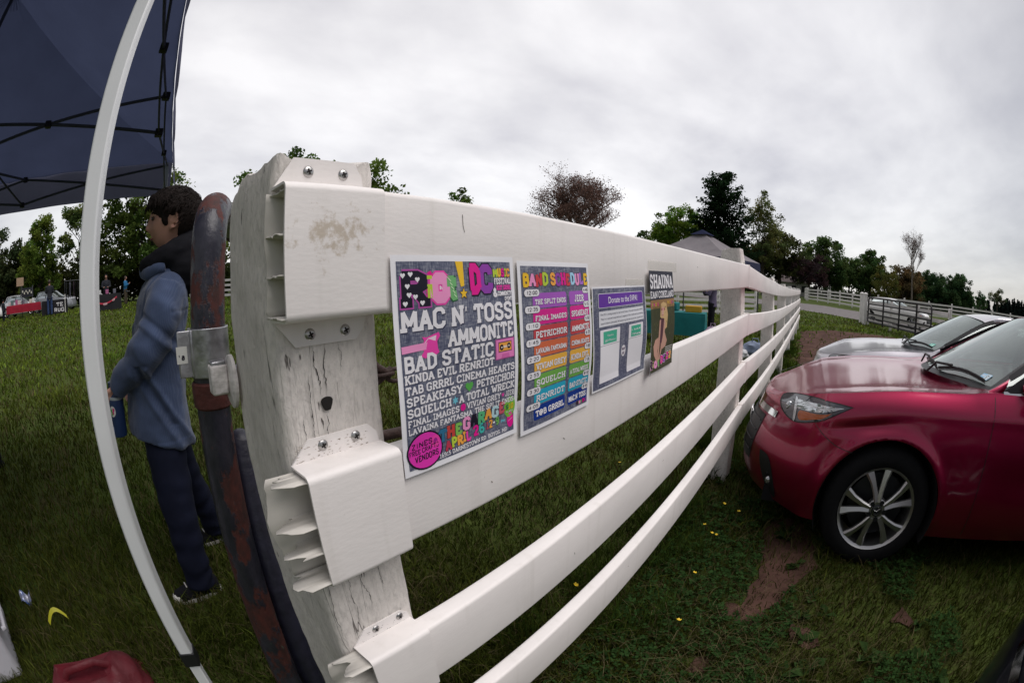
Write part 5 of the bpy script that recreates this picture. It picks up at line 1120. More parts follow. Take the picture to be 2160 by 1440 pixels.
def person(label, loc, face, h, top, legs_, hair, pose='stand', skirt=False, long_hair=False, group=None, skinc=(.36, .19, .14), sleeves=True, sit=False, vox=.016):
    """smaller figures further away: body, top, trousers, hair, shoes"""
    T = thing('person', label, 'person', loc, group=group); k = h / 1.75; a0 = R(face)
    def tr(p): p = Vector(p) * k; return Vector((p.x * math.cos(a0) - p.y * math.sin(a0), p.x * math.sin(a0) + p.y * math.cos(a0), p.z))   # x forward, y left
    def tp(L_): return [tr(p) for p in L_]
    arms = {'stand': [[(0, s * .19, 1.43), (.0, s * .25, 1.15), (.06, s * .25, .90)] for s in (1, -1)],
            'busy': [[(0, s * .19, 1.43), (.05, s * .25, 1.15), (.30, s * .14, 1.10)] for s in (1, -1)],
            'crossed': [[(0, s * .19, 1.43), (.06, s * .27, 1.14), (.23, s * .02, 1.17 + .03 * s), (.22, -s * .13, 1.2)] for s in (1, -1)],
            'phone': [[(0, s * .19, 1.43), (.06, s * .24, 1.14), (.28, s * .06, 1.26)] for s in (1, -1)]}[pose]
    legs = [[(0, s * .10, .92), (.02, s * .11, .5), (0, s * .11, .07)] for s in (1, -1)] if not sit else [[(0, s * .10, .50), (.42, s * .12, .48), (.42, s * .12, .07)] for s in (1, -1)]
    dz = -.42 if sit else 0
    up = lambda L_: [(p[0], p[1], p[2] + dz) for p in L_]
    mb = MB(); mb2 = MB()
    hcen = tr((.02, 0, 1.63 + dz)); head_shape(mb, hcen, tr((1, 0, 0)) - tr((0, 0, 0)), .23 * k)
    mb.tube(tp(up([(0, 0, 1.58), (-.01, 0, 1.42)])), .055 * k, 12)
    torso = [((-.01, 0, .90), .10, .155), ((0, 0, 1.1), .095, .14), ((0, 0, 1.28), .11, .17), ((-.01, 0, 1.42), .085, .18), ((-.01, 0, 1.48), .06, .09)]
    fx, fy = (tr((1, 0, 0))).normalized(), (tr((0, 1, 0))).normalized()
    mb.loft([ring_ell(tr((c[0], c[1], c[2] + dz)), fx, fy, a * k * .9, b * k * .9, 18) for c, a, b in torso], cap=True)
    for A in arms: mb.tube(tp(up(A)), [.045 * k, .038 * k, .03 * k, .026 * k][:len(A)], 10); hand_shape(mb, tr(up(A)[-1]), tr(up(A)[-1]) - tr(up(A)[-2]), (0, 0, 1) if pose != 'stand' else fx, k, 1)
    for L_ in legs: mb.tube(tp(L_), [.075 * k, .055 * k, .04 * k], 10); mb.ell(tr((L_[-1][0] + .06, L_[-1][1], .04)), (.05 * k, .05 * k, .03 * k), 10, 6)
    sk = mat('skin_%02d' % int(skinc[0] * 100), skinc, .55, var=.1, vscale=12)
    link('body', fuse(mb, vox * .7, 1), sk, T, smooth=180)
    t2 = MB(); t2.loft([ring_ell(tr((c[0], c[1], c[2] + dz)), fx, fy, a * k * 1.15, b * k * 1.13, 18) for c, a, b in [((-.01, 0, .82), .115, .165)] + torso], cap=True)
    for A in arms:
        A2 = up(A) if sleeves else up(A)[:2]; t2.tube(tp(A2), [.068 * k, .06 * k, .047 * k, .045 * k][:len(A2)], 12)
    link('top', fuse(t2, vox, 3, lambda p: .008 * mnoise.noise(p * 9)), top, T, smooth=180)
    t3 = MB(); t3.loft([ring_ell(tr((0, 0, z + dz)), fx, fy, a * k, b * k, 18) for z, a, b in ((.98, .115, .158), (.88, .12, .17), (.82, .11, .165))], cap=True)
    if skirt: t3.loft([ring_ell(tr((0, 0, z + dz)), fx, fy, a * k, b * k, 18) for z, a, b in ((.95, .12, .16), (.6, .18, .21), (.3, .2, .24))], cap=True)
    for L_ in legs: t3.tube(tp(L_), [.095 * k, .078 * k, .062 * k], 12)
    link('trousers', fuse(t3, vox, 2, lambda p: .006 * mnoise.noise(p * 10)), legs_, T, smooth=180)
    t4 = MB(); t4.ell(hcen + tr((-.018, 0, .03)), (.098 * k, .098 * k, .105 * k), 18, 12)
    if long_hair: t4.ell(hcen + tr((-.06, 0, -.12)), (.075 * k, .085 * k, .17 * k), 14, 12)
    hm = fuse(t4, .012, 1, lambda p: .01 * mnoise.noise(p * 30))
    link('hair', hm, hair, T, smooth=180)
    for L_ in legs:
        m_ = MB(); b = L_[-1]; m_.loft([ring_ell(tr((b[0] + .05, b[1], z)), fx, fy, a * k, w_ * k, 16) for z, a, w_ in ((.0, .135, .048), (.03, .135, .05), (.07, .09, .045), (.10, .05, .04))], cap=True); m_.build('shoe', black_cl, T, smooth=60)
    return T
# ---------------------------------------------------------------- rusty pipe gate beside the end post
def rust_mat():
    m = bpy.data.materials.new('chipped_rusty_paint'); m.use_nodes = True; t = m.node_tree; b = t.nodes['Principled BSDF']; L = t.links.new; b.inputs['Roughness'].default_value = .42; b.inputs['Specular IOR Level'].default_value = .5
    co = t.nodes.new('ShaderNodeTexCoord')
    def nz(s, d=6, off=(0, 0, 0), sc3=(1, 1, .55)):
        mp = t.nodes.new('ShaderNodeMapping'); L(co.outputs['Object'], mp.inputs[0]); mp.inputs['Location'].default_value = off; mp.inputs['Scale'].default_value = sc3
        q = t.nodes.new('ShaderNodeTexNoise'); L(mp.outputs[0], q.inputs[0]); q.inputs['Scale'].default_value = s; q.inputs['Detail'].default_value = d; q.inputs['Roughness'].default_value = .70; return q.outputs[0]
    def rmp(src, a, bb):
        q = t.nodes.new('ShaderNodeMapRange'); L(src, q.inputs[0]); q.inputs[1].default_value = a; q.inputs[2].default_value = bb; return q.outputs[0]
    def mix(f, c1, c2):
        q = t.nodes.new('ShaderNodeMix'); q.data_type = 'RGBA'; L(f, q.inputs[0])
        for i, c in ((6, c1), (7, c2)):
            if isinstance(c, tuple): q.inputs[i].default_value = (*c, 1)
            else: L(c, q.inputs[i])
        return q.outputs[2]
    rust = mix(rmp(nz(55, 9), .38, .64), (.090, .020, .015), (.035, .013, .011)); rust = mix(rmp(nz(120, 8, (3, 3, 1)), .60, .72), rust, (.16, .05, .035)); paint_ = mix(rmp(nz(24, 7, (4, 4, 4)), .36, .64), (.013, .013, .023), (.034, .032, .047))
    big = nz(8.5, 12, (1.3, .4, 3.55)); k = rmp(big, .515, .54)
    c = mix(k, paint_, rust)
    grn = rmp(nz(11, 8, (7, 2, 5)), .63, .655); c = mix(grn, c, (.075, .10, .075)); wht = rmp(nz(34, 8, (2, 9, 5)), .70, .73); c = mix(wht, c, (.34, .31, .28))
    L(c, b.inputs['Base Color'])
    rr = t.nodes.new('ShaderNodeMapRange'); L(k, rr.inputs[0]); rr.inputs[3].default_value = .3; rr.inputs[4].default_value = .75; L(rr.outputs[0], b.inputs['Roughness'])
    bp = t.nodes.new('ShaderNodeBump'); bp.inputs['Strength'].default_value = .5; bp.inputs['Distance'].default_value = .004
    ad = t.nodes.new('ShaderNodeMath'); ad.operation = 'MULTIPLY_ADD'; L(k, ad.inputs[0]); ad.inputs[1].default_value = -.6; L(nz(60, 6), ad.inputs[2]); L(ad.outputs[0], bp.inputs['Height']); L(bp.outputs[0], b.inputs['Normal'])
    return m
rust = rust_mat(); galv = mat('galvanised_steel', (.42, .42, .44), .38, metal=.85, var=.45, vscale=35, bump=.15, bscale=60, detail=8)
darkpipe = mat('dark_blue_paint', (.018, .018, .034), .45, var=.4, vscale=25, bump=.2, bscale=70)
gate = thing('pipe_gate', 'rusty dark pipe gate with rounded top corner and silver clamp behind the end post', 'gate', (-.84, .138, 0))
gl = lambda p: (p[0] + .84, p[1] - .138, p[2])
gd = Vector((-.93, .37, 0)).normalized(); top = Vector((-.832, .178, 1.345)); pts = [(-.84, .138, -.05)] + [tuple(Vector((-.84, .138, 0)).lerp(top, q)) for q in (.25, .5, .75, 1)]
for q in range(1, 11):
    a = R(9 * q); pts.append(tuple(top + gd * (.085 * (1 - math.cos(a))) + Vector((0, 0, .085 * math.sin(a)))))
pts += [tuple(top + gd * .6 + Vector((0, 0, .085))), tuple(top + gd * 2.4 + Vector((0, 0, .07)))]
MB().tube(pts, .0345, 28).build('gate_frame', rust, gate, smooth=60, xf=gl)
for z in (1.02, .985):
    p0 = Vector((-.84, .155, z)); MB().tube([p0, p0 + gd * 2.4], .0065, 10).build('gate_rod', darkpipe, gate, smooth=60, xf=gl)
for z in (.62, .28):
    p0 = Vector((-.84, .15, z)); MB().tube([p0, p0 + gd * 2.4], .02, 12).build('gate_rail', darkpipe, gate, smooth=60, xf=gl)
p1 = Vector((-.875, .222, 0)); MB().tube([p1 + Vector((0, 0, -.05)), p1 + Vector((.002, .004, .98)), p1 + Vector((.002, .004, .995))], [.034, .034, .01], 24).build('gate_stile', darkpipe, gate, smooth=60, xf=gl)
# clamp band
ax0 = Vector((-.8333, .1725, 1.165)); mb = MB()
r_ = .0375
sec = [(ax0.x + r_ * math.cos(a), ax0.y + r_ * math.sin(a)) for a in np.linspace(R(-120), R(225), 40)]
for zz, rr in ((1.125, 1), (1.205, 1)): pass
mb.loft([[(x_, y_, z_) for x_, y_ in sec] for z_ in (1.122, 1.124, 1.164, 1.206, 1.208)], closed=False)
fx_, fy_ = ax0.x + r_ * math.cos(R(-120)), ax0.y + r_ * math.sin(R(-120))
cl = mb.build('clamp', galv, gate, smooth=50, xf=gl); md = cl.modifiers.new('t', 'SOLIDIFY'); md.thickness = .004; md.offset = 1
mb = MB(); mb.box((ax0.x + .012, ax0.y - .049, 1.165), (.006, .032, .082)); mb.tube([(ax0.x + .017, ax0.y - .0365, 1.124), (ax0.x + .017, ax0.y - .0365, 1.206)], .004, 8); mb.build('clamp_flange', galv, cl, bevel=.0015, xf=gl)
pr = Print(.022, .03); pr.poly([(0, 0), (.022, 0), (.022, .03), (0, .03)], (.55, .55, .52)); pr.layer = 1; pr.text('a', .0095, .006, .0165, .011, BK, wt=.12, serif=False); pr.rect(.0045, .012, .006, .016, BK)
pr.mb.build('price_sticker', ink, cl, xf=lambda p: gl((ax0.x + .0154 + p[2], ax0.y - .069 + p[0], 1.15 + p[1])))
mb = MB(); mb.loft([[(ax0.x - .001 + rr * math.cos(a), ax0.y - .003 + rr * math.sin(a), z_) for a in np.linspace(0, 6.283, 28, endpoint=False)] for rr, z_ in ((.035, 1.062), (.0392, 1.066), (.0392, 1.108), (.035, 1.112))]); mb.build('hinge_collar', mat('red_rust', (.075, .018, .014), .7, var=.4, vscale=40, bump=.3, bscale=80), gate, smooth=40, xf=gl)
# painted hinge bolt through the end post
hb = thing('hinge_bolt', 'white painted hinge bolt with large round washer on the side of the end post', 'bolt', (-.635, .166, 1.145))
wp = mat('flaking_white_paint', (.66, .62, .60), .55, var=.35, vscale=45, bump=.3, bscale=90)
mb = MB(); mb.loft([[(r * math.cos(a), y_, r * 1.35 * math.sin(a)) for a in np.linspace(0, 6.283, 28, endpoint=False)] for r, y_ in ((.001, -.0075), (.024, -.0075), (.0285, -.005), (.0285, 0), (.001, 0))]); mb.build('washer', wp, hb, smooth=40)
MB().box((-.012, -.021, .004), (.026, .027, .044)).build('bolt_head', wp, hb, bevel=.004)
MB().box((-.012, -.021, .0245), (.022, .023, .012)).build('bolt_end', galv, hb, bevel=.002)
# rusty chain looped behind the post
ch = thing('rusty_chain', 'rusty bars and chain looped behind the end post next to the lineup poster', 'chain', (-.68, .40, 1.13))
rb = mat('brown_rust', (.050, .026, .022), .7, var=.4, vscale=60, bump=.4, bscale=120)
MB().tube([(.01, -.12, .02), (.0, -.02, .045), (0, .03, .02), (0, .055, -.012), (0, .085, -.03)], .009, 10).build('hook', rb, ch, smooth=60)
for i in range(5):
    mb = MB(); c = Vector((.0, -.02 + i * .03, -.008 - i * .006)); tw = i % 2
    mb.tube([c + Vector((.012 * math.sin(a) if tw else 0, .022 * math.cos(a), 0 if tw else .012 * math.sin(a))) for a in np.linspace(0, 6.283, 15)], .0042, 8); mb.build('chain_link', rb, ch, smooth=60)
MB().tube([(0, -.12, -.085), (0, -.02, -.075), (0, .06, -.035), (0, .09, -.02)], .008, 10).build('hook', rb, ch, smooth=60)
MB().tube([(.0, -.12, -.12), (0, .0, -.125), (0, .05, -.145), (0, .14, -.15)], .011, 10).build('latch_bar', rb, ch, smooth=60)
# ---------------------------------------------------------------- the blue canopy
def cloth_mat(name, col, tr):
    m = bpy.data.materials.new(name); m.use_nodes = True; t = m.node_tree; t.nodes.clear(); L = t.links.new
    o = t.nodes.new('ShaderNodeOutputMaterial'); d = t.nodes.new('ShaderNodeBsdfDiffuse'); q = t.nodes.new('ShaderNodeBsdfTranslucent'); mx = t.nodes.new('ShaderNodeMixShader')
    co = t.nodes.new('ShaderNodeTexCoord'); n = t.nodes.new('ShaderNodeTexNoise'); L(co.outputs['Object'], n.inputs[0]); n.inputs['Scale'].default_value = 3; n.inputs['Detail'].default_value = 5
    r = t.nodes.new('ShaderNodeValToRGB'); L(n.outputs[0], r.inputs[0]); r.color_ramp.elements[0].color = (*[c * .8 for c in col], 1); r.color_ramp.elements[1].color = (*[c * 1.2 for c in col], 1)
    L(r.outputs[0], d.inputs[0]); L(r.outputs[0], q.inputs[0]); mx.inputs[0].default_value = tr; L(d.outputs[0], mx.inputs[1]); L(q.outputs[0], mx.inputs[2])
    w_ = t.nodes.new('ShaderNodeTexNoise'); L(co.outputs['Object'], w_.inputs[0]); w_.inputs['Scale'].default_value = 5; b = t.nodes.new('ShaderNodeBump'); b.inputs['Strength'].default_value = .3; b.inputs['Distance'].default_value = .05; L(w_.outputs[0], b.inputs['Height']); L(b.outputs[0], d.inputs['Normal'])
    L(mx.outputs[0], o.inputs[0]); return m
pole_m = mat('white_powder_coat', (.70, .71, .72), .35, var=.05, vscale=6, bump=.04, bscale=300)
frame_m = mat('dark_frame_steel', (.060, .062, .075), .45, var=.2, vscale=10); plastic = mat('black_plastic', (.010, .010, .012), .5)
def canopy(label, corners, zv, zt, peak, cloth, vcloth, leg_m, frm, legs=(0, 1, 2, 3), near_detail=False, cap=None, flare=.05, name='canopy_tent', lz=None):
    c0 = Vector(corners[0]); T = thing(name, label, 'canopy', (c0.x, c0.y, float(g(c0.x, c0.y))))
    off = Vector((c0.x, c0.y, float(g(c0.x, c0.y)))); lc = lambda p: tuple(Vector(p) - off)
    K = [Vector((x_, y_, zt)) for x_, y_ in corners]; ctr = sum(K, Vector()) / 4; pk = Vector((ctr.x, ctr.y, peak))
    mb = MB()
    for i in range(4):
        A, B_ = K[i], K[(i + 1) % 4]; rows = []
        for q in range(15):
            s = q / 14; row = []
            for j in range(15):
                e_ = A.lerp(B_, j / 14); p = e_.lerp(pk, s); sag = -.10 * math.sin(math.pi * s) * (.4 + .6 * math.sin(math.pi * j / 14)) - .02 * math.sin(math.pi * j / 14) * (1 - s)
                row.append(p + Vector((0, 0, sag + .008 * math.sin(j * 3 + q * 2) * math.sin(math.pi * j / 14))))
            rows.append(row)
        mb.loft(rows, closed=False)
    mb.build('canopy_top', cloth, T, smooth=40, xf=lc)
    if cap:
        mb = MB(); kk = [k_.lerp(pk, .80) + Vector((0, 0, .05)) for k_ in K]; mb.loft([[k_.lerp(pk + Vector((0, 0, .05)), s) for k_ in kk] for s in (0, .5, .98)]); mb.build('vent_cap', cap, T, xf=lc)
    mb = MB()
    for i in range(4):
        A, B_ = K[i], K[(i + 1) % 4]; d = (B_ - A).normalized(); nrm = Vector((d.y, -d.x, 0)); nrm = nrm if nrm.dot(A - ctr) > 0 else -nrm; rows = []
        for q in range(6):
            s = q / 5; row = []
            for j in range(33):
                p = A.lerp(B_, j / 32); row.append((p.x + nrm.x * (flare * (s * .4 + .6 * math.sin(s * 1.6)) + .008 * math.sin(j * .9) * s), p.y + nrm.y * (flare * (s * .4 + .6 * math.sin(s * 1.6)) + .008 * math.sin(j * .9) * s), zt + (zv - zt) * s - .012 * math.sin(math.pi * j / 32) * s))
            rows.append(row)
        mb.loft(rows, closed=False)
    o = mb.build('valance', vcloth, T, smooth=60, xf=lc)
    # frame: scissor trusses on the four sides and towards the centre hub
    def bar(a, b, r=.0098):
        return MB().tube([a, b], [(r, r * .62)] * 2, 8).build('truss_bar', frm, T, smooth=30, xf=lc)
    hub = Vector((ctr.x, ctr.y, zt - .06))
    Ki = [k_ + (ctr - k_).normalized() * .06 for k_ in K]; mids = [Ki[i].lerp(Ki[(i + 1) % 4], .5) for i in range(4)]
    lo, hi = zv + .02, zt - .035
    at_ = lambda p, z: Vector((p.x, p.y, z))
    for i in range(4):
        for A, B_ in ((Ki[i], mids[i]), (mids[i], Ki[(i + 1) % 4])): bar(at_(A, hi), at_(B_, lo)); bar(at_(A, lo), at_(B_, hi)); MB().box(lc(at_(A.lerp(B_, .5), (lo + hi) / 2)), (.035, .035, .035)).build('truss_joint', plastic, T, bevel=.004)
        bar(at_(mids[i], hi), at_(hub, lo)); bar(at_(mids[i], lo), at_(hub, hi)); MB().box(lc(at_(mids[i].lerp(hub, .5), (lo + hi) / 2)), (.04, .04, .035)).build('truss_joint', plastic, T, bevel=.004)
        for z in (lo, hi): MB().box(lc(at_(mids[i], z)), (.045, .045, .04)).build('slider', plastic, T, bevel=.005)
        e_ = [at_(Ki[i], zt - .012), at_(Ki[(i + 1) % 4], zt - .012)]
    MB().tube([at_(hub, lo - .03), pk - Vector((0, 0, .03))], .016, 10).build('centre_mast', frm, T, xf=lc)
    for i in legs:
        p = Ki[i] if not (near_detail and i == 0) else Vector((-.90, -.07, 0)); gz_ = float(g(p.x, p.y)); lm = leg_m
        ang = math.atan2((K[(i + 1) % 4] - K[i]).y, (K[(i + 1) % 4] - K[i]).x) + (R(33) if near_detail and i == 0 else 0); rot = Matrix.Rotation(ang, 3, 'Z')
        zc_ = .47
        if near_detail and i == 0:   # leans a little, as the photographed leg does
            base = Vector((-.9, -.080, gz_)); tip = Vector((-.90, -.062, zt - .01)); ax_ = (tip - base).normalized(); rot = ax_.to_track_quat('Z', 'Y').to_matrix() @ Matrix.Rotation(R(-14), 3, 'Z')
        else: base = Vector((p.x, p.y, gz_)); tip = Vector((p.x, p.y, zt - .01)); ax_ = Vector((0, 0, 1))
        seg = lambda a, b_, w_: (base.lerp(tip, (a + b_) / 2 / (tip.z - gz_)), (w_, w_, b_ - a))
        c_, s_ = seg(zc_, tip.z - gz_, .038); leg = MB().box((0, 0, 0), s_).build('leg', lm, T, bevel=.005); leg.matrix_local = Matrix.Translation(c_ - off) @ rot.to_4x4()
        for nm, a, b_, w_, m_ in (('leg_collar', zc_ - .035, zc_ + .012, .044, plastic), ('lower_leg', .008, zc_ - .03, .030, lm), ('foot_plate', 0, .008, .09, frame_m)):
            c2, s2 = seg(a, b_, w_); q = MB().box((0, 0, 0), s2).build(nm, m_, leg, bevel=.003); q.matrix_local = Matrix.Translation(rot.transposed() @ (c2 - c_))
    return T
blue_cl = cloth_mat('navy_canopy_cloth', (.050, .061, .112), .48); blue_v = cloth_mat('slate_valance_cloth', (.13, .135, .20), .35)
canopy('navy canopy tent overhead with white corner leg in front of the person', [(-.86, -.035), (-3.82, .42), (-4.27, -2.54), (-1.31, -3.0)], 2.05, 2.31, 3.15, blue_cl, blue_v, pole_m, frame_m, near_detail=True)
# ---------------------------------------------------------------- things lying at the canopy's edge
cool = thing('cooler', 'white cooler box at the edge of the canopy shade, left of the red bag', 'cooler', (-1.66, -1.24, 0), R(18))
cw = mat('cooler_plastic', (.55, .54, .58), .5, var=.08, vscale=10)
mb = MB(); mb.loft([[(x_ * s, y_ * s, z) for x_, y_ in ((-.27, -.18), (.27, -.18), (.27, .18), (-.27, .18))] for s, z in ((.92, 0), (1.0, .27))], cap=True); mb.build('tub', cw, cool, bevel=.025, seg=4)
MB().box((0, 0, .298), (.555, .375, .05)).build('lid', cw, cool, bevel=.018, seg=4)
MB().tube([(-.2, .2, .2), (-.2, .215, .2), (.2, .215, .2), (.2, .2, .2)], .012, 10).build('handle', cw, cool, smooth=50)
mb = MB(); rows = []
for q in range(13):
    s = q / 12; rows.append([(-1.74 - .02 * s + .05 * (s - .5) ** 2, -.73 + (s - .5) * .12, .045 + .05 * math.sin(3.1 * s)), (-1.752 - .02 * s + .05 * (s - .5) ** 2, -.735 + (s - .5) * .12, .062 + .05 * math.sin(3.1 * s))])
mb.loft(rows, closed=False); o = mb.build('wristband', mat('yellow_band', (.42, .40, .015), .5), smooth=60); tag(o, 'yellow paper wristband curled on the dark grass', 'wristband')
mb = MB(); mb.grid(lambda a, b: (-2.0 + .05 * a, -1.0 + .075 * b, .05 + .02 * math.sin(a * 5) + .018 * math.sin(b * 7)), 8, 8); wr = mb.build('snack_wrapper', mat('foil_wrapper', (.03, .09, .30), .25, metal=.6, col2=(.55, .55, .6), vscale=30), smooth=60); tag(wr, 'crumpled blue and silver wrapper on the dark grass', 'wrapper')
bag = thing('tote_bag', 'red bag with pale mesh window slumped on the grass under the canopy', 'bag', (-1.30, -.56, 0), R(8))
redp = mat('red_bag_cloth', (.10, .005, .011), .6, var=.3, vscale=12, bump=.4, bscale=40)
mb = MB(); rows = []
for q in range(13):
    s = q / 12; hx = .15 * (1 - .62 * s * s) * (1 + .06 * math.sin(s * 9)); hy = .24 * (1 - .42 * s * s) * (1 + .03 * math.sin(s * 13))
    rows.append([Vector((hx * math.copysign(abs(math.cos(a)) ** .6, math.cos(a)) + .012 * mnoise.noise(Vector((a * 2, s * 4, 1))), hy * math.copysign(abs(math.sin(a)) ** .6, math.sin(a)) + .012 * mnoise.noise(Vector((a * 2, s * 4, 7))),   .185 * s - .05 * s * abs(math.cos(a)) + .02 * mnoise.noise(Vector((a * 1.7, s * 3, 3))) + (.0 if q else 0))) for a in np.linspace(0, 6.283, 36, endpoint=False)])
mb.loft(rows); c_ = [p * .5 + Vector((0, 0, .06)) for p in rows[-1]]; mb.loft([rows[-1], c_], cap=True); mb.build('bag_body', redp, bag, smooth=60)
mb = MB(); mb.grid(lambda a, b: ((.152 - .045 * b * b) + .006 * math.sin(a * 9 + b * 5), (-.15 + .30 * a) * (1 - .2 * b), .035 + .105 * b), 12, 8); mb.build('mesh_window', mat('pale_mesh', (.34, .25, .34), .5, var=.35, vscale=35, bump=.6, bscale=60), bag, smooth=60)
mb = MB(); mb.tube([(.03, -.12, .15), (.05, -.08, .20), (.05, .06, .205), (.03, .12, .15)], [(.014, .005)] * 4, 8); mb.build('bag_handle', redp, bag, smooth=60)
# ---------------------------------------------------------------- cars
def catmull(P, t):
    P = np.asarray(P, float); n_ = len(P) - 1; t = np.clip(np.asarray(t, float), 0, n_); i = np.minimum(t.astype(int), n_ - 1); u = (t - i)[..., None]
    p0, p1, p2, p3 = P[np.maximum(i - 1, 0)], P[i], P[i + 1], P[np.minimum(i + 2, n_)]
    return .5 * (2 * p1 + (p2 - p0) * u + (2 * p0 - 5 * p1 + 4 * p2 - p3) * u ** 2 + (3 * p1 - p0 - 3 * p2 + p3) * u ** 3)
def car_paint(name, col, metallic=.5, flake=.12):
    m = mat(name, col, .34, metal=metallic, var=flake, vscale=900, coat=1.0, spec=.5)
    m.node_tree.nodes['Principled BSDF'].inputs['Coat Roughness'].default_value = .09; return m
def glass_mat(name='car_glass', tint=(.55, .63, .60), mixv=.30):
    if name in MATS: return MATS[name]
    m = bpy.data.materials.new(name); m.use_nodes = True; MATS[name] = m; t = m.node_tree; t.nodes.clear(); L = t.links.new
    o = t.nodes.new('ShaderNodeOutputMaterial'); a = t.nodes.new('ShaderNodeBsdfTransparent'); a.inputs[0].default_value = (*tint, 1); gl_ = t.nodes.new('ShaderNodeBsdfGlossy'); gl_.inputs['Roughness'].default_value = .03; gl_.inputs[0].default_value = (.85, .92, .90, 1)
    df = t.nodes.new('ShaderNodeBsdfDiffuse'); df.inputs[0].default_value = (.30, .34, .33, 1); m0 = t.nodes.new('ShaderNodeMixShader'); m0.inputs[0].default_value = .07; L(a.outputs[0], m0.inputs[1]); L(df.outputs[0], m0.inputs[2])
    fr = t.nodes.new('ShaderNodeFresnel'); fr.inputs[0].default_value = 1.52; mp = t.nodes.new('ShaderNodeMapRange'); L(fr.outputs[0], mp.inputs[0]); mp.inputs[3].default_value = mixv * .35; mp.inputs[4].default_value = 1.0; mp.inputs[2].default_value = .7
    mx = t.nodes.new('ShaderNodeMixShader'); L(mp.outputs[0], mx.inputs[0]); L(m0.outputs[0], mx.inputs[1]); L(gl_.outputs[0], mx.inputs[2]); L(mx.outputs[0], o.inputs[0]); return m
tyre_m = mat('tyre_rubber', (.008, .008, .009), .85, var=.2, vscale=40, spec=.2); alloy = mat('machined_alloy', (.46, .455, .45), .30, metal=.9); alloy_d = mat('dark_alloy', (.035, .036, .040), .4, metal=.6)
chrome = mat('chrome_trim', (.72, .72, .72), .10, metal=1); trim = mat('black_trim', (.012, .012, .014), .45, spec=.5); lamp_d = mat('lamp_housing', (.045, .048, .060), .12, metal=.2, coat=1, spec=.8); lamp_c = mat('lamp_clear', (.52, .54, .56), .10, metal=.8, coat=1); amber = mat('amber_reflector', (.42, .085, .01), .25, coat=1)
cabin_m = mat('cabin_plastic', (.045, .048, .05), .8); seat_lt = mat('seat_cloth', (.30, .31, .29), .85); well_m = mat('wheel_well', (.006, .006, .007), .95)
BASE = [(.878, 0), (.862, .25), (.778, .47), (.640, .66), (.508, .787), (.375, .864), (0, .893), (-.4, .893), (-.6, .893), (-1.3, .895), (-2.0, .895), (-2.7, .895), (-3.1, .87), (-3.4, .76), (-3.52, .45), (-3.55, 0)]
NOSE_IN = [-.045, -.012, -.014, -.050, -.088, -.098, -.125]      # recess of each level at the nose
SIDE_IN = [-.055, -.018, 0, -.002, -.010, -.030, -.082]
ZN = [.20, .29, .42, .555, .655, .695, .735]
ZS = [.19, .29, .42, .56, .69, .80, .900]
ZTOP = [.722, .724, .740, .778, .808, .832, .878, .902, .922, .95, .97, .99, .99, .985, .98, .98]
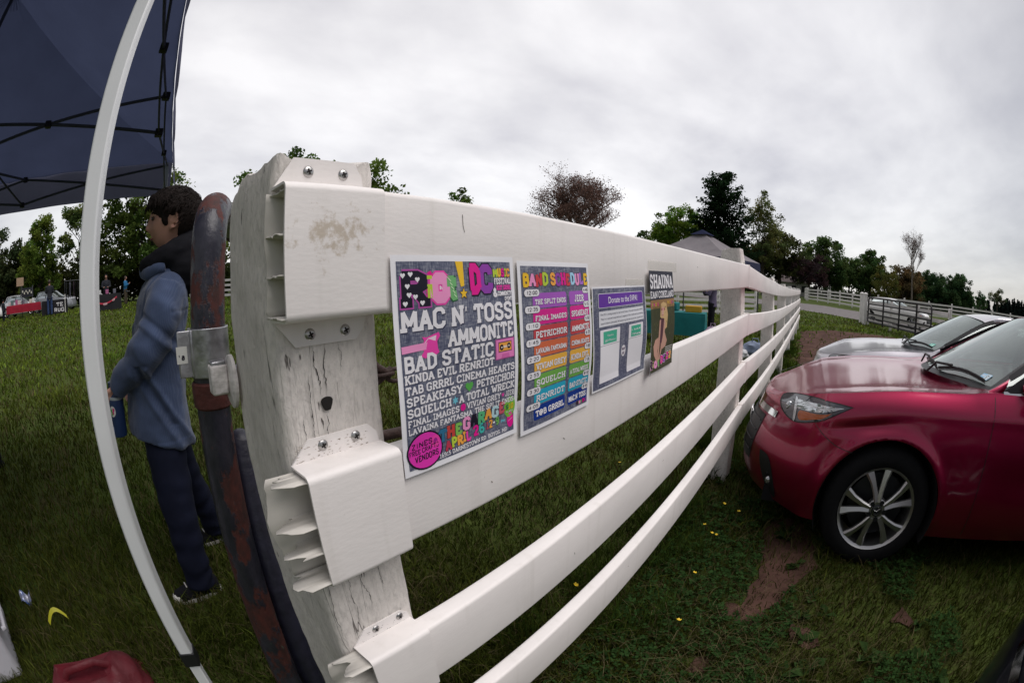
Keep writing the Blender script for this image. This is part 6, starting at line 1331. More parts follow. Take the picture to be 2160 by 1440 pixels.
def make_car(name, label, cat_, loc, heading, paint, seat, group=None, sedan=False, detail=True, emblem=True, top_s=1.0, hood_seam=True, low=False, glass=None):
    T = thing(name, label, cat_, loc, heading, group); glass = glass or glass_mat(); NS = len(BASE) - 1
    base = np.array(BASE); nk = [1, 1, 1, .85, .6, .3, .0, 0, 0, 0, 0, 0, .2, .6, .9, 1]
    ctrl = np.zeros((7, NS + 1, 3))
    for k in range(7):
        for i in range(NS + 1):
            x_, y_ = base[i]; ins = NOSE_IN[k] * nk[i] + 0; sd_ = SIDE_IN[k] * (1 - nk[i] * .55)
            front = 1 if i < 6 else -1
            if i < 6: x2 = x_ + ins * front
            else: x2 = x_ - ins * nk[i]
            y2 = max(0, y_ + sd_ * (1 if y_ > .3 else y_ / .3))
            zz = ZN[k] * nk[i] + ZS[k] * (1 - nk[i])
            if k == 6: zz = ZTOP[i]
            if k == 5: zz = zz * .55 + .45 * (ZTOP[i] - .055) if i > 4 else zz
            if k < 2 and i >= 12: zz += .12 * nk[i]
            ctrl[k, i] = (x2, y2, zz)
    S_, T_ = (440, 64) if detail else (90, 18)
    sv = np.linspace(0, NS, S_ + 1); lev = np.stack([catmull(ctrl[k], sv) for k in range(7)], 0)      # 7 x S x 3
    tv = np.linspace(0, 6, T_ + 1); grid = np.stack([catmull(lev[:, i], tv) for i in range(S_ + 1)], 0)   # S x T x 3
    ARC = [(0.0, .315), (-2.70, .315)]; AR = .352
    # flared arches and the crease that runs into the front one
    X, Y, Z = grid[..., 0], grid[..., 1], grid[..., 2]
    for cx_, cz_ in ARC:
        d = np.hypot(X - cx_, Z - cz_); Y += .014 * np.exp(-((d - AR - .012) / .030) ** 2) * ss(.45, .7, Y) * ss(.2, .3, Z)
    Y -= .015 * np.exp(-((Z - (.678 + (X - .33) * -.17)) / .026) ** 2) * np.exp(-((X - .17) / .15) ** 2) * ss(.4, .6, Y)
    Y += .005 * np.exp(-((Z - .80 + .02 * X) / .03) ** 2) * ss(.3, -.1, X) * ss(.4, .6, Y)
    Y -= .010 * np.exp(-((Z - .50) / .09) ** 2) * ss(-.5, -1.0, X) * ss(-2.3, -1.9, X) * ss(.4, .6, Y)
    flat = grid.reshape(-1, 3)
    def proj_side(x_, z_, off=.003, lim=None):
        q = flat[(flat[:, 1] > .05)]; d = (q[:, 0] - x_) ** 2 + (q[:, 2] - z_) ** 2; j = np.argpartition(d, 6)[:6]; wgt = 1 / (d[j] + 1e-6); y_ = (q[j, 1] * wgt).sum() / wgt.sum()
        nrm = Vector((max(0, x_ - .3) * 1.4, .75, .12)).normalized(); return Vector((x_, y_, z_)) + nrm * off
    def proj_front(y_, z_, off=.004):
        q = flat[flat[:, 0] > .4]; d = (q[:, 1] - abs(y_)) ** 2 + (q[:, 2] - z_) ** 2; j = np.argpartition(d, 6)[:6]; wgt = 1 / (d[j] + 1e-6); x_ = (q[j, 0] * wgt).sum() / wgt.sum(); return Vector((x_ + off, y_, z_))
    # body shell
    mb = MB(); n_t = T_ + 1; vid = lambda i, j: i * n_t + j; V = grid.copy(); inside = np.zeros((S_ + 1, n_t), bool)
    for cx_, cz_ in ARC:
        d = np.hypot(V[..., 0] - cx_, V[..., 2] - cz_); ins = (d < AR) & (V[..., 1] > .55) & (V[..., 2] < .72); inside |= ins
    keep = []; snap = set()
    for i in range(S_):
        for j in range(T_):
            c4 = [(i, j), (i + 1, j), (i + 1, j + 1), (i, j + 1)]; ni = sum(inside[a] for a in c4)
            if ni == 4: continue
            keep.append(c4)
            if ni:
                for a in c4:
                    if inside[a]: snap.add(a)
    rim = []
    for a in snap:
        p = V[a]; cx_, cz_ = min(ARC, key=lambda c: abs(p[0] - c[0])); dx_, dz_ = p[0] - cx_, p[2] - cz_; l = math.hypot(dx_, dz_) + 1e-9; V[a][0] = cx_ + dx_ / l * AR; V[a][2] = cz_ + dz_ / l * AR
    vl = V.reshape(-1, 3); mb.add(vl, [tuple(vid(*a) for a in reversed(c4)) for c4 in keep]); mb.add(vl * np.array([1, -1, 1]), [tuple(vid(*a) for a in c4) for c4 in keep])
    # hood, cowl, shoulder and tail deck
    top = V[:, -1]; rows = []; m_ = 24
    for i in range(S_ + 1):
        x_, y_, z_ = top[i]; cr = -.004 - .020 * ss(.9, -.3, x_); row = []
        for q in range(m_ + 1):
            v = -1 + 2 * q / m_; a = abs(v); y2 = -y_ * v
            crease = .003 * math.exp(-((a - .80) / .07) ** 2) * float(ss(.70, .2, x_)) - .004 * math.exp(-((a - .93) / .03) ** 2) * float(ss(.6, .2, x_))
            row.append((x_ + .0 * (1 - v * v), y2, z_ + float(cr) * (1 - a ** 2.6) + crease))
        rows.append(row)
    mb.loft(rows, closed=False)
    body = mb.build('body', paint, T, smooth=28)
    top_at = lambda x_, y_: None
    def hood_pt(x_, y_, off=.002):
        i = int(np.argmin(np.where(np.arange(S_ + 1) < S_ * .7, np.abs(top[:, 0] - x_), 9))); ys = max(top[i, 1], 1e-3); v = min(1, abs(y_) / ys); cr = -.004 - .020 * float(ss(.9, -.3, x_)); crease = .003 * math.exp(-((v - .80) / .07) ** 2) * float(ss(.70, .2, x_)) - .004 * math.exp(-((v - .93) / .03) ** 2) * float(ss(.6, .2, x_))
        return Vector((x_, y_, top[i, 2] + cr * (1 - v ** 2.6) + crease + off))
    def strip(pts, w_, m, nm, up=(0, 0, 1), par=None):
        mb_ = MB(); L_, R_ = [], []
        for i, p in enumerate(pts):
            t_ = (pts[min(i + 1, len(pts) - 1)] - pts[max(i - 1, 0)]).normalized(); s = t_.cross(Vector(up)).normalized() * w_; L_.append(p + s); R_.append(p - s)
        mb_.loft([L_, R_], closed=False); return mb_.build(nm, m, par or T)
    # underbody and wheel wells
    MB().box((-1.35, 0, .26), (4.0, 1.30, .16)).build('underbody', well_m, T)
    for cx_, cz_ in ARC:
        for s in (1, -1):
            mb = MB(); ring = lambda y_, r: [(cx_ + r * math.cos(a), s * y_, cz_ + r * math.sin(a)) for a in np.linspace(R(-25), R(205), 30)]
            mb.loft([ring(.888, AR - .001), ring(.62, AR - .001), ring(.60, .02)], closed=False); mb.build('wheel_well', well_m, T, smooth=60)
            # wheel
            w_ = bpy.data.objects.new('wheel', None); C.objects.link(w_); w_.parent = T; w_.location = (cx_, s * .875, cz_); w_.rotation_euler = (0, R(12), 0 if s > 0 else math.pi)
            cyl = lambda prof, n_=48: [[(r * math.cos(a), y_, r * math.sin(a)) for a in np.linspace(0, 2 * math.pi, n_, endpoint=False)] for r, y_ in prof]
            if 'tyre' not in MESH:
                mb = MB(); mb.loft(cyl([(.212, -.19), (.27, -.198), (.302, -.185), (.3145, -.155), (.3155, -.11), (.3145, -.045), (.303, -.012), (.28, .004), (.25, .006), (.222, .0), (.214, -.010), (.212, -.03)], 64)); o_ = mb.build('tyre', tyre_m, w_, smooth=50); MESH['tyre'] = o_.data
                mb = MB(); mb.loft(cyl([(.205, -.16), (.196, -.03), (.203, -.010), (.2115, -.004), (.2165, .001), (.2125, -.010)])); o_ = mb.build('rim', alloy, w_, smooth=30); MESH['rim'] = o_.data
                mb = MB(); mb.loft(cyl([(.165, -.10), (.165, -.085), (.03, -.075)], 32), cap=True); o_ = mb.build('brake_disc', alloy_d, w_, smooth=40); MESH['disc'] = o_.data
                mb = MB()
                for q in range(5):
                    a0 = R(90 + 72 * q)
                    for sg in (-1, 1):
                        # V-pair: each spoke a tapered blade with a ridge
                        sec = []
                        for t_, r, da, hw, dep in ((0, .045, 9 * sg, .013, .010), (.35, .095, 10 * sg, .0135, .004), (.7, .15, 12.5 * sg, .0155, -.002), (1, .203, 15.5 * sg, .0225, -.008)):
                            a = a0 + R(da); c, sn = math.cos(a), math.sin(a); tx, tz = -sn, c; o2 = Vector((c * r, 0, sn * r)); tt_ = Vector((tx, 0, tz))
                            sec.append([o2 + tt_ * hw + Vector((0, dep - .022, 0)), o2 + tt_ * hw + Vector((0, dep - .004, 0)), o2 + tt_ * hw * .45 * (-sg) * -1 + Vector((0, dep + .003, 0)), o2 - tt_ * hw + Vector((0, dep - .004, 0)), o2 - tt_ * hw + Vector((0, dep - .022, 0))])
                        mb.loft(sec, cap=True)
                mb.loft(cyl([(.02, .004), (.046, .004), (.058, -.004), (.062, -.03)], 40), cap=True)
                o_ = mb.build('spokes', alloy, w_, smooth=28); MESH['spokes'] = o_.data
                mb = MB(); mb.loft(cyl([(.026, .0105), (.030, .008), (.031, .002)], 32), cap=True); o_ = mb.build('hub_cap', alloy_d, w_, smooth=40); MESH['cap'] = o_.data
                mb = MB(); mb.tube([(.0215 * math.cos(a) * 1.02, .0112, .0215 * math.sin(a)) for a in np.linspace(0, 2 * math.pi, 33)], .0017, 6)
                for sg in (-1, 1): mb.tube([(0, .0115, -.002), (sg * .008, .0115, .003), (sg * .0185, .0115, .0105)], [.0024, .0019, .0009], 6)
                o_ = mb.build('emblem', chrome, w_, smooth=60); MESH['emblem'] = o_.data
                mb = MB()
                o_ = None
                lug = MB(); lug.loft(cyl([(.0135, .0035), (.0135, .006), (.010, .0062), (.0085, -.002)], 16), cap=True); MESH['lug'] = lug.build('lug_nut', alloy_d, w_, smooth=40).data
                first = [c for c in w_.children if c.name.startswith('lug')][0]; first.location = (.0455 * math.cos(R(54)), .0025, .0455 * math.sin(R(54)))
                for q in range(1, 5):
                    o_ = bpy.data.objects.new('lug_nut', MESH['lug']); C.objects.link(o_); o_.parent = w_; a = R(54 + 72 * q); o_.location = (.0455 * math.cos(a), .0025, .0455 * math.sin(a))
            else:
                for nm, key in (('tyre', 'tyre'), ('rim', 'rim'), ('brake_disc', 'disc'), ('spokes', 'spokes'), ('hub_cap', 'cap')): o_ = bpy.data.objects.new(nm, MESH[key]); C.objects.link(o_); o_.parent = w_
    # greenhouse
    zt = 1.0 * top_s; rear = -3.40 if not sedan else -3.0
    wb = lambda v: Vector((-.385 - .265 * v * v, .672 * v, .918 - .002 * v * v)); wt = lambda v: Vector((-1.25 - .15 * v * v, .56 * v, 1.315 * zt - .045 * v * v))
    def ws(a, b):
        v = -1 + 2 * a; p = wb(v).lerp(wt(v), b); p.z += .018 * math.sin(math.pi * b) * zt; return p
    MB().grid(ws, 16, 12).build('windshield', glass, T, smooth=180)
    mb = MB(); mb.grid(lambda a, b: ws(a, -.02 + .045 * b) + Vector((.002, 0, .003)), 16, 2)
    for e0, e1 in ((0, .022), (.978, 1)): mb.grid(lambda a, b: ws(e0 + (e1 - e0) * a, b) + Vector((.002, 0, .003)), 2, 10)
    mb.build('windshield_frit', trim, T, smooth=60)
    rl = [(-1.25, 1.317, .56), (-1.6, 1.362, .585), (-2.1, 1.37, .585), (-2.6, 1.345, .57), (-2.95 if not sedan else -2.75, 1.31, .555)]
    mb = MB(); rr = catmull([(a, b * zt, c) for a, b, c in rl], np.linspace(0, 4, 21)); rows = []
    for (x_, z_, hw) in rr:
        rows.append([(x_ - .14 * v * v * max(0, 1 - (-1.19 - x_) / .5), hw * v, z_ - .040 * v * v - .012 * max(0, abs(v) - .85) / .15) for v in np.linspace(-1, 1, 17)])
    mb.loft(rows, closed=False); mb.build('roof', paint, T, smooth=60)
    xr, zr, hr = rr[-1]; rb_ = Vector((rear, 0, 1.02))
    mb = MB(); mb.grid(lambda a, b: Vector((xr + (rb_.x - xr) * b - .05 * (2 * a - 1) ** 2 * (1 - b), (hr + (.62 - hr) * b) * (2 * a - 1), zr - .045 * (2 * a - 1) ** 2 * (1 - b) + (rb_.z - zr) * b)), 12, 8); mb.build('rear_window', glass, T, smooth=180)
    for s in (1, -1):
        # pillars
        A0, A1 = wb(1.0 * s), wt(1.0 * s); ap = [A0 + Vector((.05, s * .035, -.03)), A0 + Vector((-.03, s * .032, .004)), A0.lerp(A1, .33) + Vector((-.045, s * .026, .004)), A0.lerp(A1, .66) + Vector((-.045, s * .020, .004)), A1 + Vector((-.04, s * .014, .002)), Vector((-1.6, s * .597, 1.312 * zt)), Vector((-2.1, s * .597, 1.322 * zt)), Vector((-2.6, s * .58, 1.297 * zt)), Vector((xr, s * hr, zr - .05)), Vector((rear + .12, s * .66, 1.01))]
        mb = MB(); P = [Vector(p) for p in catmull([tuple(p) for p in ap], np.linspace(0, len(ap) - 1, 46))]
        mb.tube(P, [(.030, .024)] * 46, 12, up=(0, 0, 1)); mb.build('roof_pillar', paint, T, smooth=60)
        # side glass between belt line and roof rail
        bl_ = [(-.66, .800, .930), (-1.3, .806, .955), (-2.0, .806, .972), (-2.7, .80, .985), (-3.05, .77, .995)]; tl_ = [(-.72, .742, .985), (-1.40, .592, 1.275 * zt), (-2.0, .585, 1.302 * zt), (-2.6, .572, 1.275 * zt), (-3.0 if not sedan else -2.9, .60, 1.10)]
        b1 = catmull(bl_, np.linspace(0, 4, 33)); t1 = catmull(tl_, np.linspace(0, 4, 33)); rows = []
        for q in range(9):
            rows.append([tuple(Vector(b1[i]).lerp(Vector(t1[i]), q / 8) * 1.0 + Vector((0, .015 * math.sin(math.pi * q / 8), 0))) for i in range(33)])
        mb = MB(); mb.loft([[(x_, s * y_, z_) for x_, y_, z_ in r] for r in rows], closed=False); sg = mb.build('side_window', glass_mat('side_glass', (.20, .23, .23), .35), T, smooth=180)
        strip([Vector((x_, s * (y_ + .012), z_ - .004)) for x_, y_, z_ in b1], .009, chrome, 'window_chrome', up=(0, s, .3))
        strip([Vector((x_, s * (y_ + .014), z_ + .004)) for x_, y_, z_ in t1], .018, trim, 'window_seal', up=(0, s, .6))
        for xb_ in (-1.52, -2.55):
            k = int(round((xb_ + .66) / (-3.05 + .66) * 32)); strip([Vector(b1[k]).lerp(Vector(t1[k]), u_ / 6) * 1 + Vector((0, .02, 0)) if s > 0 else Vector((b1[k][0], -b1[k][1] - .02, b1[k][2])).lerp(Vector((t1[k][0], -t1[k][1] - .02, t1[k][2])), u_ / 6) for u_ in range(7)], .045, trim, 'door_pillar', up=(0, s, .4))
        mb = MB(); mb.add([(-.64, s * .81, .925), (-.80, s * .815, .935), (-.84, s * .795, 1.03)], [(0, 1, 2)]); mb.build('mirror_base', trim, T)
        mb = MB(); mb.ell((-.95, s * .96, .985), (.06, .105, .066), 20, 12); mb.tube([(-.80, s * .82, .96), (-.92, s * .90, .965)], .02, 8); mb.build('door_mirror', paint, T, smooth=60)
        # panel gaps
        sp = lambda x_, z_, o_=.0015: Vector((1, s, 1)) * 1 and Vector((proj_side(x_, z_, o_).x, s * proj_side(x_, z_, o_).y, z_))
        if detail:
            strip([sp(-.60 + .012 * math.sin((z_ - .2) * 4), z_) for z_ in np.linspace(.22, .905, 26)], .0022, trim, 'panel_gap', up=(0, s, .2))
            strip([sp(-1.62, z_) for z_ in np.linspace(.24, .94, 20)], .0022, trim, 'panel_gap', up=(0, s, .2))
            strip([sp(*p) for p in catmull([(.435, .678), (.385, .64), (.335, .612), (.30, .598), (.22, .585)], np.linspace(0, 4, 20))], .0018, trim, 'panel_gap', up=(0, s, .2))
            strip([hood_pt(x_, s * y_) for x_, y_ in catmull([(.745, .40), (.68, .53), (.56, .665), (.35, .742), (0, .768), (-.3, .755), (-.45, .70), (-.50, .66)], np.linspace(0, 7, 50))], .0022, trim, 'panel_gap')
            if True:   # nose panel line across the front of the hood
                pass
        # headlamp
        hlp = [(.250, .785), (.35, .792), (.45, .788), (.55, .772), (.62, .748), (.648, .722), (.648, .690), (.618, .658), (.56, .642), (.49, .658), (.41, .694), (.33, .742)]
        def patch3(outline, m, nm, off, par=None, inset=1.0, rings=6):
            c = np.mean(outline, 0); mb_ = MB(); rws = []
            O = catmull(outline + [outline[0]], np.linspace(0, len(outline), 60, endpoint=False))
            for q in range(1, rings + 1):
                rws.append([tuple(Vector((1, s, 1)) * 1) if False else (lambda p: (p.x, s * p.y, p.z))(proj_side(c[0] + (a - c[0]) * inset * q / rings, c[1] + (b - c[1]) * inset * q / rings, off)) for a, b in O])
            mb_.loft(rws); p = proj_side(c[0], c[1], off); o0 = len(mb_.v); mb_.v.append((p.x, s * p.y, p.z))
            for k in range(60): mb_.f.append((o0, k, (k + 1) % 60)); mb_.c.append(None)
            return mb_.build(nm, m, par or T, smooth=60)
        if detail:
            hl = patch3(hlp, trim, 'headlight', .0015)
            patch3(hlp, lamp_d, 'lamp_lens', .004, hl, .93)
            patch3([(.30, .774), (.40, .768), (.50, .755), (.545, .746), (.545, .712), (.45, .724), (.36, .752)], lamp_c, 'daylight_bar', .0065, hl, 1)
            patch3([(.36, .742), (.44, .718), (.525, .704), (.525, .664), (.47, .680), (.40, .712)], amber, 'side_reflector', .0065, hl, 1)
            patch3([(.545, .752), (.557, .750), (.557, .655), (.545, .658)], lamp_c, 'lamp_divider', .0075, hl, 1)
            p = proj_side(.592, .703, -.004); mb = MB(); mb.ell((p.x, s * p.y, p.z), (.022, .016, .024), 18, 12); mb.build('projector', lamp_c, hl, smooth=180)
            patch3([(.722, .428), (.706, .36), (.655, .275), (.585, .216), (.572, .232), (.60, .31), (.635, .385), (.668, .425)], trim, 'fog_recess', .003)
            p = proj_side(.63, .30, .002); mb = MB(); mb.ell((p.x, s * p.y, p.z), (.02, .012, .022), 14, 8); mb.build('fog_lamp', lamp_c, T, smooth=180)
            mb = MB(); mb.loft([[(lambda p: (p.x + .004, s * p.y, p.z))(proj_front(y_, z_ + dz)) for y_ in np.linspace(.28, .545, 12)] for dz, z_ in ((-.016, .632), (0, .632), (.018, .632))], closed=False); mb.build('chrome_wing', chrome, T, smooth=60)
        for q in range(1): pass
        if detail: MB().tube([(-1.45, s * .905, .80), (-1.40, s * .93, .805), (-1.28, s * .93, .805), (-1.23, s * .905, .80)], .010, 8).build('door_handle', paint, T, smooth=60)
    if detail:
        mb = MB(); mb.loft([[tuple(proj_front(y_, z_)) for y_ in np.linspace(-.44, .44, 25)] for z_ in np.linspace(.33, .60, 8)], closed=False); gr = mb.build('grille', trim, T, smooth=60)
        for z_ in (.38, .44, .50, .56): MB().tube([tuple(proj_front(y_, z_, .007)) for y_ in np.linspace(-.42, .42, 17)], .004, 6).build('grille_bar', alloy_d, gr)
        if emblem:
            mb = MB(); c = proj_front(0, .50, .016); mb.tube([c + Vector((0, .062 * math.cos(a), .05 * math.sin(a))) for a in np.linspace(0, 2 * math.pi, 33)], .006, 8)
            for sgn in (-1, 1): mb.tube([c + Vector((0, 0, -.008)), c + Vector((0, sgn * .024, .008)), c + Vector((0, sgn * .052, .024))], [.007, .006, .003], 6)
            mb.build('badge', chrome, gr, smooth=60)
        MB().box((.80, 0, .44), (.01, .30, .0)).build('plate_holder', trim, T) if False else None
        # cowl, wipers and interior
        mb = MB(); mb.grid(lambda a, b: wb(-1 + 2 * a) + Vector((.026 - .03 * b, 0, -.008 + .007 * b)), 16, 3); mb.build('cowl_grille', trim, T, smooth=60)
        for y0, y1, k in ((.18, .60, .025), (-.42, .12, .018)):
            a, b = ws(.5 + y0 / 1.35, .02), ws(.5 + y1 / 1.35, .035); pts = [a.lerp(b, q / 6) + Vector((.012, 0, .020 + k * math.sin(math.pi * q / 6))) for q in range(7)]
            wp_ = MB().tube(pts, [(.008, .005)] * 7, 8).build('wiper', trim, T, smooth=50); MB().tube([p + Vector((-.006, 0, -.012)) for p in pts], [(.004, .007)] * 7, 6).build('wiper_blade', trim, wp_)
            MB().tube([ws(.5 + (y0 - .05) / 1.35, 0) + Vector((.055, 0, .0)), pts[0] + Vector((.02, 0, .03)), pts[2] + Vector((.01, 0, .012))], .008, 8).build('wiper_arm', trim, wp_, smooth=50)
        MB().grid(lambda a, b: Vector((-.50 - .45 * b, -.58 + 1.16 * a, .868 + .02 * math.sin(3 * b))), 6, 8).build('dashboard', cabin_m, T, smooth=60)
        MB().tube([Vector((-1.12 + .05 * math.sin(a), .36 + .18 * math.cos(a), .93 + .17 * math.sin(a))) for a in np.linspace(0, 6.283, 28)], .014, 8).build('steering_wheel', cabin_m, T, smooth=60)
        for sgn in (1, -1):
            mb = MB(); mb.loft([[Vector((x_ + .10 * math.cos(a) * k, sgn * .36 + .24 * k * math.copysign(abs(math.sin(a)) ** .6, math.sin(a)), z_)) for a in np.linspace(0, 6.283, 20, endpoint=False)] for x_, z_, k in ((-1.42, .45, .9), (-1.55, .70, 1.0), (-1.65, .95, .95), (-1.70, 1.06, .6))], cap=True); st = mb.build('seat', seat, T, smooth=60)
            mb = MB(); mb.ell((-1.71, sgn * .36, 1.17), (.06, .135, .10), 16, 10); mb.build('headrest', seat, st, smooth=60)
        mb = MB(); mb.loft([[Vector((-2.45 + dx_, y_, z_)) for y_ in np.linspace(-.62, .62, 9)] for dx_, z_ in ((0, .6), (-.1, .95), (-.13, 1.06))], closed=False); mb.build('rear_seat', seat, T, smooth=60)
        mm = MB(); mm.ell((-1.12, 0, 1.215), (.025, .11, .032), 14, 8); mm.build('rear_view_mirror', cabin_m, T, smooth=60)
    return T, ws
MESH = {}
red_p = car_paint('crimson_paint', (.30, .003, .046), .80, .06); silver_p = car_paint('silver_paint', (.52, .50, .54), .65); white_p = car_paint('white_car_paint', (.74, .72, .71), .0, .02); black_p = car_paint('black_car_paint', (.006, .007, .012), .2, .05)
rc, ws = make_car('red_car', 'crimson hatchback parked nose to the white fence', 'car', (.53, 2.945, float(g(.6, 2.2)) - .004), math.pi, red_p, cabin_m, 'cars parked nose to the fence')
def windscreen_sticker(car, ws, a, b, w_, h_, draw):
    o = ws(a, b); ex = (ws(a + .05, b) - o).normalized() * -1; ey = (ws(a, b + .05) - o).normalized(); n_ = ex.cross(ey).normalized(); n_ = n_ if n_.z > 0 else -n_
    pr = Print(w_, h_); draw(pr); pr.mb.build('window_sticker', ink, car, xf=lambda p: tuple(o + ex * p[0] + ey * p[1] + n_ * (p[2] + .004)))
def st_blue(p): p.rect(0, 0, .075, .06, (.25, .45, .62)); p.layer = 1; p.rect(.004, .004, .04, .056, (.60, .68, .72)); p.layer = 2; p.text('12', .008, .016, .034, .034, (.05, .06, .08), wt=.1, serif=False); p.text('26', .046, .03, .07, .018, WH, wt=.1, serif=False); p.layer = 0
def st_green(p): p.rect(0, 0, .075, .06, (.04, .45, .34)); p.layer = 1; p.rect(.006, .01, .036, .05, (.45, .65, .58)); p.text('7', .042, .014, .066, .036, WH, wt=.1, serif=False); p.layer = 0
rc.rotation_euler = (R(1.9), 0, math.pi); rc.location.z -= .026
windscreen_sticker(rc, ws, .93, .07, .075, .06, st_blue)
sc_, ws2 = make_car('silver_car', 'silver sedan parked beyond the red hatchback', 'car', (.91, 5.45, float(g(1.2, 5.4)) - .02), math.pi, silver_p, seat_lt, 'cars parked nose to the fence', sedan=True, emblem=False)
sc_.rotation_euler = (R(1.0), 0, math.pi); sc_.location.z -= .012
windscreen_sticker(sc_, ws2, .91, .08, .075, .06, st_green)
make_car('white_car', 'white sedan on the road behind the black tube gate', 'car', (6.35, 24.2, float(g(6, 25)) + .015), R(-30), white_p, seat_lt, sedan=True, emblem=False, glass=glass_mat('side_glass', (.20, .23, .23), .35))
make_car('black_car', 'dark car whose front corner enters the bottom right of the view', 'car', (1.48, .22, float(g(1.2, .6)) - .005), math.pi, black_p, cabin_m, 'cars parked nose to the fence', emblem=False)
# ---------------------------------------------------------------- trees
bark = mat('bark', (.055, .043, .034), .9, var=.4, vscale=14, bump=.6, bscale=40, stretch=(1, 1, .3)); leaf_m = foliage_mat('leaves', .45)
pale_bark = mat('pale_bark', (.17, .14, .12), .9, var=.4, vscale=10)
def leaf_quads(P, size, colr, r3, flat=0.0):
    """leaf-like kites at points P"""
    n_ = len(P); d = r3.normal(size=(n_, 3)); d /= np.linalg.norm(d, axis=1)[:, None]; e_ = r3.normal(size=(n_, 3))
    if flat: d[:, 2] *= 1 - flat; e_[:, 2] *= 1 - flat
    e_ -= d * (e_ * d).sum(1)[:, None]; e_ /= np.linalg.norm(e_, axis=1)[:, None] + 1e-9; s = size * r3.uniform(.6, 1.35, n_)[:, None]
    V = np.stack([P - d * s * .6, P + e_ * s * .42 - d * s * .05, P + d * s * .62, P - e_ * s * .42 - d * s * .05], 1).reshape(-1, 3)
    return V, np.arange(n_ * 4).reshape(-1, 4), np.repeat(colr, 4, axis=0)
def limb(mb, a, b, r0, r1, r2, wob=.06, n_=6, seg=5):
    a, b = Vector(a), Vector(b); L_ = (b - a).length; pts = []
    for q in range(seg + 1):
        s = q / seg; pts.append(a.lerp(b, s) + Vector((r2.uniform(-1, 1), r2.uniform(-1, 1), r2.uniform(-.5, .5))) * L_ * wob * math.sin(math.pi * s))
    mb.tube(pts, [r0 + (r1 - r0) * q / seg for q in range(seg + 1)], n_)
    return pts
def tree(name, label, x, y, top, blobs, col, n_leaf=5000, size=.22, trunk=.22, seed=1, z0=None, clump=.9, ncl=60, shell=.55, group=None, bk=None, dark=1.0, vary=.5, trunk_top=None, parts=True):
    """blobs: (dx, dy, z centre, rx, ry, rz) in metres; leaves sit in clumps spread through those volumes"""
    r3 = np.random.default_rng(seed); r2 = random.Random(seed); gz_ = float(g(x, y)) if z0 is None else z0; T = thing(name, label, 'tree', (x, y, gz_), group=group)
    vol = np.array([b[3] * b[4] * b[5] for b in blobs]); pick = r3.choice(len(blobs), ncl, p=vol ** .7 / (vol ** .7).sum()); B = np.array(blobs)[pick]
    d = r3.normal(size=(ncl, 3)); d /= np.linalg.norm(d, axis=1)[:, None]; rad = r3.uniform(0, 1, ncl) ** shell; cc = B[:, :3] + d * rad[:, None] * B[:, 3:6]
    cl = r3.integers(0, ncl, n_leaf); cr = clump * r3.uniform(.55, 1.25, ncl); size = size * .85; n_leaf = n_leaf; dd = r3.normal(size=(n_leaf, 3)); dd /= np.linalg.norm(dd, axis=1)[:, None]; P = cc[cl] + dd * (r3.uniform(0, 1, n_leaf) ** .5 * cr[cl] * .95)[:, None] * np.array([1, 1, .75])
    tone = r3.uniform(1 - vary, 1 + vary, ncl)[cl] * r3.uniform(.7, 1.3, n_leaf); hue = r3.uniform(-.15, .25, ncl)[cl]
    colr = np.array(col)[None] * 1.9 * tone[:, None] * np.stack([1 + hue, np.ones(n_leaf), 1 - hue * .3], 1) * dark
    V, F_, C_ = leaf_quads(P, size, colr, r3); me = arrmesh('crown', V, F_, C_); link('crown', me, leaf_m, T)
    mb = MB(); zt = trunk_top or min(b[2] for b in blobs); base = Vector((0, 0, -.2)); tp = Vector((blobs[0][0] * .5, blobs[0][1] * .5, zt))
    limb(mb, base, tp, trunk, trunk * .62, r2, .03, 10, 6)
    for q in range(min(16, ncl)):
        c = Vector(cc[q * (ncl // min(16, ncl))]); st = base.lerp(tp, r2.uniform(.55, 1.0)); limb(mb, st, c, trunk * .32, trunk * .05, r2, .12)
    mb.build('trunk', bk or bark, T, smooth=60); return T
